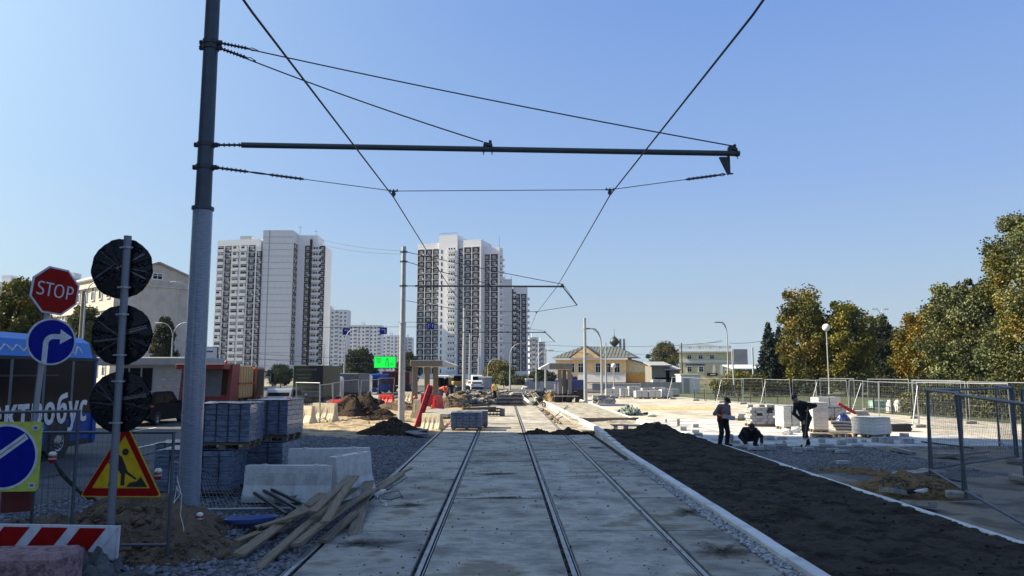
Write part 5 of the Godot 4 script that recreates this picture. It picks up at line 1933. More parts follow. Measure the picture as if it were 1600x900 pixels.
	o = thing("rubbish_lorry", "red rubbish lorry with a ribbed tan bin and orange cab", "lorry", Vector3((x0 + x1) * 0.5, 0, -d))
	s = Shape.new()
	for sg in [-1.0, 1.0]:
		s.prism([Vector2(0.35, 0.7), Vector2(-1.1, 0.9), Vector2(-1.2, h), Vector2(0.0, h)], sg * w * 0.5 - 0.09, sg * w * 0.5 + 0.09, Transform3D(Basis(Vector3.UP, -PI / 2), Vector3.ZERO))
	s.box(Vector3(0, h - 0.15, 0.5), Vector3(w, 0.3, 1.2), Basis(), 0.03)
	s.box(Vector3(0, 1.0, -0.05), Vector3(w, 0.5, 0.5), Basis(), 0.03)
	part(o, "hopper", s, M.truckred)
	s = Shape.new()
	s.box(Vector3(-w * 0.04, (h + 0.8) * 0.5, 0.14), Vector3(w * 0.74, h - 1.45, 0.06), Basis(Vector3.RIGHT, -0.08))
	part(o, "tail_panel", s, M.tarpgrey)
	s = Shape.new()
	s.box(Vector3(0, h - 0.06, -0.4), Vector3(w * 0.95, 0.08, 1.5))
	part(o, "roof", s, M.darkmetal)
	for x in [-0.4, 0.4]:
		s = Shape.new()
		s.lathe(Vector3(x * w, h, 0.1), [Vector2(0.09, 0), Vector2(0.09, 0.14), Vector2(0.05, 0.2), Vector2(0, 0.21)], 10)
		part(o, "beacon", s, M.truckorange)
	s = Shape.new()
	s.box(Vector3(0, (h + 0.9) * 0.5, -2.4), Vector3(w - 0.1, h - 1.0, 2.6), Basis(), 0.05)
	var bin := part(o, "bin", s, M.tanplastic)
	for k in 6:
		s = Shape.new()
		s.box(Vector3(w * 0.5 - 0.03, (h + 0.9) * 0.5, -1.3 - k * 0.46), Vector3(0.16, h - 1.05, 0.22), Basis(), 0.06)
		part(bin, "rib", s, M.tanplastic)
	s = Shape.new()
	s.box(Vector3(w * 0.5 + 0.06, 1.85, -2.4), Vector3(0.06, 0.1, 3.0))
	s.box(Vector3(w * 0.5 + 0.02, h * 0.5, -1.05), Vector3(0.1, h - 0.8, 0.14))
	part(o, "side_rail", s, M.truckorange)
	s = Shape.new()
	s.box(Vector3(0, 1.75, -5.6), Vector3(w - 0.2, 2.2, 1.7), Basis(), 0.12)
	part(o, "cab", s, M.truckorange)
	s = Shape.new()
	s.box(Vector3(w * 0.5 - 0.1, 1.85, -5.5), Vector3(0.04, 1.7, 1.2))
	part(o, "doorway_shade", s, M.black)  # black sheet painted as the shade inside the cab's doorway
	s = Shape.new()
	s.box(Vector3(0, 1.6, -4.2), Vector3(w - 0.5, 1.9, 1.0))
	part(o, "machinery", s, M.black)
	s = Shape.new()
	s.box(Vector3(0, 0.75, -3.2), Vector3(1.0, 0.3, 6.4))
	part(o, "chassis", s, M.black)
	s = Shape.new()
	s.tube([Vector3(w * 0.5 - 0.1, 2.6, -6.3), Vector3(w * 0.5 + 0.35, 2.5, -6.5)], 0.03, 5)
	s.box(Vector3(w * 0.5 + 0.38, 2.2, -6.5), Vector3(0.24, 0.6, 0.1), Basis(), 0.03)
	part(o, "mirror", s, M.black)
	for z in [-0.9, -2.2, -5.4]:
		for sg in [-1.0, 1.0]:
			wheel(o, Vector3(sg * (w * 0.5 - 0.2), 0.5, z), 0.5, 0.3)
	# box lorry with the dark green tail
	d = 50.0
	x0 = X(458, d)
	x1 = X(505, d)
	w = x1 - x0
	h = Y(571, d)
	o = thing("box_lorry", "dark green box lorry seen from behind with faint lettering", "lorry", Vector3((x0 + x1) * 0.5, 0, -d))
	s = Shape.new()
	s.box(Vector3(0, (h + 0.85) * 0.5, -2.6), Vector3(w, h - 0.85, 5.2), Basis(), 0.03)
	part(o, "box", s, M.olive)
	s = Shape.new()
	s.prism([Vector2(0.05, h - 0.02), Vector2(w * 0.5 - 0.02, h - 0.02), Vector2(w * 0.5 - 0.02, 1.55), Vector2(0.42, 1.55), Vector2(0.3, 2.2)], 0.004, 0.008)
	part(o, "dark_swoosh", s, M.black)
	lettering(o, "грузовичкоф", Vector3(-0.12, h - 0.26, 0.012), 0.0, 0.2, 1.35, M.taupe)
	for k in 3:
		s = Shape.new()
		s.box(Vector3(-0.28, h - 0.62 - k * 0.22, 0.006), Vector3(1.0 - k * 0.2, 0.045, 0.008))
		part(o, "small_print", s, M.taupe)
	s = Shape.new()
	s.box(Vector3(0, 1.05, 0.02), Vector3(w * 0.96, 0.42, 0.06), Basis(), 0.02)
	for k in 7:
		s.box(Vector3(0, 0.9 + k * 0.06, 0.06), Vector3(w * 0.94, 0.02, 0.02))
	part(o, "tail_lift", s, M.tarpgrey)
	s = Shape.new()
	s.box(Vector3(0, 0.62, -2.5), Vector3(w * 0.5, 0.25, 5.4))
	s.box(Vector3(0, 0.5, 0.0), Vector3(w * 0.95, 0.12, 0.1))
	part(o, "chassis", s, M.black)
	s = Shape.new()
	s.box(Vector3(0, 1.35, -6.2), Vector3(w * 0.92, 1.7, 1.7), Basis(), 0.15)
	part(o, "cab", s, M.carwhite)
	for z in [-0.9, -5.6]:
		for sg in [-1.0, 1.0]:
			wheel(o, Vector3(sg * (w * 0.5 - 0.18), 0.4, z), 0.4, 0.28)
	# grey tarpaulin lorry
	d = 62.0
	x0 = X(524, d)
	x1 = X(561, d)
	w = x1 - x0
	h = Y(583, d)
	o = thing("tarpaulin_lorry", "lorry with a grey tarpaulin box right of the green box lorry", "lorry", Vector3((x0 + x1) * 0.5, 0, -d))
	s = Shape.new()
	s.box(Vector3(0, (h + 0.8) * 0.5, -2.5), Vector3(w, h - 0.8, 5.0), Basis(), 0.06)
	part(o, "tarpaulin", s, M.tarpgrey)
	s = Shape.new()
	s.bar(Vector3(w * 0.15, 1.6, 0.02), Vector3(w * 0.46, h - 0.3, 0.02), 0.03, 0.03)
	part(o, "rope", s, M.rubber)
	s = Shape.new()
	s.box(Vector3(0, 0.6, -2.4), Vector3(w * 0.7, 0.3, 5.4))
	part(o, "chassis", s, M.black)
	s = Shape.new()
	s.box(Vector3(0, 1.4, -6.0), Vector3(w * 0.95, 1.9, 1.6), Basis(), 0.15)
	part(o, "cab", s, M.carwhite)
	for z in [-0.9, -5.6]:
		for sg in [-1.0, 1.0]:
			wheel(o, Vector3(sg * (w * 0.5 - 0.16), 0.42, z), 0.42, 0.28)
	# blue bus facing the camera
	d = 84.0
	x0 = X(571, d)
	x1 = X(594, d)
	w = x1 - x0
	h = Y(584, d)
	o = thing("blue_bus", "small blue bus coming towards the site below the green screen", "bus", Vector3((x0 + x1) * 0.5, 0, -d))
	s = Shape.new()
	s.box(Vector3(0, (h + 0.3) * 0.5, -3.6), Vector3(w, h - 0.3, 7.2), Basis(), 0.14)
	part(o, "body", s, M.busblue)
	s = Shape.new()
	s.box(Vector3(0, 1.28, 0.005), Vector3(w * 0.86, 0.8, 0.04), Basis(), 0.015)
	part(o, "windscreen", s, M.glassdark)
	for k in 4:
		s = Shape.new()
		s.box(Vector3(w * 0.5 + 0.004, 1.5, -1.0 - k * 1.6), Vector3(0.04, 0.8, 1.4), Basis(), 0.015)
		part(o, "side_window", s, M.glass)
	for x in [-0.36, 0.36]:
		s = Shape.new()
		s.box(Vector3(x * w, 0.66, 0.01), Vector3(0.26, 0.14, 0.05), Basis(), 0.02)
		part(o, "headlight", s, M.lampglass)
		wheel(o, Vector3(x * w * 1.15, 0.36, -1.2), 0.36, 0.26)
	# maroon tipper
	d = 92.0
	x0 = X(597, d)
	x1 = X(640, d)
	w = x1 - x0
	h = Y(580, d)
	o = thing("maroon_lorry", "lorry with a maroon ribbed tipper body right of the blue bus", "lorry", Vector3((x0 + x1) * 0.5, 0, -d))
	s = Shape.new()
	s.box(Vector3(0, (h + 0.9) * 0.5, -1.2), Vector3(w, h - 0.9, 2.4), Basis(), 0.04)
	part(o, "tipper_body", s, M.maroon)
	for k in 7:
		s = Shape.new()
		s.box(Vector3((k / 6.0 - 0.5) * w * 0.95, (h + 0.9) * 0.5, 0.03), Vector3(0.1, h - 0.95, 0.1))
		part(o, "rib", s, M.maroon)
	s = Shape.new()
	s.box(Vector3(0, 0.65, -1.2), Vector3(w, 0.3, 1.2))
	part(o, "chassis", s, M.black)
	for x in [-0.38, -0.1, 0.38]:
		var sw := Shape.new()
		sw.lathe(Vector3(x * w, 0.5, -0.1), [Vector2(0, 0.16), Vector2(0.28, 0.16), Vector2(0.48, 0.14), Vector2(0.5, 0.0), Vector2(0.48, -0.14)], 18, Basis(Vector3.RIGHT, PI / 2))
		part(o, "wheel", sw, M.rubber)
	# backhoe behind the left shelter
	d = 76.0
	o = thing("backhoe", "dark backhoe tractor with a white roofed glazed cab behind the left shelter", "digger", Vector3(X(690, d), 0, -d), -0.2)
	s = Shape.new()
	s.box(Vector3(0, 2.1, -0.8), Vector3(1.7, 0.24, 1.8), Basis(), 0.06)
	s.box(Vector3(-0.4, 1.95, 0.1), Vector3(0.18, 0.14, 0.1))
	s.box(Vector3(0.4, 1.95, 0.1), Vector3(0.18, 0.14, 0.1))
	part(o, "cab_roof", s, M.carwhite)
	s = Shape.new()
	s.box(Vector3(0, 1.5, -0.8), Vector3(1.3, 1.0, 1.4))
	part(o, "cab_glass", s, M.glassdark)
	s = Shape.new()
	for x in [-0.68, -0.2, 0.3, 0.68]:
		s.box(Vector3(x, 1.5, -0.08), Vector3(0.07, 1.05, 0.07))
	part(o, "cab_frame", s, M.black)
	s = Shape.new()
	s.box(Vector3(0, 0.75, -0.9), Vector3(1.4, 0.6, 2.6), Basis(), 0.08)
	part(o, "body", s, M.darkmetal)
	s = Shape.new()
	s.bar(Vector3(-0.1, 0.7, 0.3), Vector3(-0.35, 1.3, 0.9), 0.24, 0.24)
	s.bar(Vector3(-0.35, 1.3, 0.9), Vector3(0.1, 0.45, 1.5), 0.2, 0.2)
	part(o, "digging_arm", s, M.machineyellow)
	s = Shape.new()
	s.box(Vector3(0.1, 0.3, 1.6), Vector3(0.5, 0.35, 0.4), Basis(Vector3.RIGHT, 0.4), 0.05)
	part(o, "bucket", s, M.darkmetal)
	for x in [-0.75, 0.75]:
		wheel(o, Vector3(x, 0.6, -1.6), 0.6, 0.36)
		wheel(o, Vector3(x, 0.5, 0.1), 0.5, 0.32)
	o = thing("wheel_loader", "low yellow loader right of the backhoe's cab", "loader", Vector3(X(711, 92), 0, -92), 0.5)
	s = Shape.new()
	s.box(Vector3(0, 1.1, 0), Vector3(1.6, 0.7, 2.6), Basis(), 0.1)
	part(o, "body", s, M.machineyellow)
	s = Shape.new()
	s.box(Vector3(0, 1.75, 0.4), Vector3(1.1, 0.7, 1.0), Basis(), 0.06)
	part(o, "cab", s, M.glassdark)
	s = Shape.new()
	s.box(Vector3(0, 0.6, 2.2), Vector3(1.9, 0.6, 0.6), Basis(Vector3.RIGHT, 0.3), 0.08)
	part(o, "shovel", s, M.darkmetal)
	for x in [-0.8, 0.8]:
		for z in [-0.9, 0.9]:
			wheel(o, Vector3(x, 0.55, z), 0.55, 0.4)
	# blue crane lorry behind the right shelter
	d = 66.0
	o = thing("blue_lorry", "dark blue lorry with a folded crane behind the right shelter", "lorry", Vector3(X(872, d), 0, -d))
	var W := X(913, d) - o.position.x
	s = Shape.new()
	s.box(Vector3(0.35, 1.25, -1.0), Vector3(1.0, 1.5, 2.0), Basis(), 0.12)
	part(o, "cab", s, M.deepblue)
	s = Shape.new()
	s.box(Vector3(0.35, 1.5, 0.005), Vector3(0.8, 0.6, 0.04))
	part(o, "cab_window", s, M.glassdark)
	s = Shape.new()
	s.box(Vector3(W - 0.75, 1.35, -1.0), Vector3(1.6, 1.0, 2.0), Basis(), 0.08)
	s.box(Vector3(W - 0.8, 1.95, -1.0), Vector3(0.5, 0.4, 0.8), Basis(), 0.06)
	part(o, "crane_body", s, M.deepblue)
	s = Shape.new()
	s.bar(Vector3(W - 1.0, 2.0, -0.8), Vector3(0.9, 2.75, -0.8), 0.22, 0.26, 0.03)
	part(o, "crane_arm", s, M.truckred)
	s = Shape.new()
	s.box(Vector3(W * 0.5, 0.62, -1.0), Vector3(W, 0.3, 1.4))
	part(o, "chassis", s, M.black)
	for x in [0.3, W - 1.3, W - 0.3]:
		var sw := Shape.new()
		sw.lathe(Vector3(x, 0.5, -0.1), [Vector2(0, 0.16), Vector2(0.28, 0.16), Vector2(0.48, 0.14), Vector2(0.5, 0.0), Vector2(0.48, -0.14)], 18, Basis(Vector3.RIGHT, PI / 2))
		part(o, "wheel", sw, M.rubber)
	# green advertising screen on a post
	d = 118.0
	o = thing("advertising_screen", "bright green advertising screen on a post", "screen", S(601.5, 566, d))
	var k := d / FOCAL
	s = Shape.new()
	s.box(Vector3(0, 0, -0.2), Vector3(35 * k, 19 * k, 0.35), Basis(), 0.04)
	part(o, "casing", s, M.darkmetal)
	s = Shape.new()
	s.box(Vector3(0, 0, 0.0), Vector3(33 * k, 17 * k, 0.06))
	var sc := part(o, "screen", s, M.ledgreen)
	s = Shape.new()
	# a dark sketch and lines of print too small to read
	for j in 4:
		s.box(Vector3((-10 + (j % 2)) * k, (5.5 - j * 1.9) * k, 0.036), Vector3((8.5 - j) * k, 0.55 * k, 0.01))
	s.bar(Vector3(2 * k, 4 * k, 0.036), Vector3(4.5 * k, 6 * k, 0.036), 0.012, 0.09)
	s.bar(Vector3(4.5 * k, 6 * k, 0.036), Vector3(5.5 * k, -7 * k, 0.036), 0.012, 0.09)
	s.bar(Vector3(2 * k, 4 * k, 0.036), Vector3(1.5 * k, -6 * k, 0.036), 0.012, 0.07)
	for j in 2:
		s.bar(Vector3(7.5 * k, (-1.5 - 2.6 * j) * k, 0.036), Vector3(14 * k, (-1.0 - 2.6 * j) * k, 0.036), 0.012, 0.06)
	part(sc, "screen_print", s, M.black)
	s = Shape.new()
	s.tube([Vector3(0, -o.position.y, -0.25), Vector3(0, 0, -0.25)], 0.16, 8)
	part(o, "post", s, M.polegrey)
	# tall billboard panel behind the rubbish lorry and the grey site cabin
	d = 70.0
	o = thing("billboard", "white and blue poster board behind the near pole", "billboard", Vector3(X(327, d), 0, -d))
	s = Shape.new()
	var y0 := Y(567, d)
	var y1 := Y(542, d)
	s.box(Vector3(0, (y0 + y1) * 0.5, 0), Vector3(1.5, y1 - y0, 0.2), Basis(), 0.03)
	part(o, "frame", s, M.darkmetal)
	s = Shape.new()
	s.box(Vector3(0, (y0 + y1) * 0.5, 0.1), Vector3(1.36, y1 - y0 - 0.14, 0.03))
	part(o, "poster", s, M.signwhite)
	s = Shape.new()
	s.box(Vector3(-0.1, y1 - 0.45, 0.12), Vector3(0.8, 0.14, 0.01))
	s.prism([Vector2(-0.68, y0 + 0.1), Vector2(0.66, y0 + 0.1), Vector2(0.3, y0 + 0.5), Vector2(-0.2, y0 + 0.3)], 0.115, 0.125)
	part(o, "poster_print", s, M.busblue)
	s = Shape.new()
	s.tube([Vector3(0, 0, 0), Vector3(0, y0, 0)], 0.12, 8)
	part(o, "post", s, M.polegrey)
	for q in [[748, 768, 590, 606, 112.0, "grey site cabin right of the fifth pole", M.roofgrey], [1063.5, 1093, 586, 609, 88.0, "white site cabin before the cream house", M.carwhite], [822, 832, 593, 606, 118.0, "small grey kiosk beside the curved lamp", M.roofgrey]]:
		o = thing("site_cabin", q[5], "cabin", Vector3(X(q[0], q[4]), 0, -q[4]))
		w = X(q[1], q[4]) - o.position.x
		h = Y(q[2], q[4])
		s = Shape.new()
		s.box(Vector3(w * 0.5, h * 0.5, -1.3), Vector3(w, h, 2.6), Basis(), 0.03)
		part(o, "wall", s, q[6])
		s = Shape.new()
		s.box(Vector3(w * 0.5, h + 0.05, -1.3), Vector3(w + 0.2, 0.12, 2.8), Basis(), 0.02)
		part(o, "roof", s, M.white)
		s = Shape.new()
		s.box(Vector3(w * 0.3, 0.95, 0.01), Vector3(w * 0.3, 1.7, 0.04))
		part(o, "door", s, M.carsilver)


# ---------------------------------------------------------------- fences
const NTH := ["first", "second", "third", "fourth", "fifth", "sixth", "seventh", "eighth", "ninth", "tenth", "eleventh", "twelfth", "thirteenth", "fourteenth", "fifteenth", "sixteenth", "seventeenth", "eighteenth"]



func nth(i: int) -> String:
	if i < 18:
		return NTH[i]
	if i < 20:
		return ["nineteenth", "twentieth"][i - 18]
	if i == 29:
		return "thirtieth"
	return ("twenty " if i < 29 else "thirty ") + NTH[i - (20 if i < 29 else 30)]


# a mobile mesh panel: two posts, two rails, a net of wires, concrete feet
func fence_panel(label: String, a: Vector3, b: Vector3, h: float, group: String, wires: int, m: Material, feet := true, lean := 0.0, r := 0.021) -> Node3D:
	var d := b - a
	var w := Vector2(d.x, d.z).length()
	var o := thing("mesh_fence_panel", label, "fence panel", a, -atan2(d.z, d.x), group)
	var dy := d.y
	var top := func(x: float) -> Vector3: return Vector3(x, h + dy * x / w, lean * h)
	var low := func(x: float) -> Vector3: return Vector3(x, 0.16 + dy * x / w, lean * 0.16)
	for x in [0.02, w - 0.02]:
		var s := Shape.new()
		s.tube([Vector3(x, 0.02 + dy * x / w, 0), top.call(x)], r, 8)
		part(o, "post", s, m)
	for k in 2:
		var s := Shape.new()
		var f: Callable = top if k == 0 else low
		s.tube([f.call(0.0), f.call(w)], r * 0.9, 8)
		part(o, "rail", s, m)
	var s := Shape.new()
	for i in wires:
		var x := w * (i + 1.0) / (wires + 1.0)
		s.bar(low.call(x), top.call(x), 0.0026, 0.0026)
	for j in 7:
		var t := (j + 1) / 8.0
		var p0: Vector3 = low.call(0.0)
		var p1: Vector3 = low.call(w)
		var q0: Vector3 = top.call(0.0)
		var q1: Vector3 = top.call(w)
		s.bar(p0.lerp(q0, t), p1.lerp(q1, t), 0.0026, 0.0026)
	stuff(part(o, "wire_net", s, m))
	if feet:
		s = Shape.new()
		s.box(Vector3(0.0, 0.055, 0), Vector3(0.24, 0.15, 0.62), Basis(), 0.03)
		part(o, "foot_block", s, M.concrete)
	return o


func build_fences() -> void:
	# the row that closes the new square towards the park, far end first
	var row := "mesh fence panels between the square and the park"
	var line := [Vector3(15.9, 0, -70), Vector3(18.2, 0, -62), Vector3(20.6, 0, -53), Vector3(20.9, 0, -45), Vector3(19.7, 0, -39), Vector3(19.0, 0, -34), Vector3(20.3, 0, -29.5)]
	var spots := []
	for i in line.size() - 1:
		var a: Vector3 = line[i]
		var b: Vector3 = line[i + 1]
		var n := maxi(1, int(round(a.distance_to(b) / 3.4)))
		for k in n:
			spots.append([a.lerp(b, float(k) / n), a.lerp(b, (k + 1.0) / n)])
	for i in spots.size():
		var a: Vector3 = spots[i][0] + Vector3(0.03, 0, 0.02)
		var b: Vector3 = spots[i][1] + Vector3(R(-0.15, 0.15), R(-0.03, 0.03), R(-0.1, 0.1))
		fence_panel("%s mesh panel from the far end of the fence along the square" % NTH[i], a, b, 2.0 + R(-0.03, 0.05), row, 24, M.zinc, true, R(-0.06, 0.06))
		if i % 2 == 0:
			var br := Shape.new()
			br.tube([Vector3(0.05, 1.9, 0.0), Vector3(0.35, 0.03, 0.75)], 0.02, 7)
			part(get_child(-1), "brace", br, M.zinc)
	# a second row behind it on the right
	var back := [[Vector3(24.0, 0, -56), Vector3(25.0, 0, -52.6)], [Vector3(24.6, 0, -50), Vector3(25.5, 0, -46.5)], [Vector3(25.2, 0, -45.5), Vector3(26.1, 0, -42)], [Vector3(22.4, 0, -40.5), Vector3(23.2, 0, -37.1)], [Vector3(22.9, 0, -36.4), Vector3(23.4, 0, -33)], [Vector3(23.6, 0, -32.0), Vector3(22.8, 0, -28.6)]]
	for i in back.size():
		fence_panel("%s mesh panel of the rear row before the hedge, counted from the far end" % NTH[i], back[i][0], back[i][1], 2.02 + R(-0.04, 0.04), "rear row of mesh panels before the hedge", 22, M.zinc, true, R(-0.05, 0.05))
	# the near panels on the right
	var near := "large near mesh panels on the right"
	fence_panel("near mesh panel receding from the first to the second concrete foot", G(1506, 778) , G(1453, 744), 2.08, near, 44, M.darkzinc, true, 0.03, 0.034)
	fence_panel("nearest mesh panel, running out of the picture's lower right corner", Vector3(7.75, -0.05, -10.4), G(1510, 780), 2.06, near, 52, M.darkzinc, true, -0.03, 0.034)
	fence_panel("near mesh panel set across, its top rail dark against the hedge", G(1456, 742) , G(1588, 722), 2.06, near, 44, M.darkzinc, true, 0.0, 0.034)
	fence_panel("near mesh panel right of the others, running back to the square", G(1591, 722), G(1562, 698), 2.08, near, 40, M.darkzinc, true, 0.0, 0.034)
	fence_panel("near mesh panel cut off by the right edge of the picture", G(1600, 752), G(1660, 748), 2.1, near, 40, M.darkzinc, true, 0.05, 0.034)
	# low dark iron railing of the park
	var ir := [Vector3(17.6, 0, -68.5), Vector3(19.6, 0, -62), Vector3(21.4, 0, -55), Vector3(23.2, 0, -46.5), Vector3(24.4, 0, -40)]
	for i in ir.size() - 1:
		var a: Vector3 = ir[i]
		var b: Vector3 = ir[i + 1]
		var w := a.distance_to(b)
		var o := thing("iron_railing", "%s length of low dark iron railing along the park, from the far end" % NTH[i], "railing", a, -atan2(b.z - a.z, b.x - a.x), "low iron railings of the park")
		var n := int(w / 0.16)
		for k in 2:
			var s := Shape.new()
			s.bar(Vector3(0, 0.12 + k * 0.78, 0), Vector3(w, 0.12 + k * 0.78, 0), 0.04, 0.04)
			part(o, "rail", s, M.darkmetal)
		for k in 4:
			var s := Shape.new()
			s.bar(Vector3(w * k / 4.0 + 0.05, -0.1, 0), Vector3(w * k / 4.0 + 0.05, 1.0, 0), 0.07, 0.07)
			part(o, "post", s, M.darkmetal)
		var s := Shape.new()
		for k in n:
			s.bar(Vector3(w * k / n, 0.1, 0), Vector3(w * k / n, 0.92, 0), 0.018, 0.018)
		stuff(part(o, "bars", s, M.darkmetal))
	# left: the fence behind the bagged signs
	var lf := "mesh fence panels round the near dirt mound"
	fence_panel("mesh panel behind the warning triangle", Vector3(-6.42, 0.02, -10.35), Vector3(-4.52, 0.02, -10.35), 1.66, lf, 26, M.darkzinc, false, 0.0, 0.022)
	fence_panel("mesh panel at the left edge, in front of the blue bus", Vector3(-8.2, 0.1, -9.65), Vector3(-5.75, 0.12, -10.2), 1.86, lf, 30, M.darkzinc, false, 0.0, 0.022)
	# left: panels along the street beyond the stacks
	var st := "mesh fence panels along the street barriers"
	var sp := [[G(462, 655), G(500, 658)], [G(499, 661), G(520, 651)], [G(521, 650), G(535, 641)], [G(536, 640), G(562, 632)], [G(562, 633), G(590, 628)], [G(588, 628), G(614, 624)]]
	for i in sp.size():
		var d0: float = -sp[i][0].z
		fence_panel("%s mesh panel from the left along the street barriers" % NTH[i], sp[i][0] + Vector3(0.02, 0, 0), sp[i][1], 1.95 + R(-0.1, 0.1), st, 20, M.zinc, i % 2 == 0, R(-0.1, 0.1), 0.026)
	# a fallen panel lies by the pallets
	var fp := thing("fallen_fence_panel", "fallen mesh panel lying tilted before the blue wrapped stacks", "fence panel", Vector3(0, 0, 0))
	var c := [G(262, 800), G(455, 797), G(378, 759) + Vector3(0, 0.1, 0), S(268, 724, 14.0)]
	for k in 4:
		var s := Shape.new()
		s.tube([c[k] + Vector3(0, 0.03, 0), c[(k + 1) % 4] + Vector3(0, 0.03, 0)], 0.026, 8)
		part(fp, "rail", s, M.zinc)
	var s := Shape.new()
	for i in 26:
		var t := (i + 1) / 27.0
		s.bar(c[0].lerp(c[1], t) + Vector3(0, 0.03, 0), c[3].lerp(c[2], t) + Vector3(0, 0.03, 0), 0.005, 0.004)
	for i in 9:
		var t := (i + 1) / 10.0
		s.bar(c[0].lerp(c[3], t) + Vector3(0, 0.035, 0), c[1].lerp(c[2], t) + Vector3(0, 0.035, 0), 0.005, 0.004)
	stuff(part(fp, "wire_net", s, M.zinc))


# ---------------------------------------------------------------- the near left: signs, mound, stacks, planks
func disc(r: float, t: float, n := 40) -> Array:
	var p := []
	for i in n:
		p.append(Vector2(cos(TAU * i / n) * r, sin(TAU * i / n) * r))
	return p


func rounded(pts: Array, r: float) -> Array:
	var p := []
	for i in pts.size():
		var a: Vector2 = pts[i]
		var u: Vector2 = (pts[(i + pts.size() - 1) % pts.size()] - a).normalized()
		var w: Vector2 = (pts[(i + 1) % pts.size()] - a).normalized()
		for k in 5:
			var t := k / 4.0
			p.append((a + u * r).lerp(a, t).lerp(a.lerp(a + w * r, t), t))
	return p


func barrier(label: String, at: Vector3, turn: float, l: float, h: float, w: float, m: Material, recess := true, tilt := 0.0, group := "") -> Node3D:
	var o := thing("road_barrier", label, "barrier", at, turn, group)
	o.rotation.x = tilt
	var s := Shape.new()
	# outline across, swept along its length, with a waist and flared foot
	var prof := [Vector2(0.5, 0.0), Vector2(0.5, 0.12), Vector2(0.3, 0.45), Vector2(0.24, 0.8), Vector2(0.2, 1.0)]
	var n := 36
	var rings := []
	for i in n + 1:
		var x := (float(i) / n - 0.5) * l
		var f := absf(x) / (l * 0.5)
		var flute := 0.0
		if recess:
			flute = -0.035 * smoothstep(0.15, 0.5, 0.5 + 0.5 * cos(x / l * TAU * 4.0)) * (1.0 if f < 0.86 else 0.0)
		var ring := []
		for k in prof.size():
			var dz: float = prof[k].x * w + (flute if k in [1, 2] else 0.0)
			ring.append(Vector3(x, prof[k].y * h, dz))
		for k in range(prof.size() - 1, -1, -1):
			var dz: float = prof[k].x * w + (flute if k in [1, 2] else 0.0)
			ring.append(Vector3(x, prof[k].y * h, -dz))
		rings.append(ring)
	for i in n:
		for k in rings[0].size():
			var j: int = (k + 1) % rings[0].size()
			var mid: Vector3 = (rings[i][k] + rings[i][j]) * 0.5
			s.face([rings[i][k], rings[i][j], rings[i + 1][j], rings[i + 1][k]], Vector3(0, mid.y - h * 0.45, mid.z * 3.0))
	for e in [0, n]:
		var rr: Array = rings[e]
		for k in 4:
			s.face([rr[k], rr[k + 1], rr[8 - k], rr[9 - k]], Vector3(-1 if e == 0 else 1, 0, 0))
	part(o, "body", s, m)
	s = Shape.new()
	for x in [-0.3, 0.3]:
		s = Shape.new()
		s.lathe(Vector3(x * l, h - 0.005, 0), [Vector2(0.06, 0), Vector2(0.06, 0.025), Vector2(0.0, 0.03)], 14)
		part(o, "filler_cap", s, m)
	for e in [-0.5, 0.5]:
		s = Shape.new()
		s.box(Vector3(e * l, h * 0.55, 0), Vector3(0.08, h * 0.5, w * 0.2), Basis(), 0.02)
		part(o, "coupling", s, m)
	return o


func wrapped_stack(label: String, at: Vector3, turn: float, size: Vector3, film: Material, straps: int, group: String, pallet := true) -> Node3D:
	var o := thing("wrapped_paver_stack", label, "wrapped stack", at, turn, group)
	var y0 := 0.14 if pallet else 0.0
	if pallet:
		for k in 3:
			var s := Shape.new()
			s.box(Vector3(0, 0.105, (k - 1) * size.z * 0.4), Vector3(size.x, 0.05, 0.12), Basis(), 0.006)
			part(o, "pallet_board", s, M.pallet)
			for x in [-0.42, 0.0, 0.42]:
				s = Shape.new()
				s.box(Vector3(x * size.x, 0.04, (k - 1) * size.z * 0.4), Vector3(0.12, 0.085, 0.1))
				part(o, "pallet_block", s, M.pallet)
	# courses of blocks under the film, each a little out of line
	var s := Shape.new()
	var n := maxi(3, int(size.y / 0.11))
	var per := 1
	for i in n:
		for k in per:
			var t := R(0.85, 1.08)
			s.col = Color(t, t, t)
			s.box(Vector3(((k + 0.5) / per - 0.5) * size.x + R(-0.004, 0.004), y0 + (i + 0.5) * size.y / n, R(-0.008, 0.008)), Vector3(size.x / per - 0.001, size.y / n - 0.004, size.z + R(-0.012, 0.012)), Basis(), 0.006)
	part(o, "block_course", s, film)
	for i in straps:
		s = Shape.new()
		var x := ((i + 0.5) / straps - 0.5) * size.x * 0.86
		s.box(Vector3(x, y0 + size.y * 0.5, 0), Vector3(0.016, size.y + 0.02, size.z + 0.05), Basis(), 0.004)
		part(o, "strap", s, M.strap)
	# a slack sheet of film over the top and down the corners
	s = Shape.new()
	s.grid(10, 8, func(a, b):
		return Vector3((a - 0.5) * (size.x + 0.03), y0 + size.y + 0.02 + 0.015 * noise.get_noise_2d(a * 3.0 + at.x * 7.0, b * 3.0), (b - 0.5) * (size.z + 0.05)))
	part(o, "top_film", s, film)
	return o


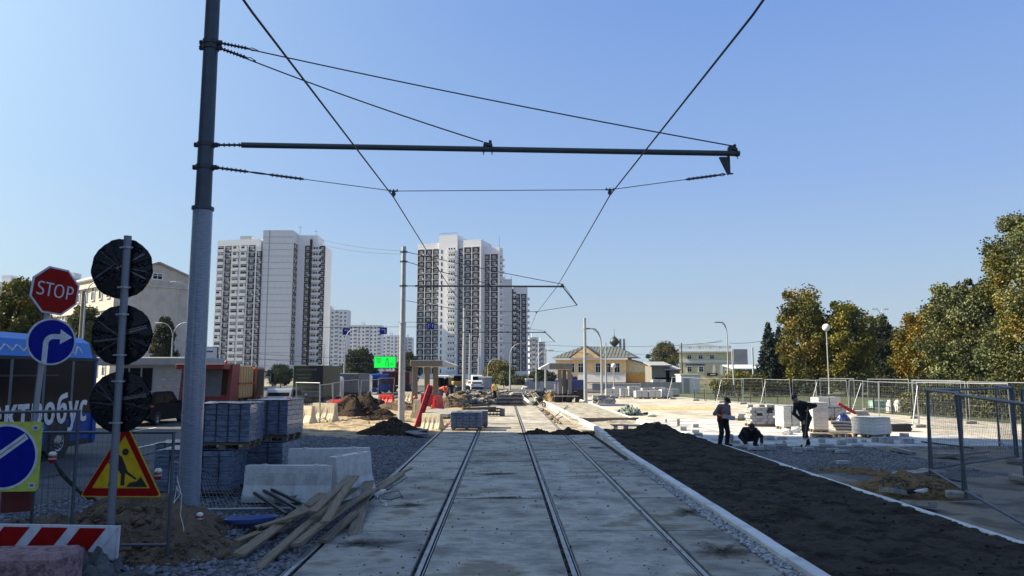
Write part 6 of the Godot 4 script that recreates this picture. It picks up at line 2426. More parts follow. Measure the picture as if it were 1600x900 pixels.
func plank(label: String, a: Vector3, b: Vector3, w: float, t: float, roll: float, m: Material) -> void:
	var s := Shape.new()
	var l := a.distance_to(b)
	var n := 8
	var warp := R(-0.015, 0.015)
	for i in n:
		var z0 := -l * 0.5 + l * i / n
		var z1 := z0 + l / n
		var y0 := warp * 4.0 * (z0 / l) * (z0 / l) * l
		var y1 := warp * 4.0 * (z1 / l) * (z1 / l) * l
		for q in [[1.0, 0.5], [-1.0, -0.5]]:
			s.face([Vector3(-w / 2, y0 + q[1] * t, z0), Vector3(w / 2, y0 + q[1] * t, z0), Vector3(w / 2, y1 + q[1] * t, z1), Vector3(-w / 2, y1 + q[1] * t, z1)], Vector3(0, q[0], 0))
			s.face([Vector3(q[1] * w, y0 - t / 2, z0), Vector3(q[1] * w, y0 + t / 2, z0), Vector3(q[1] * w, y1 + t / 2, z1), Vector3(q[1] * w, y1 - t / 2, z1)], Vector3(q[0], 0, 0))
	for e in [-1.0, 1.0]:
		var ye := warp * l
		s.face([Vector3(-w / 2, ye - t / 2, e * l / 2), Vector3(w / 2, ye - t / 2, e * l / 2), Vector3(w / 2, ye + t / 2, e * l / 2), Vector3(-w / 2, ye + t / 2, e * l / 2)], Vector3(0, 0, e))
	var o := lone("plank", s, m, label, "plank", (a + b) * 0.5, 0.0, "planks thrown down beside the track")
	o.basis = Basis.looking_at(b - a) * Basis(Vector3.BACK, roll)


func build_foreground() -> void:
	# dirt thrown up round the foot of the signs
	heap("dirt_mound", "brown dirt mound behind the striped board", M.dirt, G(215, 836), 1.3, 1.5, 0.78, 4.0, 0.3, 420)
	heap("dirt_mound", "low spread of dirt left of the near mound", M.dirt, G(70, 832), 1.3, 0.9, 0.3, 14.0, 0.0, 120)
	heap("dirt_mound", "trampled dirt right of the sign pole's foot", M.dirt, G(292, 858), 0.8, 0.75, 0.26, 24.0, 0.0, 180)
	heap("dirt_clump", "dark clump of earth beside the blue bowl", M.darkdirt, G(408, 836), 0.3, 0.2, 0.2, 34.0, 0.0, 40)
	# pole with three bagged signs
	var d := 9.5
	var px := X(187, d)
	var o := thing("bagged_sign_post", "grey post with three round signs wrapped in black bags, seen from behind", "sign post", Vector3(px, 0, -d))
	var top := Y(370, d)
	var s := Shape.new()
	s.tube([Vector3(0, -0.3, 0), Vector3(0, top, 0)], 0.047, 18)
	part(o, "post", s, M.zinc_shaded)
	var cs := [[184.5, 418, 0.395], [184, 523, 0.39], [182, 628, 0.39]]
	for q in cs:
		var c := S(q[0], q[1], d) - o.position
		s = Shape.new()
		var g := 20
		# a bag pulled over a plate: a lens whose skin puckers towards the ties
		for side in [-1.0, 1.0]:
			s.grid(48, 10, func(a, b):
				var t: float = a * TAU
				var rr: float = q[2] * b * (1.0 + 0.012 * sin(t * 9.0 + q[1]) + 0.008 * sin(t * 23.0))
				var puff: float = 0.03 * (1.0 - b * b) + 0.012 * absf(noise.get_noise_2d(cos(t) * 3.0 * b + q[1], sin(t) * 3.0 * b)) + 0.006 * sin(t * 13.0 + q[1]) * b
				return Vector3(cos(t) * rr, sin(t) * rr, side * (0.012 + puff * 0.9)))
		var bag := part(o, "bagged_sign", s, M.bag)
		bag.position = Vector3(c.x, c.y, -0.1)
		for k in 6:
			var ts := Shape.new()
			var a0 := R(-0.7, 0.7) + (PI if k % 2 else 0.0)
			var p0 := Vector3(R(-0.06, 0.06), R(-0.06, 0.06), 0.055)
			var p1 := Vector3(cos(a0) * q[2] * 0.9, sin(a0) * q[2] * 0.9, 0.03)
			ts.bar(p0, p1, 0.003, 0.01 + R(0, 0.02))
			part(bag, "tape", ts, M.tape)
		for y in [-0.26, 0.26]:
			s = Shape.new()
			s.lathe(Vector3(0, c.y + y, 0), [Vector2(0.053, -0.012), Vector2(0.062, -0.012), Vector2(0.062, 0.012), Vector2(0.053, 0.012)], 18)
			s.box(Vector3(0, c.y + y, 0.064), Vector3(0.03, 0.02, 0.02))
			s.box(Vector3(0.06, c.y + y, 0.02), Vector3(0.05, 0.018, 0.012))
			s.box(Vector3(-0.06, c.y + y, 0.02), Vector3(0.05, 0.018, 0.012))
			part(o, "pipe_clip", s, M.steel)
	# stop sign and turn-right sign on a second post
	d = 13.6
	o = thing("stop_sign_post", "grey post with a red stop sign above a blue turn right sign", "sign post", Vector3(X(60, d), 0, -d))
	s = Shape.new()
	s.tube([Vector3(-0.1, -0.3, 0), Vector3(0.12, Y(420, d), 0)], 0.05, 16)
	part(o, "post", s, M.zinc)
	var c := S(83, 455, d) - o.position
	var oct := func(r: float) -> Array:
		var p := []
		for i in 8:
			p.append(Vector2(cos(TAU * (i + 0.5) / 8) * r, sin(TAU * (i + 0.5) / 8) * r))
		return p
	var sb := Basis(Vector3.UP, 1.08) * Basis(Vector3.BACK, -0.1)
	s = Shape.new()
	s.prism(oct.call(0.465), 0.0, 0.022)
	var st := part(o, "stop_sign", s, M.signwhite)
	st.transform = Transform3D(sb, c + Vector3(0.06, 0, 0.05))
	s = Shape.new()
	s.prism(oct.call(0.43), 0.02, 0.026)
	part(st, "red_face", s, M.signred)
	lettering(st, "STOP", Vector3(0, 0, 0.029), 0.0, 0.25, 0.66, M.signwhite, "Droid Sans", 400)
	c = S(77.5, 534, d) - o.position
	s = Shape.new()
	s.prism(disc(0.425, 0), 0.0, 0.02)
	st = part(o, "turn_sign", s, M.signwhite)
	st.transform = Transform3D(Basis(Vector3.UP, 1.0), c + Vector3(0.06, 0, 0.05))
	s = Shape.new()
	s.prism(disc(0.395, 0), 0.018, 0.024)
	part(st, "blue_face", s, M.signblue)
	s = Shape.new()
	var ar := [Vector2(-0.16, -0.39), Vector2(-0.07, -0.395), Vector2(-0.06, -0.06)]
	for i in 7:
		var t := PI - PI / 2 * i / 6.0
		ar.append(Vector2(0.03 + cos(t) * 0.09, -0.04 + sin(t) * 0.09))
	ar += [Vector2(0.14, 0.05), Vector2(0.14, -0.04), Vector2(0.35, 0.09), Vector2(0.14, 0.23), Vector2(0.14, 0.14), Vector2(0.02, 0.14)]
	for i in 7:
		var t := PI / 2 + PI / 2 * i / 6.0
		ar.append(Vector2(0.03 + cos(t) * 0.18, -0.04 + sin(t) * 0.18))
	s.prism(ar, 0.023, 0.028)
	part(st, "arrow", s, M.signwhite)
	# keep-left board on fluorescent yellow
	d = 9.4
	var k := d / FOCAL
	o = thing("keep_left_board", "yellow green board with a blue disc and white slanting arrow", "road sign", S(7, 713.5, d), 0.05)
	s = Shape.new()
	s.prism(rounded([Vector2(-52, -52) * k, Vector2(52, -52) * k, Vector2(52, 52) * k, Vector2(-52, 52) * k], 7 * k), -0.02, 0.0)
	part(o, "board", s, M.signlime)
	s = Shape.new()
	s.prism(disc(49 * k, 0, 56), -0.002, 0.006)
	var rim := part(o, "disc", s, M.signwhite)
	s = Shape.new()
	s.prism(disc(45.5 * k, 0, 56), 0.004, 0.01)
	part(rim, "blue_face", s, M.signblue)
	s = Shape.new()
	s.bar(Vector3(31 * k, 31 * k, 0.011), Vector3(-20 * k, -8 * k, 0.011), 0.006, 10 * k)
	s.prism([Vector2(-36, -20) * k, Vector2(-8, -20) * k, Vector2(-26, 4) * k], 0.008, 0.014)
	part(rim, "arrow", s, M.signwhite)
	s = Shape.new()
	s.bar(Vector3(29 * k, 29.5 * k, 0.0155), Vector3(-16 * k, -5 * k, 0.0155), 0.002, 1.4 * k)
	part(rim, "arrow_line", s, M.tarpgrey)
	for y in [-43, 43]:
		s = Shape.new()
		s.box(Vector3(43 * k, y * k, 0.002), Vector3(9 * k, 8 * k, 0.006))
		part(o, "label_plate", s, M.signwhite)
		s = Shape.new()
		s.box(Vector3(43 * k, y * k, 0.006), Vector3(5 * k, 4 * k, 0.003))
		part(o, "label_print", s, M.tarpgrey)
	s = Shape.new()
	s.tube([Vector3(-8 * k, -1.7, -0.05), Vector3(-8 * k, 0.4, -0.05)], 0.03, 10)
	part(o, "post", s, M.zinc)
	# red board below it
	s = Shape.new()
	s.box(Vector3(0, 0, 0), Vector3(0.86, 0.3, 0.03), Basis(Vector3.BACK, 0.06), 0.006)
	lone("warning_board", s, M.maroon, "dull red panel under the yellow green board", "board", S(-4, 783, 9.7), 0.0)
	# triangle hung on the mesh
	d = 10.25
	k = d / FOCAL
	o = thing("roadworks_sign", "triangular yellow roadworks sign with a red border", "road sign", S(192, 728, d), -0.06)
	o.rotation.z = -0.02
	var tri := func(f: float, r: float) -> Array: return rounded([Vector2(-61, -46) * k * f, Vector2(61, -43) * k * f, Vector2(0, 62) * k * f], r * k)
	s = Shape.new()
	s.prism(tri.call(1.04, 7.0), -0.014, 0.0)
	part(o, "rim", s, M.signyellow)
	s = Shape.new()
	s.prism(tri.call(1.0, 6.5), -0.002, 0.005)
	part(o, "red_border", s, M.signred)
	s = Shape.new()
	s.prism(tri.call(0.73, 2.5), 0.003, 0.009)
	part(o, "yellow_face", s, M.signyellow)
	s = Shape.new()
	s.prism(tri.call(0.76, 2.5), 0.002, 0.0068)
	part(o, "yellow_line", s, M.truckorange)
	# the digging figure printed on it
	var fig := [
		[Vector2(-16, 13), Vector2(-9, 18), Vector2(-2, 14), Vector2(3, 4), Vector2(6, -2), Vector2(5, -10), Vector2(5, -29), Vector2(-1, -29), Vector2(-1, -13), Vector2(-6, -6), Vector2(-11, -18), Vector2(-14, -30), Vector2(-21, -30), Vector2(-17, -16), Vector2(-12, -2), Vector2(-14, 6), Vector2(-19, 3), Vector2(-23, 4)],
		[Vector2(-10, 12), Vector2(-4, 14), Vector2(9, -8), Vector2(24, -18), Vector2(22, -20), Vector2(6, -11)],
		[Vector2(8, -31), Vector2(14, -24), Vector2(24, -22), Vector2(30, -15), Vector2(41, -30)]]
	s = Shape.new()
	for f in fig.size():
		var pk := []
		for v in fig[f]:
			pk.append(v * k)
		s.prism(pk, 0.007, 0.011 + f * 0.0012)
	var hd := []
	for v in disc(5.2 * k, 0, 18):
		hd.append(v + Vector2(3, 21) * k)
	s.prism(hd, 0.007, 0.011)
	part(o, "digging_figure", s, M.black)
	# striped board across the bottom left
	d = 9.0
	k = d / FOCAL
	o = thing("striped_board", "red and white chevron board low at the left edge", "barrier board", S(78, 853, d), 0.03)
	o.rotation.z = -0.025
	s = Shape.new()
	s.box(Vector3(-30 * k, 0, -0.012), Vector3(262 * k, 62 * k, 0.024), Basis(), 0.006)
	part(o, "board", s, M.signwhite)
	for i in 5:
		s = Shape.new()
		var x := (-150.0 + i * 56.0) * k
		var hh := 27.0 * k
		var e := minf(x + 62 * k, 97 * k)
		s.prism([Vector2(x, -hh * 0.25), Vector2(x + 24 * k, hh), Vector2(minf(x + 62 * k, 97 * k), hh), Vector2(minf(x + 38 * k, 97 * k), -hh * 0.25), Vector2(minf(x + 58 * k, 97.5 * k), -hh), Vector2(x + 22 * k, -hh)] if i < 4 else [Vector2(x, -hh * 0.25), Vector2(x + 24 * k, hh), Vector2(97 * k, hh), Vector2(97 * k, -hh), Vector2(x + 20 * k, -hh)], -0.002, 0.004)
		part(o, "red_chevron", s, M.signred)
	for x in [-120, 60]:
		s = Shape.new()
		s.box(Vector3(x * k, -44 * k, -0.05), Vector3(0.05, 0.5, 0.05))
		part(o, "leg", s, M.zinc)
	# pinkish concrete block and the rag beside it
	s = Shape.new()
	s.box(Vector3.ZERO, Vector3(1.15, 0.42, 0.5), Basis(), 0.045)
	lone("concrete_block", s, M.pinkconcrete, "worn concrete block with faded red paint in the lower left corner", "concrete block", S(22, 893, 7.9), 0.05)
	var cl := Shape.new()
	cl.grid(40, 26, func(a, b):
		var u: float = a * 2.0 - 1.0
		var w: float = b * 2.0 - 1.0
		var r := sqrt(u * u + w * w)
		var fold := 0.1 * absf(sin(u * 5.0 + 3.0 * noise.get_noise_2d(u * 1.2, w * 1.2))) + 0.09 * noise.get_noise_2d(u * 2.2 + 8.0, w * 2.2)
		return 1.9 * Vector3(u * 0.3 + 0.05 * noise.get_noise_2d(w * 3.0, 3.0), maxf(0.0, (0.2 - 0.15 * r) + fold * (1.1 - 0.5 * r)) - 0.02, w * 0.22 + 0.04 * noise.get_noise_2d(u * 3.0, 9.0)))
	lone("crumpled_rag", cl, M.cloth, "crumpled grey rag at the foot of the bagged signs' post", "rag", Vector3(X(150, 8.75), 0.02, -8.75), 0.2)
	# wrapped stacks of pavers
	var stacks := "blue wrapped paver stacks"
	wrapped_stack("lower front wrapped stack, pale film on top, behind the near pole", Vector3(X(312, 15.4), -0.02, -15.8), 0.06, Vector3(1.5, 0.8, 1.05), M.wrapblue, 4, stacks)
	wrapped_stack("lower right wrapped stack, behind the long white barrier", Vector3(X(408, 17.0), 0.0, -17.6), -0.12, Vector3(1.2, 0.78, 1.0), M.wrapblue, 2, stacks)
	wrapped_stack("upper left wrapped stack, directly right of the near pole", Vector3(X(352, 15.6), 0.93, -16.0), 0.05, Vector3(1.12, 0.78, 1.05), M.wrapblue, 4, stacks)
	wrapped_stack("upper right wrapped stack, farthest from the near pole", Vector3(X(423, 17.3), 0.93, -17.8), -0.1, Vector3(0.98, 0.78, 1.0), M.wrapblue, 3, stacks)
	wrapped_stack("low wrapped stack left of the near pole, white sheet on top", Vector3(X(272, 17.0), -0.02, -17.5), 0.05, Vector3(0.75, 0.78, 0.9), M.wrapblue, 2, stacks)
	# grey white plastic barriers
	var bars := "pale plastic barriers dumped beside the stacks"
	barrier("long pale barrier lying in front of the wrapped stacks", Vector3(X(452, 14.6), 0.0, -14.9), -0.03, 1.72, 0.68, 0.5, M.plasticwhite, true, 0.0, bars)
	barrier("pale barrier set behind at a slant, left end low", Vector3(X(512, 16.4), 0.0, -16.8), 0.12, 1.75, 0.82, 0.46, M.plasticwhite, true, 0.0, bars)
	barrier("pale barrier turned end-on towards the track", Vector3(X(547, 15.2), 0.0, -15.4), 1.15, 1.2, 0.84, 0.48, M.plasticwhite, true, 0.0, bars)
	# timber thrown down beside the track: ends given by where they lie
	var pl := [
		[[395, 888, 0.02], [556, 758, 0.32], 0.16, 0.045, "longest grey plank, its near end lowest on the gravel"],
		[[372, 868, 0.05], [505, 772, 0.22], 0.17, 0.05, "wide plank left of the longest one"],
		[[462, 845, 0.2], [586, 760, 0.3], 0.15, 0.06, "yellowish thick plank across the middle of the pile"],
		[[488, 800, 0.34], [548, 744, 0.5], 0.15, 0.05, "upper grey plank pointing at the end-on barrier"],
		[[508, 812, 0.36], [556, 741, 0.52], 0.14, 0.045, "plank lying right on top of the upper grey plank"],
		[[553, 833, 0.03], [580, 742, 0.3], 0.2, 0.05, "wide plank on the right, nearly in line with the track"],
		[[400, 826, 0.1], [492, 796, 0.3], 0.16, 0.05, "short pale plank end at the left of the pile"],
		[[505, 845, 0.04], [556, 800, 0.16], 0.13, 0.07, "grey beam end under the yellowish plank"],
		[[452, 776, 0.12], [560, 752, 0.24], 0.14, 0.05, "dark plank at the back of the pile"],
		[[588, 768, 0.03], [628, 740, 0.03], 0.16, 0.07, "squared timber end beside the rail"],
		[[360, 850, 0.02], [440, 818, 0.1], 0.12, 0.05, "half buried plank near the blue bowl"],
		[[560, 775, 0.03], [642, 730, 0.03], 0.09, 0.07, "thin timber along the outer rail"]]
	for q in pl:
		var g := R(0.75, 1.2)
		var m := M.wood as StandardMaterial3D
		plank(q[4], G(q[0][0], q[0][1], q[0][2]), G(q[1][0], q[1][1], q[1][2]), q[2] * 0.95, q[3] * 0.75, R(-0.15, 0.15), m)
	# dark square tubes resting on the fallen panel
	for q in [[[377, 757, 0.2], [447, 803, 0.12], "longest dark square tube left of the planks"], [[404, 762, 0.22], [470, 798, 0.16], "middle dark square tube left of the planks"], [[414, 760, 0.24], [482, 792, 0.18], "right dark square tube left of the planks"]]:
		s = Shape.new()
		var a := G(q[0][0], q[0][1], q[0][2])
		var b := G(q[1][0], q[1][1], q[1][2])
		s.bar(a, b, 0.05, 0.05, 0.006)
		lone("steel_tube", s, M.darkmetal, q[2], "steel tube", Vector3.ZERO, 0.0, "dark square tubes by the planks")
	# blue bowl
	s = Shape.new()
	s.lathe(Vector3.ZERO, [Vector2(0.0, 0.02), Vector2(0.2, 0.03), Vector2(0.36, 0.12), Vector2(0.42, 0.2), Vector2(0.44, 0.2), Vector2(0.38, 0.1), Vector2(0.2, 0.0), Vector2(0.0, -0.01)], 28)
	var bowl := lone("plastic_bowl", s, mat("bowlblue", Color(0.09, 0.13, 0.34), 0.4), "shallow blue plastic bowl beside the near pole", "bowl", G(392, 822))
	bowl.basis = Basis(Vector3.BACK, 0.06) * Basis.from_scale(Vector3(1.0, 0.7, 0.45))
	# bottle and bits of cable on the slab
	o = thing("plastic_bottle", "clear plastic bottle lying beside the plank ends", "bottle", G(594, 774) + Vector3(0, 0.05, 0))
	s = Shape.new()
	s.lathe(Vector3.ZERO, [Vector2(0, -0.13), Vector2(0.045, -0.125), Vector2(0.05, -0.1), Vector2(0.046, -0.02), Vector2(0.05, 0.05), Vector2(0.03, 0.11), Vector2(0.016, 0.13), Vector2(0.016, 0.15)], 14, Basis(Vector3.BACK, -1.1))
	part(o, "bottle_body", s, M.lampglass)
	s = Shape.new()
	s.lathe(Vector3.ZERO, [Vector2(0.019, 0.145), Vector2(0.019, 0.17), Vector2(0, 0.172)], 12, Basis(Vector3.BACK, -1.1))
	part(o, "cap", s, M.signblue)
	var loops := [["white looped cable end by the bottle", M.white, [[586, 772], [592, 780], [600, 786], [604, 792], [598, 790]]], ["dark cable curling right of the bottle", M.cable, [[600, 772], [622, 768], [629, 776], [612, 782], [592, 780]]], ["thin dark cable lying on the slab", M.cable, [[636, 746], [628, 752], [612, 762], [606, 766]]]]
	for q in loops:
		s = Shape.new()
		var cv := Curve3D.new()
		for p in q[2]:
			cv.add_point(G(p[0], p[1]) + Vector3(0, 0.015, 0), Vector3(-0.06, 0, 0.02), Vector3(0.06, 0, -0.02))
		s.tube(Array(cv.tessellate(3, 6.0)), 0.009, 6)
		lone("cable_scrap", s, q[1], q[0], "cable", Vector3.ZERO, 0.0, "cable scraps on the slab")
	# roadside lanterns on the mesh
	for q in [[82, 714, 10.15, "red and white warning lantern left of the triangle"], [247, 740, 10.4, "red and white warning lantern right of the triangle"], [312, 808, 11.6, "fallen red warning lantern beside the near pole's foot"]]:
		o = thing("warning_lantern", q[3], "lantern", S(q[0], q[1], q[2]), 0.0, "red and white warning lanterns")
		o.scale = Vector3.ONE * 0.8
		s = Shape.new()
		s.lathe(Vector3.ZERO, [Vector2(0.0, -0.11), Vector2(0.04, -0.1), Vector2(0.055, -0.04), Vector2(0.062, 0.0), Vector2(0.058, 0.03)], 14)
		part(o, "red_body", s, M.lampred)
		s = Shape.new()
		s.lathe(Vector3.ZERO, [Vector2(0.06, 0.03), Vector2(0.064, 0.05), Vector2(0.04, 0.085), Vector2(0.0, 0.09)], 14)
		part(o, "white_cap", s, M.lampglass)
		s = Shape.new()
		s.lathe(Vector3.ZERO, [Vector2(0.058, -0.04), Vector2(0.063, -0.03), Vector2(0.063, -0.02), Vector2(0.058, -0.012)], 14)
		part(o, "white_band", s, M.signwhite)
	# hoses sagging behind the triangle
	for q in [["dark hose drooping from the left lantern to the ground", [[76, 700], [92, 732], [118, 762], [140, 780]]], ["second dark hose drooping below the first", [[84, 720], [100, 746], [126, 770], [150, 782]]]]:
		s = Shape.new()
		var cv := Curve3D.new()
		for p in q[1]:
			cv.add_point(S(p[0], p[1], 10.7), Vector3(-0.08, 0.08, 0), Vector3(0.08, -0.08, 0))
		s.tube(Array(cv.tessellate(3, 6.0)), 0.022, 8)
		lone("hose", s, M.rubber, q[0], "hose", Vector3.ZERO, 0.0, "hoses behind the near mesh panels")
	# thin wire looped on the corner post
	s = Shape.new()
	var cw := Curve3D.new()
	for p in [[277, 745], [282, 770], [272, 786], [276, 760], [284, 775], [282, 800], [287, 830]]:
		cw.add_point(S(p[0], p[1], 10.2), Vector3(0.02, 0.05, 0.02), Vector3(-0.02, -0.05, -0.02))
	s.tube(Array(cw.tessellate(3, 6.0)), 0.005, 5)
	lone("wire_loop", s, M.white, "thin pale wire looped on the post right of the triangle", "wire")


# ---------------------------------------------------------------- the site in the sun
func shelter(label: String, at: Vector3, cols: Array, depth: float, h: float, roof: Array, bench: bool) -> void:
	var o := thing("tram_shelter", label, "shelter", at, 0.0, "new tram stop shelters")
	for q in cols:
		var s := Shape.new()
		s.box(Vector3(q[0], h * 0.5, q[1]), Vector3(q[2], h, 0.3), Basis(), 0.02)
		var c := part(o, "column", s, M.taupe)
		s = Shape.new()
		s.box(Vector3(q[0], 0.32, q[1] + 0.01), Vector3(q[2] + 0.04, 0.64, 0.34), Basis(), 0.02)
		part(c, "plinth", s, M.black if bench else M.taupe)
	var r := Shape.new()
	r.box(Vector3((roof[0] + roof[1]) * 0.5, h + 0.24, -depth * 0.5 + 0.6), Vector3(roof[1] - roof[0], 0.46, depth), Basis(), 0.03)
	part(o, "canopy", r, M.taupe)
	r = Shape.new()
	r.box(Vector3((roof[0] + roof[1]) * 0.5, h - 0.01, -depth * 0.5 + 0.6), Vector3(roof[1] - roof[0] - 0.3, 0.03, depth - 0.3))
	part(o, "soffit", r, M.white)
	var tip := Shape.new()
	var sg := 1.0 if roof[2] > 0 else -1.0
	var xe: float = roof[1] if sg > 0 else roof[0]
	tip.prism([Vector2(xe, h + 0.47), Vector2(xe + roof[2], h + 0.1), Vector2(xe + roof[2], h), Vector2(xe, h)], -depth + 0.6, 0.6)
	part(o, "canopy_edge", tip, M.plasticwhite)
	if bench:
		var b := Shape.new()
		b.box(Vector3(0.1, 0.46, 0.5), Vector3(1.9, 0.07, 0.42), Basis(), 0.01)
		part(o, "bench_seat", b, M.concrete)
		for x in [-0.7, 0.2, 0.9]:
			b = Shape.new()
			b.box(Vector3(x, 0.21, 0.5), Vector3(0.28, 0.42, 0.36), Basis(), 0.01)
			part(o, "bench_leg", b, M.black)


func rubble_heap(label: String, at: Vector3, rx: float, rz: float, h: float, sd: float, big: int, m: Material, base: Material) -> void:
	var o := heap("rubble_heap", label, base, at, rx, rz, h, sd, 0.0, 0)
	for i in big:
		var t := R(0, TAU)
		var b := sqrt(R(0.0, 1.0))
		var k := R(0.18, 0.5)
		var s := Shape.new()
		var g := R(0.7, 1.25)
		s.col = Color(g, g * R(0.93, 1.0), g * R(0.85, 1.0))
		if i % 3:
			s.lump(Vector3.ZERO, Vector3(k, k * R(0.3, 0.6), k * R(0.5, 0.9)), rng, 0.3)
		else:
			s.box(Vector3.ZERO, Vector3(k * R(1.5, 2.6), R(0.08, 0.16), k * R(1.0, 1.8)), Basis(), 0.02)
		var c := part(o, "broken_slab", s, m)
		c.position = Vector3(cos(t) * rx * b, maxf(0.05, h * (1.0 - b) * 0.95 + 0.04), sin(t) * rz * b)
		c.basis = Basis(Vector3(R(-1, 1), R(-0.3, 0.3), R(-1, 1)).normalized(), R(-0.8, 0.8)) * Basis(Vector3.UP, R(0, 6))
	var c := Shape.new()
	c.lump(Vector3.ZERO, Vector3.ONE, rng, 0.35)
	var places := []
	var tints := []
	for i in 260:
		var t := R(0, TAU)
		var b := sqrt(R(0.0, 1.2))
		var k := R(0.04, 0.14)
		places.append(Transform3D(Basis(Vector3(R(-1, 1), R(-1, 1), R(-1, 1)).normalized(), R(0, 6)).scaled(Vector3(k, k * 0.6, k)), Vector3(cos(t) * rx * b, maxf(0.02, h * (1.0 - b) * 0.95), sin(t) * rz * b)))
		var g := R(0.6, 1.3)
		tints.append(Color(g, g, g))
	scatter(o, "chips", c.mesh(), m, places, tints)


# paver blocks laid up course by course; some missing from the upper courses
func paver_stack(label: String, at: Vector3, turn: float, nx: int, ny: int, nz: int, b: Vector3, ragged: float, group := "", pallet := true) -> void:
	var o := thing("paver_stack", label, "paver stack", at, turn, group)
	var meshes := []
	for k in 4:
		var s := Shape.new()
		var t := [0.82, 0.95, 1.05, 1.12][k] as float
		s.col = Color(t, t, t * 0.99)
		s.box(Vector3.ZERO, b * Vector3(0.97, 0.96, 0.97), Basis(), 0.012)
		meshes.append(s.mesh())
	var y0 := 0.12 if pallet else 0.0
	if pallet:
		for k in 3:
			var s := Shape.new()
			s.box(Vector3(0, 0.06, (k - 1) * nz * b.z * 0.42), Vector3(nx * b.x, 0.11, 0.1))
			part(o, "pallet_board", s, M.pallet)
	for j in ny:
		var off := (b.x * 0.5 if j % 2 else 0.0)
		for i in nx:
			for k in nz:
				if j > 0 and rng.randf() < ragged * j / ny:
					continue
				if i > 0 and i < nx - 1 and k > 0 and k < nz - 1 and j < ny - 1:
					continue
				var p := part(o, "paver", meshes[rng.randi() % 4], M.paver)
				p.position = Vector3((i - (nx - 1) * 0.5) * b.x + off * 0.5 + R(-0.012, 0.012), y0 + (j + 0.5) * b.y, (k - (nz - 1) * 0.5) * b.z + R(-0.012, 0.012))
				p.rotation.y = R(-0.03, 0.03)


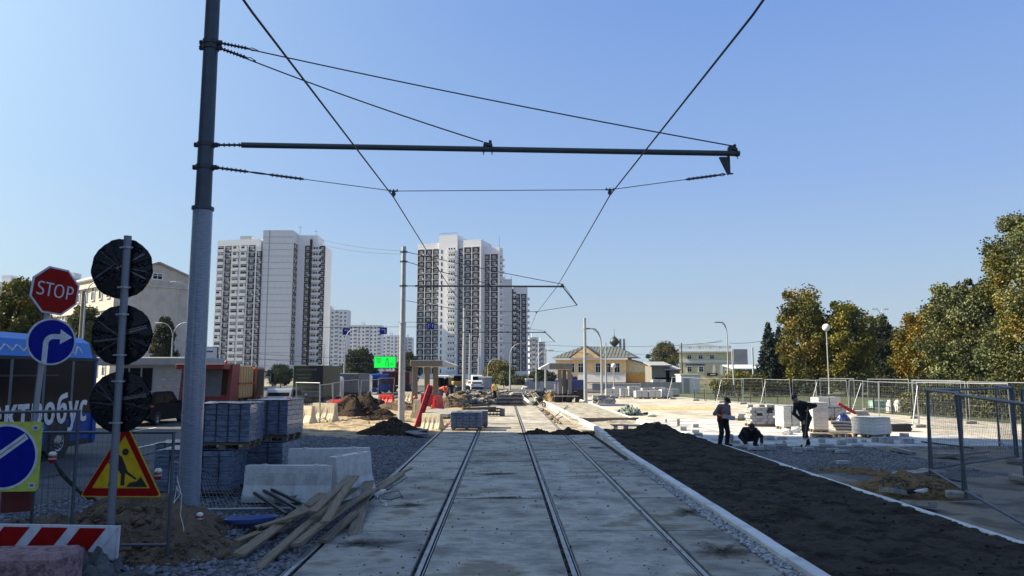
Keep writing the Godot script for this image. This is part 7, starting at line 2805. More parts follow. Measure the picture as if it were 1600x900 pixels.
func build_site() -> void:
	# shelters
	var d := 58.0
	shelter("left tram shelter with three grey brown columns", Vector3(X(660, d), 0, -d), [[X(648.5, d) - X(660, d), 0.0, 0.42], [X(662.5, d) - X(660, d), -2.4, 0.42], [X(674.5, d) - X(660, d), -3.4, 0.42]], 4.2, Y(572.5, d), [X(642, d) - X(660, d), X(692, d) - X(660, d), 1.0], false)
	d = 57.0
	shelter("right tram shelter with three slim columns and a bench", Vector3(X(882, d), 0.24, -d), [[X(874.5, d) - X(882, d), 0.0, 0.3], [X(882.5, d) - X(882, d), -0.5, 0.3], [X(889.5, d) - X(882, d), 0.2, 0.3]], 3.2, Y(577, d) - 0.24, [X(858, d) - X(882, d), X(894, d) - X(882, d), -0.7], true)
	# heaps
	heap("dirt_heap", "large dark earth heap by the street barriers", M.darkdirt, G(556, 649), 2.2, 1.6, 1.25, 3.0, 0.1, 120)
	heap("dirt_heap", "second dark heap just behind the large one, by the barriers", M.darkdirt, G(578, 640), 1.4, 1.2, 1.1, 13.0, 0.2, 60)
	heap("dirt_heap", "dark earth round the second pole's foot", M.darkdirt, G(612, 676), 1.35, 1.1, 0.62, 23.0, 0.0, 160)
	heap("dirt_heap", "brown earth between the second pole and the left shelter", M.dirt, G(622, 640), 2.0, 1.3, 0.7, 33.0, 0.0, 80)
	heap("dirt_heap", "low ridge of earth running right of the large dark heap", M.darkdirt, G(590, 655), 1.8, 0.6, 0.28, 73.0, 0.25, 80)
	heap("dirt_heap", "brown earth heap at the left shelter's right column", M.dirt, G(702, 636), 1.5, 1.3, 0.85, 43.0, 0.0, 70)
	heap("dirt_heap", "dark mud heap across the middle of the right track", M.darkdirt, G(838, 678), 0.75, 0.42, 0.27, 53.0, -0.15, 60)
	heap("dirt_heap", "dark mud heap against the kerb, right of the other mud", M.darkdirt, G(885, 678), 0.85, 0.5, 0.3, 63.0, 0.2, 80)
	heap("sand_heap", "ochre sand heap left of the right shelter", M.sandheap, G(862, 632), 1.3, 1.0, 1.0, 83.0, 0.0, 50)
	heap("sand_heap", "second ochre sand heap at the right shelter's foot", M.sandheap, G(880, 630), 1.0, 0.9, 0.7, 93.0, 0.0, 40)
	heap("sand_heap", "ochre sand slope beside the bed's right kerb", M.sandheap, G(1352, 762) + Vector3(1.0, 0, 0.0), 1.05, 0.62, 0.42, 103.0, -0.55, 60)
	heap("sand_heap", "flat sandy patch left of the sand slope", M.sandheap, G(1280, 735) + Vector3(0.9, 0, 0), 1.1, 0.4, 0.14, 113.0, -0.4, 40)
	heap("dirt_heap", "broken earth edge under the first near panel", M.dirt, G(1428, 752), 0.8, 0.7, 0.2, 123.0, 0.0, 90)
	rubble_heap("heap of broken concrete between the left shelter and the third pole", G(728, 629), 2.4, 1.7, 1.0, 5.0, 70, M.concrete, M.dirt)
	rubble_heap("spread of broken concrete right of the third pole", G(748, 624), 2.6, 1.6, 0.8, 15.0, 50, M.concrete, M.dirt)
	rubble_heap("dark spoil and slabs behind the stacked slabs", G(840, 618), 3.2, 1.3, 0.5, 25.0, 40, M.concrete, M.dirt)
	rubble_heap("low rubble at the far end of the right track", G(790, 617), 3.0, 1.4, 0.5, 35.0, 40, M.concrete, M.darkdirt)
	# stones along the far ballast
	for i in 26:
		var t := i / 26.0
		var s := Shape.new()
		s.lump(Vector3.ZERO, Vector3(R(0.06, 0.17), R(0.05, 0.13), R(0.07, 0.16)), rng, 0.3)
		var p := G(lerpf(846, 873, t) + R(-3, 4), lerpf(640, 664, t))
		lone("loose_stone", s, M.sandheap if i % 3 else M.concrete, "loose stone in the gap between the sunlit track and the platform kerb", "stone", p + Vector3(0, 0.05, 0), R(0, 6), "stones beside the platform kerb")
	# broken plates by the near right panels
	for q in [[1412, 706, 0.5, "broken pale slab at the paving's right end"], [1402, 702, 0.4, "second broken slab at the paving's right end"], [1450, 760, 0.6, "broken asphalt plate below the first near panel"], [1425, 742, 0.55, "broken asphalt plate at the gravel's edge"], [1400, 770, 0.35, "lump of broken concrete beside the bed's right kerb"], [1440, 790, 0.4, "flat broken plate near the bed's right kerb"], [1478, 712, 0.5, "broken plate behind the first near panel"]]:
		var s := Shape.new()
		var pts := []
		for i in 7:
			var t := TAU * i / 7
			pts.append(Vector2(cos(t), sin(t) * 0.7) * q[2] * R(0.7, 1.15))
		s.prism(pts, -0.05, 0.05, Transform3D(Basis(Vector3.RIGHT, PI / 2), Vector3.ZERO))
		var o := lone("broken_plate", s, M.concrete, q[3], "broken slab", G(q[0], q[1]) + Vector3(0, 0.03, 0))
		o.basis = Basis(Vector3(R(-1, 1), 0, R(-1, 1)).normalized(), R(0.05, 0.22)) * Basis(Vector3.UP, R(0, 6))
	for q in [[[1412, 738], [1465, 755], "grey timber by the broken edge"], [[1450, 742], [1500, 752], "dark bar lying under the near panels"], [[1440, 690], [1520, 700], "black hose end on the square's edge"], [[1460, 715], [1545, 706], "thin rod on the rough ground behind the panels"]]:
		var s := Shape.new()
		s.bar(G(q[0][0], q[0][1], 0.04), G(q[1][0], q[1][1], 0.05), 0.07, 0.05, 0.01)
		lone("loose_bar", s, M.darkmetal if q[2].begins_with("black") or q[2].begins_with("dark") else M.wood, q[2], "bar")
	var rods := thing("bent_rods", "tangle of bent rods and torn film at the broken edge right of the sand slope", "scrap metal", G(1415, 768))
	for k in 16:
		var rs := Shape.new()
		var a := Vector3(R(-0.55, 0.5), 0.02, R(-0.5, 0.4))
		var p := [a, a + Vector3(R(-0.15, 0.15), R(0.1, 0.22), R(-0.15, 0.15)), a + Vector3(R(-0.3, 0.3), R(0.05, 0.3), R(-0.25, 0.25))]
		rs.tube(p, 0.012, 5)
		part(rods, "rod", rs, M.darkmetal if k % 3 else M.rust)
	for k in 5:
		var fs := Shape.new()
		var o := Vector3(R(-0.5, 0.5), 0.06, R(-0.4, 0.4))
		fs.lump(o, Vector3(R(0.08, 0.2), R(0.04, 0.1), R(0.06, 0.15)), rng, 0.4)
		part(rods, "film_scrap", fs, M.wrapwhite if k % 2 else M.bag)
	# grey strapped stack standing on the left track
	d = 32.4
	wrapped_stack("dark grey strapped slab pack standing on the left track", Vector3(X(729, d), 0.0, -d - 0.5), 0.0, Vector3(1.34, 0.62, 0.95), M.wrapblue, 4, "")
	wrapped_stack("second grey slab pack just behind the strapped one", Vector3(X(736, d), 0.0, -d - 1.7), 0.0, Vector3(1.4, 0.62, 0.8), mat("slabgrey", Color(0.2, 0.21, 0.22), 0.8, {"tex": "coarse", "scale": 0.8}), 2, "")
	# plastic barriers
	var g := "cream and red plastic barriers along the left side"
	barrier("cream barrier tilted in the sand beside the grey slab pack", G(676, 671), -0.5, 0.95, 0.7, 0.5, M.plasticcream, true, 0.06, g)
	barrier("cream barrier end under an orange lamp at the left shelter", G(651, 653), 1.5, 1.0, 1.0, 0.5, M.plasticcream, true, 0.0, g)
	barrier("pink red barrier beside the left shelter's right column", G(684, 641), 1.25, 1.1, 0.95, 0.5, M.plasticred, true, 0.0, g)
	barrier("red barrier behind the left shelter's middle column", G(668, 634), 0.1, 1.0, 0.85, 0.45, M.plasticred, true, 0.0, g)
	barrier("long cream street barrier right of the wrapped stacks", G(472, 661), -0.6, 1.6, 0.86, 0.5, M.plasticcream, true, 0.0, g)
	barrier("second cream street barrier, angled away", G(507, 657), -0.5, 1.5, 0.9, 0.5, M.plasticcream, true, 0.0, g)
	barrier("red street barrier behind the cream ones", G(528, 646), -0.5, 1.2, 0.85, 0.48, M.plasticred, true, 0.0, g)
	barrier("white street barrier beyond the large dark heap", G(582, 631), -0.4, 1.2, 0.7, 0.48, M.plasticwhite, true, 0.0, g)
	barrier("red street barrier beyond the large dark heap", G(603, 630), -0.4, 1.4, 0.72, 0.5, M.plasticred, true, 0.0, g)
	barrier("far cream barrier left of the left shelter", G(640, 628), -0.4, 1.3, 0.85, 0.48, M.plasticcream, true, 0.0, g)
	var s := Shape.new()
	for q in [[518, 642], [523, 648]]:
		pass
	s.prism([Vector2(-0.1, 0.0), Vector2(0.1, 0.0), Vector2(0.22, 0.35), Vector2(0.1, 0.8), Vector2(-0.06, 0.8), Vector2(0.02, 0.35)], 0.0, 0.03)
	lone("chevron_plate", s, M.plasticred, "red arrow shaped plate on the second cream barrier", "plate", G(512, 656) + Vector3(0.05, 0.06, 0.34), 0.35)
	# orange lamp on the cream barrier end
	s = Shape.new()
	s.lathe(Vector3.ZERO, [Vector2(0.06, -0.06), Vector2(0.1, 0.0), Vector2(0.11, 0.08), Vector2(0.06, 0.15), Vector2(0.0, 0.17)], 14)
	lone("barrier_lamp", s, M.truckorange, "round orange lamp on the cream barrier end", "lamp", G(648, 653) + Vector3(0, 1.05, 0))
	# red channel beam leaning in the ground
	s = Shape.new()
	for q in [[0, 0, 0.26, 0.03], [-0.12, 0.06, 0.03, 0.12], [0.12, 0.06, 0.03, 0.12]]:
		s.box(Vector3(q[0], 0.95, q[1]), Vector3(q[2], 2.3, q[3]), Basis(), 0.005)
	for k in 3:
		s.box(Vector3(0, 0.3 + k * 0.65, 0.04), Vector3(0.22, 0.08, 0.08))
	var rb := lone("red_beam", s, M.redpaint, "red steel channel beam leaning against the barriers", "steel beam", G(651, 667))
	rb.basis = Basis(Vector3.BACK, -0.28) * Basis(Vector3.RIGHT, -0.35) * Basis(Vector3.UP, 0.35)
	s = Shape.new()
	s.bar(G(690, 668, 0.05), G(705, 661, 0.1), 0.08, 0.06, 0.01)
	lone("red_bar", s, M.redpaint, "short red bar between the cream barrier and the slab pack", "bar")
	# a concrete slab tipped on the edge of the track, sleepers, mats
	s = Shape.new()
	s.box(Vector3.ZERO, Vector3(2.2, 0.2, 3.6), Basis(), 0.02)
	var sl := lone("loose_slab", s, M.concrete, "track slab lying askew left of the grey slab pack", "slab", G(690, 650) + Vector3(0, 0.18, 0))
	sl.basis = Basis(Vector3.UP, -0.3) * Basis(Vector3.BACK, -0.05)
	for q in [[[612, 668], [660, 680], "dark mat edge in front of the cream barrier"], [[640, 676], [662, 672], "grey plate beside the dark mat"]]:
		s = Shape.new()
		s.bar(G(q[0][0], q[0][1], 0.05), G(q[1][0], q[1][1], 0.08), 0.5, 0.06, 0.01)
		lone("rubber_mat", s, M.tarpgrey, q[2], "mat", Vector3(0, 0.02, 0))
	for q in [[[722, 640], [774, 638.5], 0.26, "long dark sleeper lying behind the slab pack"], [[735, 634], [762, 632.5], 0.14, "thin bar behind the long sleeper"]]:
		s = Shape.new()
		s.bar(G(q[0][0], q[0][1], q[2] * 0.5), G(q[1][0], q[1][1], q[2] * 0.5), 0.26, q[2], 0.02)
		lone("sleeper", s, M.rust if q[2] > 0.2 else M.darkmetal, q[3], "sleeper")
	# stacked slabs on the far track
	for q in [[787, 632, 7, 1.15, "left stack of flat slabs at the end of the cleared track"], [807, 632, 9, 1.15, "right stack of flat slabs at the end of the cleared track"]]:
		var o := thing("slab_stack", q[4], "slab stack", G(q[0], q[1]), 0.1, "flat slabs stacked on the far track")
		for i in q[2]:
			s = Shape.new()
			s.box(Vector3(R(-0.08, 0.08), 0.06 + i * 0.105, R(-0.1, 0.1)), Vector3(q[3] * (1.0 - 0.03 * i), 0.085, 1.2), Basis(Vector3.UP, R(-0.08, 0.08)), 0.01)
			part(o, "slab", s, M.concrete if i % 3 else M.darkmetal)
	s = Shape.new()
	s.box(Vector3.ZERO, Vector3(1.9, 0.05, 0.6), Basis(), 0.01)
	lone("steel_plate", s, M.darkmetal, "dark plate under the right slab stack", "plate", G(803, 634) + Vector3(0, 0.03, 0))
	# reinforcing mesh bundle
	var rm := thing("rebar_bundle", "bundle of dark reinforcing mesh right of the grey slab pack", "rebar bundle", G(768, 650))
	for i in 9:
		s = Shape.new()
		s.bar(Vector3(-0.6, 0.1 + (i % 3) * 0.16, (i / 3 - 1) * 0.45), Vector3(0.62, 0.1 + (i % 3) * 0.16, (i / 3 - 1) * 0.45), 0.05, 0.05)
		part(rm, "long_bar", s, M.darkmetal)
	for i in 6:
		s = Shape.new()
		s.bar(Vector3(-0.5 + i * 0.2, 0.0, -0.5), Vector3(-0.45 + i * 0.2, 0.48, 0.5), 0.04, 0.04)
		part(rm, "cross_bar", s, M.darkmetal)
	s = Shape.new()
	s.box(Vector3(0.62, 0.22, 0), Vector3(0.3, 0.44, 0.9), Basis(), 0.02)
	part(rm, "end_crate", s, M.tarpgrey)
	# pipes and bent tubes at the far end
	for q in [["pale bent pipe lying at the end of the right track", [[830, 633, 0.1], [818, 623, 0.1], [814, 616, 0.3], [818, 612, 0.6], [824, 613, 0.7]], 0.13, "plasticwhite"], ["black drain pipe mouth beside the bent pipe", [[842, 620, 0.3], [849, 615, 0.5]], 0.28, "rubber"], ["rod resting on the platform kerb", [[866, 655, 0.1], [887, 642, 0.32]], 0.035, "zinc"]]:
		s = Shape.new()
		var p := []
		for v in q[1]:
			p.append(G(v[0], v[1], 0.0) + Vector3(0, v[2], 0))
		s.tube(p, q[2], 10)
		lone("pipe", s, M[q[3]], q[0], "pipe")
	var wb := thing("wheelbarrow", "dark wheelbarrow tipped against the platform's end", "wheelbarrow", G(842, 636), 0.7)
	s = Shape.new()
	s.box(Vector3(0, 0.45, 0), Vector3(0.55, 0.06, 1.1), Basis(Vector3.RIGHT, -0.7), 0.02)
	s.box(Vector3(0, 0.55, 0.1), Vector3(0.6, 0.3, 0.06), Basis(Vector3.RIGHT, -0.7), 0.02)
	part(wb, "tray", s, M.darkmetal)
	for x in [-0.25, 0.25]:
		s = Shape.new()
		s.tube([Vector3(x, 0.1, 0.5), Vector3(x, 0.95, -0.55)], 0.025, 6)
		part(wb, "handle", s, M.zinc)
	wheel(wb, Vector3(0, 0.2, 0.55), 0.2, 0.09)
	s = Shape.new()
	s.box(Vector3.ZERO, Vector3(0.36, 0.6, 0.36), Basis(), 0.1)
	lone("bucket", s, M.plasticwhite, "white bucket behind the tipped wheelbarrow", "bucket", G(838, 632) + Vector3(0, 0.3, 0))
	# formwork across the platform, board on blocks at the end of the bed
	s = Shape.new()
	s.bar(Vector3(3.6, 0.22, -35.5), Vector3(6.5, 0.22, -35.9), 0.06, 0.26, 0.006)
	lone("formwork_board", s, M.wood, "brown formwork board set across the platform", "board")
	var bb := thing("board_on_blocks", "dark board lying on blocks at the far end of the soil", "board", G(983, 672, 0.1))
	s = Shape.new()
	s.box(Vector3(0, 0.2, 0), Vector3(1.5, 0.035, 0.7), Basis(Vector3.BACK, -0.02), 0.005)
	part(bb, "board", s, M.darkmetal)
	for x in [-0.6, -0.15, 0.4]:
		s = Shape.new()
		s.box(Vector3(x, 0.08, 0.1), Vector3(0.18, 0.2, 0.2), Basis(), 0.01)
		part(bb, "block", s, M.paver)
	# crumpled greenish netting
	var nt := Shape.new()
	nt.grid(36, 24, func(a, b):
		var u: float = a * 2.0 - 1.0
		var w: float = b * 2.0 - 1.0
		var r := sqrt(u * u + w * w)
		return Vector3(u * 0.75 + 0.12 * noise.get_noise_2d(w * 4.0, 5.0), maxf(0.0, 0.5 - 0.42 * r + 0.5 * noise.get_noise_2d(u * 4.0, w * 4.0)) , w * 0.5))
	lone("netting_heap", nt, M.greentarp, "crumpled greenish netting heap on the square", "netting", G(982, 649))
	for q in [[1008, 648, "dark rag beside the greenish netting"], [1018, 651, "pale bar beside the greenish netting"]]:
		s = Shape.new()
		s.lump(Vector3.ZERO, Vector3(0.3, 0.12, 0.2), rng, 0.35)
		lone("rag", s, M.black if q[0] < 1010 else M.plasticwhite, q[2], "rag", G(q[0], q[1]) + Vector3(0, 0.06, 0))
	# packs of pale stone at the back of the square
	var packs := "pale wrapped stone packs at the back of the square"
	var pk := [[956, 622, 1.25, 0.75], [975, 621, 0.8, 0.75], [990, 620.5, 1.1, 0.95], [1001, 623, 1.15, 0.62], [1022, 623, 1.15, 0.62], [1040, 622.5, 1.0, 0.75], [1012, 619, 1.3, 0.7], [1030, 618.5, 1.2, 0.75], [1052, 619, 1.1, 0.6], [968, 618.5, 1.3, 0.8], [1029, 614.5, 1.6, 1.5]]
	for i in pk.size():
		var q = pk[i]
		wrapped_stack("%s pale stone pack at the square's back, %s" % [["front left", "second", "tall third", "low front", "low front middle", "low front right", "rear middle", "rear right", "rear far right", "rear left", "tallest"][i], ["beside the round pipe", "narrow one", "against the rear row", "left of the middle", "right of the middle", "by the cabin", "half hidden", "behind the right ones", "nearest the white cabin", "behind the front left", "standing high"][i]], G(q[0], q[1]), R(-0.1, 0.1), Vector3(q[2], q[3], 1.0), M.wrapwhite, 1, packs)
	paver_stack("low paver stack behind the greenish netting, left part", G(933, 630), 0.1, 2, 4, 2, Vector3(0.45, 0.16, 0.35), 0.3, "paver stacks by the thick grey pole", false)
	paver_stack("low paver stack behind the greenish netting, right part", G(947, 631), -0.1, 4, 5, 2, Vector3(0.36, 0.14, 0.35), 0.45, "paver stacks by the thick grey pole", false)
	# the stacks round the workers
	paver_stack("stepped open paver stack between the vest wearer and the shoveller", G(1190, 666), 0.05, 5, 7, 3, Vector3(0.27, 0.128, 0.25), 0.3)
	paver_stack("small low paver stack left of the stepped open stack", G(1163, 657), 0.0, 3, 2, 2, Vector3(0.3, 0.12, 0.25), 0.3)
	var near := "pale wrapped packs beside the shoveller"
	wrapped_stack("pale wrapped pack left of the shoveller", G(1231, 671), 0.1, Vector3(0.75, 0.9, 0.8), M.wrapwhite, 1, near)
	wrapped_stack("tall pale wrapped pack just right of the shoveller", G(1278, 675), -0.1, Vector3(0.62, 1.08, 0.9), M.wrapwhite, 0, near)
	wrapped_stack("broad paver pack behind the tall wrapped one", G(1297, 656), 0.05, Vector3(1.3, 0.5, 1.0), M.paver, 1, near)
	wrapped_stack("wrapped pack set on top of the broad paver pack", G(1291, 656) + Vector3(0, 0.66, 0), 0.05, Vector3(1.2, 0.52, 0.9), M.wrapwhite, 1, near, false)
	wrapped_stack("wide marbled wrapped pack right of the tools", G(1362, 683), 0.6, Vector3(1.15, 0.62, 0.95), M.wrapwhite, 0, near)
	paver_stack("small paver stack behind the wide marbled pack", G(1343, 668), 0.0, 2, 5, 2, Vector3(0.3, 0.13, 0.3), 0.15)
	for q in [[1283, 683, "empty wooden pallet at the shoveller's right"], [1312, 682, "second wooden pallet, left of the wide marbled pack"]]:
		var o := thing("wooden_pallet", q[2], "pallet", G(q[0], q[1]), R(-0.2, 0.2), "wooden pallets by the shoveller")
		for i in 4:
			s = Shape.new()
			s.box(Vector3(0, 0.115, (i - 1.5) * 0.2), Vector3(0.62, 0.02, 0.12), Basis(), 0.004)
			part(o, "board", s, M.pallet)
		for i in 3:
			s = Shape.new()
			s.box(Vector3((i - 1) * 0.27, 0.05, 0), Vector3(0.09, 0.1, 0.76), Basis(), 0.004)
			part(o, "bearer", s, M.pallet)
	# tools and cloth
	s = Shape.new()
	s.grid(24, 16, func(a, b): return Vector3((a - 0.5) * 0.75, maxf(0.0, 0.42 - 1.4 * pow(a - 0.5, 2.0) - 1.0 * pow(b - 0.5, 2.0)) + 0.1 * noise.get_noise_2d(a * 6.0, b * 6.0), (b - 0.5) * 0.5))
	lone("work_jacket", s, M.deepblue, "crumpled dark blue jacket on the grey rolls", "jacket", G(1318, 668) + Vector3(0, 0.2, 0), 0.2)
	for k in 3:
		s = Shape.new()
		s.tube([Vector3(-0.42, 0, 0), Vector3(0, 0.01, 0.02), Vector3(0.42, -0.02, 0)], 0.075, 10)
		lone("cloth_roll", s, M.tarpgrey, ["upper", "middle", "lowest"][k] + " grey roll under the blue jacket", "roll", G(1315 + k * 1.5, 673) + Vector3(0.03 * k, 0.34 - k * 0.13, 0.05 * k), -0.15, "grey rolls under the blue jacket")
	s = Shape.new()
	s.bar(Vector3(-0.36, 0.2, 0), Vector3(0.36, -0.2, 0), 0.1, 0.12, 0.01)
	for k in 4:
		s.box(Vector3(-0.25 + k * 0.17, 0.14 - k * 0.095, 0.06), Vector3(0.05, 0.06, 0.03))
	lone("red_level", s, M.redpaint, "red slotted bar leaning behind the blue jacket", "bar", S(1323, 638, 31.0))
	var fl := Shape.new()
	fl.prism([Vector2(-0.45, 0), Vector2(0.32, 0), Vector2(0.42, 0.12), Vector2(0.36, 0.2), Vector2(0.46, 0.32), Vector2(-0.45, 0.3)], -0.25, 0.25)
	lone("rubber_sheet", fl, M.black, "dark folded sheet right of the wide marbled pack", "sheet", G(1406, 674))
	for q in [[1230, 679, 0.32, "pale torn sack left of the shoveller's feet"], [1243, 676, 0.24, "second torn sack behind the shoveller"]]:
		s = Shape.new()
		s.lump(Vector3.ZERO, Vector3(q[2], q[2] * 0.6, q[2] * 0.7), rng, 0.35)
		lone("torn_sack", s, M.wrapwhite, q[3], "sack", G(q[0], q[1]) + Vector3(0, 0.1, 0))
	# survey stakes
	for q in [[1229, 641, 0.9, "pale stake behind the shoveller's back"], [1103, 628, 1.5, "pale stake left of the vest wearer"]]:
		s = Shape.new()
		s.box(Vector3(0, q[2] * 0.5, 0), Vector3(0.05, q[2], 0.05))
		s.box(Vector3(0, q[2] - 0.04, 0.02), Vector3(0.16, 0.06, 0.03))
		lone("stake", s, M.wood, q[3], "stake", G(q[0], q[1]))
	# green crate and white bags by the fence
	s = Shape.new()
	s.box(Vector3(0, 0.35, 0), Vector3(0.9, 0.34, 0.6), Basis(), 0.02)
	s.box(Vector3(0, 0.54, 0), Vector3(0.95, 0.05, 0.65), Basis(), 0.01)
	s.box(Vector3(0, 0.1, 0), Vector3(0.8, 0.18, 0.5))
	lone("green_crate", s, mat("mint", Color(0.3, 0.5, 0.42), 0.6), "pale green crate at the foot of the fence", "crate", G(1371, 639))
	for q in [[1391, 645, 0.3, "upright white bag by the fence"], [1404, 644, 0.35, "white sheet slumped by the fence"]]:
		s = Shape.new()
		s.lathe(Vector3.ZERO, [Vector2(q[2], 0), Vector2(q[2] * 0.95, 0.3), Vector2(q[2] * 0.6, 0.65), Vector2(q[2] * 0.3, 0.8), Vector2(0, 0.82)], 9)
		lone("white_bag", s, M.wrapwhite, q[3], "bag", G(q[0], q[1]))
	# single blocks left about on the new paving: column, row of the foot, width, height, depth in metres
	var loose := [[1086, 668, 0.28, 0.16], [1091, 684, 0.3, 0.17], [1142, 692, 0.15, 0.3], [1151, 693, 0.2, 0.1], [1202, 687.5, 0.33, 0.15], [1222, 687, 0.33, 0.1], [1202, 703, 0.37, 0.17], [1220, 698, 0.36, 0.11], [1225, 693, 0.09, 0.1], [1181, 703, 0.5, 0.1], [1246, 707, 0.26, 0.14], [1292, 699, 0.4, 0.11], [1284, 692, 0.17, 0.15], [1315, 695, 0.26, 0.17], [1330, 692, 0.33, 0.15], [1350, 691, 0.12, 0.1], [1368, 691, 0.26, 0.18], [1385, 693, 0.45, 0.22], [1301, 705, 0.36, 0.09], [1316, 708, 0.37, 0.09], [1317, 726, 0.3, 0.1], [1413, 682, 0.3, 0.13], [1418, 693, 0.4, 0.17], [1025, 662, 0.36, 0.1], [1040, 660, 0.1, 0.16], [1060, 666, 0.14, 0.35], [1067, 673, 0.28, 0.18], [1086, 676, 0.3, 0.12], [1164, 700, 0.2, 0.1], [1340, 699, 0.35, 0.1], [1264, 704, 0.3, 0.1]]
	for i in loose.size():
		var q = loose[i]
		s = Shape.new()
		s.box(Vector3(0, q[3] * 0.5, 0), Vector3(q[2], q[3], R(0.16, 0.26)), Basis(), 0.012)
		var rank := 0
		for e in loose:
			if e[0] < q[0] or (e[0] == q[0] and e[1] < q[1]):
				rank += 1
		lone("paver_block", s, M.paver, "%s grey block, %s from the left of those lying singly on the paving" % ["upright" if q[3] > q[2] else "flat" if q[3] < 0.12 else "thick", nth(rank)], "paver block", G(q[0], q[1]) + Vector3(0, 0.008, 0), R(-0.25, 0.25), "single paver blocks set about on the paving")
	# last laid row along the front edge
	for i in 26:
		s = Shape.new()
		var t := R(0.85, 1.1)
		s.col = Color(t, t, t)
		s.box(Vector3(0, -0.03, 0), Vector3(0.39, 0.1, 0.2), Basis(), 0.012)
		lone("edge_paver", s, M.paver, "%s block from the left in the newest row along the paving's front edge" % nth(i), "paver block", Vector3(7.5 + i * 0.43, 0.0, -25.38 + R(-0.04, 0.04)), R(-0.06, 0.06), "newest row of pavers along the front edge")


# ---------------------------------------------------------------- people
# one skin over tapered bones: smooth minimum of capsules, meshed as surface nets
func skin(out: Shape, bones: Array, cell: float, k: float) -> void:
	var lo := Vector3.ONE * 1e9
	var hi := -lo
	for b in bones:
		var r: float = maxf(b[2], b[3])
		for e in 2:
			var p: Vector3 = b[e]
			lo = lo.min(p - Vector3.ONE * r)
			hi = hi.max(p + Vector3.ONE * r)
	lo -= Vector3.ONE * cell * 3.0
	hi += Vector3.ONE * cell * 3.0
	var nx := int((hi.x - lo.x) / cell) + 2
	var ny := int((hi.y - lo.y) / cell) + 2
	var nz := int((hi.z - lo.z) / cell) + 2
	var f := PackedFloat32Array()
	f.resize(nx * ny * nz)
	f.fill(1.0)
	for b in bones:
		var a: Vector3 = b[0]
		var e: Vector3 = b[1]
		var ra: float = b[2]
		var rb: float = b[3]
		var r := maxf(ra, rb) + k + cell * 2.0
		var p0 := ((a.min(e) - Vector3.ONE * r - lo) / cell).floor()
		var p1 := ((a.max(e) + Vector3.ONE * r - lo) / cell).ceil()
		var d := e - a
		var dd := maxf(d.length_squared(), 1e-8)
		for z in range(maxi(0, int(p0.z)), mini(nz, int(p1.z) + 1)):
			for y in range(maxi(0, int(p0.y)), mini(ny, int(p1.y) + 1)):
				var at := (z * ny + y) * nx
				for x in range(maxi(0, int(p0.x)), mini(nx, int(p1.x) + 1)):
					var p := lo + Vector3(x, y, z) * cell - a
					var t := clampf(p.dot(d) / dd, 0.0, 1.0)
					var s := (p - d * t).length() - lerpf(ra, rb, t)
					var o := f[at + x]
					var h := clampf(0.5 + 0.5 * (o - s) / k, 0.0, 1.0)
					f[at + x] = lerpf(o, s, h) - k * h * (1.0 - h)
	var ids := PackedInt32Array()
	ids.resize(f.size())
	ids.fill(-1)
	var vs := PackedVector3Array()
	var ns := PackedVector3Array()
	var sx := 1
	var sy := nx
	var sz := nx * ny
	var corner := [0, sx, sy, sx + sy, sz, sx + sz, sy + sz, sx + sy + sz]
	var where := [Vector3(0, 0, 0), Vector3(1, 0, 0), Vector3(0, 1, 0), Vector3(1, 1, 0), Vector3(0, 0, 1), Vector3(1, 0, 1), Vector3(0, 1, 1), Vector3(1, 1, 1)]
	var edges := [[0, 1], [2, 3], [4, 5], [6, 7], [0, 2], [1, 3], [4, 6], [5, 7], [0, 4], [1, 5], [2, 6], [3, 7]]
	for z in nz - 1:
		for y in ny - 1:
			for x in nx - 1:
				var i := (z * ny + y) * nx + x
				var inside := 0
				for c in 8:
					if f[i + corner[c]] < 0.0:
						inside += 1
				if inside == 0 or inside == 8:
					continue
				var sum := Vector3.ZERO
				var n := 0
				for e in edges:
					var u := f[i + corner[e[0]]]
					var v := f[i + corner[e[1]]]
					if (u < 0.0) != (v < 0.0):
						sum += where[e[0]].lerp(where[e[1]], u / (u - v))
						n += 1
				ids[i] = vs.size()
				vs.append(lo + (Vector3(x, y, z) + sum / n) * cell)
				ns.append(Vector3(f[i + 1] + f[i + sx + sy] + f[i + sx + sz] + f[i + sx + sy + sz] - f[i] - f[i + sy] - f[i + sz] - f[i + sy + sz], f[i + sy] + f[i + sx + sy] + f[i + sy + sz] + f[i + sx + sy + sz] - f[i] - f[i + sx] - f[i + sz] - f[i + sx + sz], f[i + sz] + f[i + sx + sz] + f[i + sy + sz] + f[i + sx + sy + sz] - f[i] - f[i + sx] - f[i + sy] - f[i + sx + sy]).normalized())
	for z in range(1, nz - 1):
		for y in range(1, ny - 1):
			for x in range(1, nx - 1):
				var i := (z * ny + y) * nx + x
				var neg := f[i] < 0.0
				for ax in 3:
					var st: int = [sx, sy, sz][ax]
					if (f[i + st] < 0.0) == neg:
						continue
					var u: int = [sy, sz, sx][ax]
					var v: int = [sz, sx, sy][ax]
					var q := [ids[i], ids[i - u], ids[i - u - v], ids[i - v]]
					if q.min() < 0:
						continue
					out.smooth_tri([vs[q[0]], vs[q[1]], vs[q[2]]], [ns[q[0]], ns[q[1]], ns[q[2]]])
					out.smooth_tri([vs[q[0]], vs[q[2]], vs[q[3]]], [ns[q[0]], ns[q[2]], ns[q[3]]])


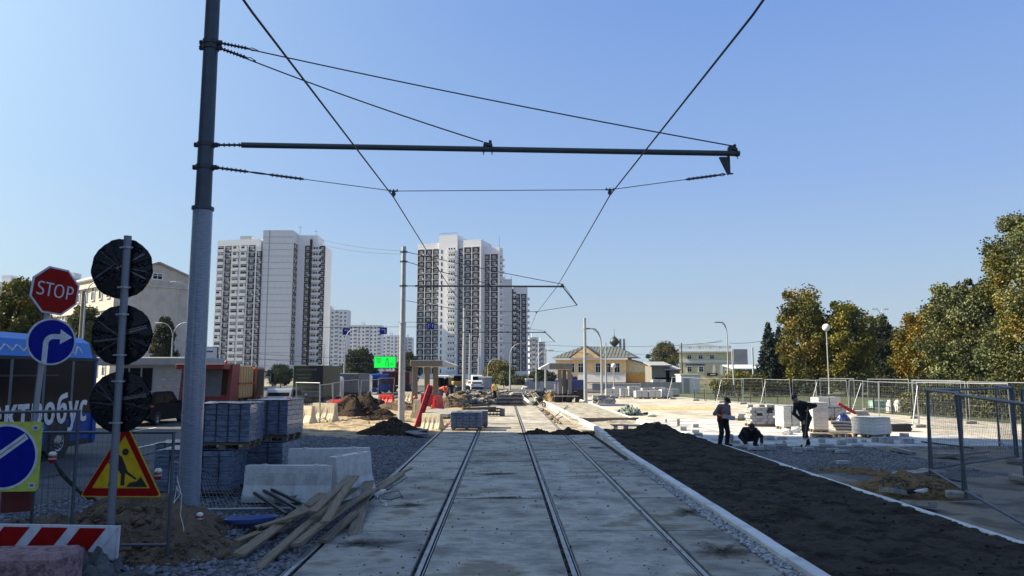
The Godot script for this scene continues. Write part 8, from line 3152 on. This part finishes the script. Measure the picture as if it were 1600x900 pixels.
func hand(out: Shape, wrist: Vector3, along: Vector3, palm_n: Vector3, thumb_side: Vector3, curl: float, cell: float) -> void:
	along = along.normalized()
	palm_n = (palm_n - along * palm_n.dot(along)).normalized()
	var side := along.cross(palm_n).normalized()
	if side.dot(thumb_side) < 0.0:
		side = -side
	var b := []
	for i in 4:
		var o := side * (0.028 - 0.0187 * i)
		b.append([wrist + o * 0.6, wrist + along * 0.085 + o, 0.017, 0.014])
		var l: float = [0.026, 0.03, 0.027, 0.02][i]
		var p := wrist + along * 0.088 + o * 1.12
		var dir := along
		for j in 3:
			dir = (dir + palm_n * curl * [0.5, 0.9, 0.8][j]).normalized()
			var e: Vector3 = p + dir * l * [1.25, 0.95, 0.8][j]
			b.append([p, e, 0.0095 - j * 0.001, 0.0088 - j * 0.001])
			p = e
	var t0 := wrist + along * 0.025 + side * 0.03
	var t1 := t0 + (along * 0.7 + side * 0.75 + palm_n * 0.3).normalized() * 0.042
	var t2 := t1 + (along * 0.9 + side * 0.1 + palm_n * (0.3 + curl * 0.6)).normalized() * 0.034
	b.append([wrist + side * 0.015, t0, 0.018, 0.014])
	b.append([t0, t1, 0.0135, 0.011])
	b.append([t1, t2, 0.011, 0.009])
	skin(out, b, cell, 0.006)


func grow(b: Array, by: float) -> Array:
	var r := []
	for q in b:
		r.append([q[0], q[1], q[2] + by, q[3] + by])
	return r


# J: joints in the figure's own axes, facing +z, left is +x. wear: cloth materials
func person(label: String, at: Vector3, turn: float, J: Dictionary, wear: Dictionary, cell := 0.018) -> Node3D:
	var o := thing("person", label, "person", at, turn)
	var up: Vector3 = (J.neck - J.pelvis).normalized()
	var across: Vector3 = (J.shL - J.shR).normalized()
	var front := across.cross(up).normalized()
	var torso := [
		[J.shL.lerp(J.shR, 0.12), J.shL.lerp(J.shR, 0.88), 0.072, 0.072],
		[J.shL.lerp(J.shR, 0.28) - up * 0.12 + front * 0.02, J.shL.lerp(J.shR, 0.72) - up * 0.12 + front * 0.02, 0.108, 0.108],
		[J.shL.lerp(J.shR, 0.25) - up * 0.1, J.hipL + up * 0.06, 0.098, 0.1],
		[J.shR.lerp(J.shL, 0.25) - up * 0.1, J.hipR + up * 0.06, 0.098, 0.1],
		[J.hipL, J.hipR, 0.108, 0.108],
		[J.neck - up * 0.1, J.pelvis, 0.1, 0.11]]
	var arms := []
	for s in ["L", "R"]:
		arms.append([J["sh" + s], J["el" + s], 0.056, 0.043])
		arms.append([J["el" + s], J["wr" + s], 0.043, 0.029])
	var legs := []
	for s in ["L", "R"]:
		legs.append([J["hip" + s], J["kn" + s], 0.088, 0.058])
		legs.append([J["kn" + s], J["kn" + s].lerp(J["an" + s], 0.35) , 0.056, 0.056])
		legs.append([J["kn" + s].lerp(J["an" + s], 0.35), J["an" + s], 0.056, 0.04])
	var feet := []
	for s in ["L", "R"]:
		feet.append([J["an" + s] - Vector3(0, 0.03, 0), J["to" + s], 0.04, 0.03])
		feet.append([J["an" + s] - Vector3(0, 0.035, 0) - (J["to" + s] - J["an" + s]).normalized() * 0.04, J["to" + s], 0.036, 0.03])
	var hd: Vector3 = J.head
	var look: Vector3 = J.look.normalized()
	var hu: Vector3 = (hd - J.neck).normalized()
	hu = (hu - look * hu.dot(look)).normalized()
	var hs := hu.cross(look).normalized()
	var neck := [[J.neck - up * 0.05, hd - hu * 0.04, 0.058, 0.052]]
	var head := [[J.neck.lerp(hd, 0.4), hd - hu * 0.05, 0.054, 0.05],
		[hd + hu * 0.035 - look * 0.025, hd + hu * 0.03 + look * 0.015, 0.086, 0.08],
		[hd - hu * 0.03 + look * 0.02, hd - hu * 0.085 + look * 0.055, 0.062, 0.034],
		[hd - hu * 0.06 + look * 0.02 + hs * 0.025, hd - hu * 0.06 + look * 0.02 - hs * 0.025, 0.046, 0.046],
		[hd + look * 0.088 + hu * 0.012, hd + look * 0.108 - hu * 0.022, 0.009, 0.014],
		[hd + look * 0.078 - hu * 0.058 + hs * 0.016, hd + look * 0.078 - hu * 0.058 - hs * 0.016, 0.011, 0.011],
		[hd + look * 0.083 + hu * 0.022 + hs * 0.035, hd + look * 0.083 + hu * 0.022 - hs * 0.035, 0.011, 0.011]]
	for s in [-1.0, 1.0]:
		head.append([hd + hs * s * 0.08 + hu * 0.015 - look * 0.01, hd + hs * s * 0.084 - hu * 0.03 - look * 0.005, 0.014, 0.01])
	var body := Shape.new()
	skin(body, torso + arms + legs + feet + neck, cell, 0.035)
	skin(body, head, 0.008 if cell < 0.025 else 0.014, 0.012)
	for s in ["L", "R"]:
		hand(body, J["wr" + s], J["ha" + s], J.get("pn" + s, front), J.get("th" + s, up), J.get("curl", 0.6), 0.0055 if cell < 0.025 else 0.01)
	var bo := part(o, "body", body, M.skin)
	for s in [-1.0, 1.0]:
		var e := Shape.new()
		e.lump(hd + look * 0.084 + hu * 0.006 + hs * s * 0.031, Vector3.ONE * 0.009, rng, 0.0)
		part(bo, "eye", e, M.black)
	var c := Shape.new()
	var tr := grow(legs, 0.022)
	for i in tr.size():
		if i % 3 == 2:
			tr[i][3] = 0.072
	skin(c, tr + grow([torso[4]], 0.016) + [[J.pelvis + up * 0.08, J.pelvis, 0.115, 0.125]], cell, 0.04)
	part(bo, "trousers", c, wear.trousers)
	c = Shape.new()
	var sleeve := []
	for i in arms.size():
		var q: Array = arms[i].duplicate()
		if i % 2 == 1:
			if wear.get("short", false):
				q[1] = q[0].lerp(q[1], 0.05)
			else:
				q[1] = q[0].lerp(q[1], 0.93)
			q[3] += 0.008
		sleeve.append(q)
	skin(c, grow(torso.slice(0, 4) + [torso[5]] + sleeve, 0.017), cell, 0.04)
	part(bo, "shirt", c, wear.shirt)
	if wear.has("vest"):
		c = Shape.new()
		var sideL: Array = [J.shL.lerp(J.shR, 0.18) - up * 0.06, J.hipL + up * 0.08, 0.102, 0.112]
		var sideR: Array = [J.shR.lerp(J.shL, 0.18) - up * 0.06, J.hipR + up * 0.08, 0.102, 0.112]
		if wear.get("open", false):
			sideL[0] -= front * 0.01
			sideR[0] -= front * 0.01
			skin(c, grow([sideL, sideR], 0.024), cell, 0.01)
		else:
			skin(c, grow(torso.slice(0, 4) + [torso[5]], 0.03), cell, 0.04)
		part(bo, "vest", c, wear.vest)
	c = Shape.new()
	skin(c, grow(feet, 0.014), minf(cell, 0.014), 0.02)
	part(bo, "shoes", c, M.clothblack)
	c = Shape.new()
	if wear.get("cap", false):
		skin(c, [[hd + hu * 0.06 - look * 0.03, hd + hu * 0.055 + look * 0.02, 0.088, 0.086], [hd + hu * 0.05 + look * 0.08, hd + hu * 0.035 + look * 0.165, 0.02, 0.012], [hd + hu * 0.05 + look * 0.08 + hs * 0.05, hd + hu * 0.03 + look * 0.14 + hs * 0.03, 0.016, 0.011], [hd + hu * 0.05 + look * 0.08 - hs * 0.05, hd + hu * 0.03 + look * 0.14 - hs * 0.03, 0.016, 0.011]], 0.01, 0.02)
		part(bo, "cap", c, wear.get("capm", M.clothblack))
	skin(c if not wear.get("cap", false) else Shape.new(), [[hd + hu * 0.05 - look * 0.04, hd + hu * 0.055 + look * 0.01, 0.09, 0.082], [hd - look * 0.05 + hu * 0.03, hd - look * 0.045 - hu * 0.04, 0.074, 0.05]], 0.01, 0.02)
	if not wear.get("cap", false):
		part(bo, "hair", c, M.hair)
	if wear.has("band"):
		for s in ["L", "R"]:
			c = Shape.new()
			var k: Vector3 = J["kn" + s].lerp(J["an" + s], 0.55)
			var e: Vector3 = J["kn" + s].lerp(J["an" + s], 0.64)
			c.tube([k, e], 0.085, 14, false)
			part(bo, "reflective_band", c, M.reflect)
	return o


func V(x: float, y: float, z: float) -> Vector3:
	return Vector3(x, y, z)


func build_people() -> void:
	# carrying a block, cap, open red vest over a grey shirt
	var at := G(1131, 697.5)
	var J := {"pelvis": V(0, 0.92, 0), "neck": V(0.03, 1.39, 0.1), "head": V(0.05, 1.515, 0.17), "look": V(0.25, -0.5, 0.9), "shL": V(0.2, 1.33, 0.06), "shR": V(-0.18, 1.35, 0.06), "elL": V(0.29, 1.08, -0.02), "elR": V(-0.31, 1.1, -0.04), "wrL": V(0.22, 0.98, 0.18), "wrR": V(-0.2, 1.03, 0.17), "haL": V(-0.5, -0.1, 0.5), "haR": V(0.5, -0.1, 0.5), "hipL": V(0.095, 0.9, 0.0), "hipR": V(-0.095, 0.9, 0.0), "knL": V(0.13, 0.48, 0.07), "knR": V(-0.11, 0.48, 0.05), "anL": V(0.15, 0.085, -0.02), "anR": V(-0.13, 0.085, -0.05), "toL": V(0.2, 0.035, 0.15), "toR": V(-0.17, 0.035, 0.12), "pnL": V(-0.8, 0.5, 0.2), "pnR": V(0.8, 0.5, 0.2), "curl": 0.75}
	person("worker in an open red vest and dark cap carrying a grey block", at, 0.4, J, {"shirt": M.clothgrey, "trousers": M.clothblack, "vest": M.vestred, "open": true, "short": true, "cap": true})
	var s := Shape.new()
	s.box(Vector3.ZERO, V(0.42, 0.14, 0.2), Basis(), 0.012)
	var bl := lone("carried_block", s, M.paver, "grey block held by the worker in the red vest", "paver block")
	bl.transform = Transform3D(Basis(Vector3.UP, 0.4) * Basis(Vector3.BACK, -0.18), at + Basis(Vector3.UP, 0.4) * V(0.02, 0.99, 0.26))
	# squatting, head bowed, setting a block
	at = G(1171, 697)
	J = {"pelvis": V(0, 0.27, -0.12), "neck": V(0.0, 0.62, 0.15), "head": V(0.0, 0.65, 0.29), "look": V(-0.05, -0.9, 0.45), "shL": V(0.2, 0.56, 0.1), "shR": V(-0.2, 0.57, 0.1), "elL": V(0.36, 0.34, 0.2), "elR": V(-0.38, 0.34, 0.2), "wrL": V(0.3, 0.14, 0.36), "wrR": V(-0.24, 0.12, 0.38), "haL": V(-0.25, -0.5, 0.4), "haR": V(0.2, -0.5, 0.4), "hipL": V(0.11, 0.27, -0.1), "hipR": V(-0.11, 0.27, -0.1), "knL": V(0.23, 0.47, 0.24), "knR": V(-0.23, 0.47, 0.24), "anL": V(0.16, 0.085, 0.1), "anR": V(-0.16, 0.085, 0.1), "toL": V(0.19, 0.035, 0.28), "toR": V(-0.19, 0.035, 0.28), "pnL": V(-0.6, -0.3, -0.5), "pnR": V(0.6, -0.3, -0.5), "curl": 0.5}
	person("worker in black squatting with bowed head over the last paver row", at, 0.0, J, {"shirt": M.clothblack, "trousers": M.clothblack})
	# leaning on the shovel
	at = G(1258.5, 697)
	J = {"pelvis": V(0, 0.97, -0.08), "neck": V(0.0, 1.52, 0.22), "head": V(0.0, 1.61, 0.36), "look": V(0.1, -0.62, 0.75), "shL": V(0.2, 1.44, 0.12), "shR": V(-0.2, 1.45, 0.16), "elL": V(0.36, 1.38, -0.17), "elR": V(-0.07, 1.1, 0.36), "wrL": V(0.3, 1.28, 0.05), "wrR": V(0.16, 0.86, 0.22), "haL": V(0.05, -0.3, 0.3), "haR": V(0.4, -0.5, -0.1), "hipL": V(0.105, 0.95, -0.08), "hipR": V(-0.105, 0.95, -0.08), "knL": V(0.14, 0.52, 0.09), "knR": V(-0.14, 0.52, -0.1), "anL": V(0.14, 0.085, 0.16), "anR": V(-0.14, 0.085, -0.24), "toL": V(0.22, 0.035, 0.33), "toR": V(-0.15, 0.035, -0.04), "pnL": V(-0.2, -0.3, 0.7), "pnR": V(0.3, 0.2, 0.8), "curl": 0.95}
	var turn := -1.25
	person("tall worker in black leaning forward over a shovel", at, turn, J, {"shirt": M.clothblack, "trousers": M.clothblack, "band": true})
	var sh := thing("shovel", "long handled shovel held by the tall worker in black", "shovel", at, turn)
	s = Shape.new()
	var a := V(0.3, 1.36, 0.08)
	var b := V(0.27, 0.2, 0.26)
	s.tube([a, b], 0.018, 8)
	part(sh, "handle", s, M.wood)
	s = Shape.new()
	s.prism([Vector2(-0.1, 0), Vector2(0.1, 0), Vector2(0.12, -0.18), Vector2(0.07, -0.28), Vector2(0, -0.31), Vector2(-0.07, -0.28), Vector2(-0.12, -0.18)], -0.006, 0.006)
	var bd := part(sh, "blade", s, M.steel)
	bd.transform = Transform3D(Basis(Vector3.RIGHT, -0.35), b + V(0, 0.05, 0))
	# far worker in a yellow vest
	J = {"pelvis": V(0, 0.86, 0), "neck": V(0, 1.32, 0.02), "head": V(0, 1.45, 0.04), "look": V(0.3, -0.2, 1), "shL": V(0.19, 1.27, 0), "shR": V(-0.19, 1.27, 0), "elL": V(0.27, 1.0, 0.0), "elR": V(-0.3, 1.02, 0.03), "wrL": V(0.25, 0.8, 0.14), "wrR": V(-0.24, 0.92, 0.2), "haL": V(0, -0.5, 0.3), "haR": V(0.3, 0, 0.4), "hipL": V(0.09, 0.84, 0), "hipR": V(-0.09, 0.84, 0), "knL": V(0.1, 0.45, 0.03), "knR": V(-0.1, 0.45, 0.03), "anL": V(0.1, 0.085, -0.02), "anR": V(-0.11, 0.085, -0.02), "toL": V(0.13, 0.035, 0.15), "toR": V(-0.14, 0.035, 0.15)}
	person("far worker in a bright yellow vest at the end of the track", G(773, 624.5), 0.5, J, {"shirt": M.vestorange, "trousers": M.clothblack, "vest": M.vestyellow, "cap": true}, 0.03)
	# bending down in the rubble
	J = {"pelvis": V(0, 0.85, -0.15), "neck": V(0, 1.05, 0.33), "head": V(0, 1.02, 0.48), "look": V(0, -0.9, 0.4), "shL": V(0.18, 1.02, 0.28), "shR": V(-0.18, 1.02, 0.28), "elL": V(0.22, 0.74, 0.38), "elR": V(-0.22, 0.74, 0.38), "wrL": V(0.12, 0.5, 0.45), "wrR": V(-0.12, 0.5, 0.45), "haL": V(0, -0.5, 0.1), "haR": V(0, -0.5, 0.1), "hipL": V(0.09, 0.84, -0.14), "hipR": V(-0.09, 0.84, -0.14), "knL": V(0.12, 0.45, 0.02), "knR": V(-0.12, 0.45, 0.02), "anL": V(0.13, 0.085, -0.06), "anR": V(-0.13, 0.085, -0.06), "toL": V(0.16, 0.035, 0.12), "toR": V(-0.16, 0.035, 0.12)}
	person("worker in orange bending down on the broken concrete", G(690, 624) + V(0, 0.1, 0), 1.2, J, {"shirt": M.vestorange, "trousers": M.deepblue, "cap": true, "capm": M.vestorange}, 0.03)
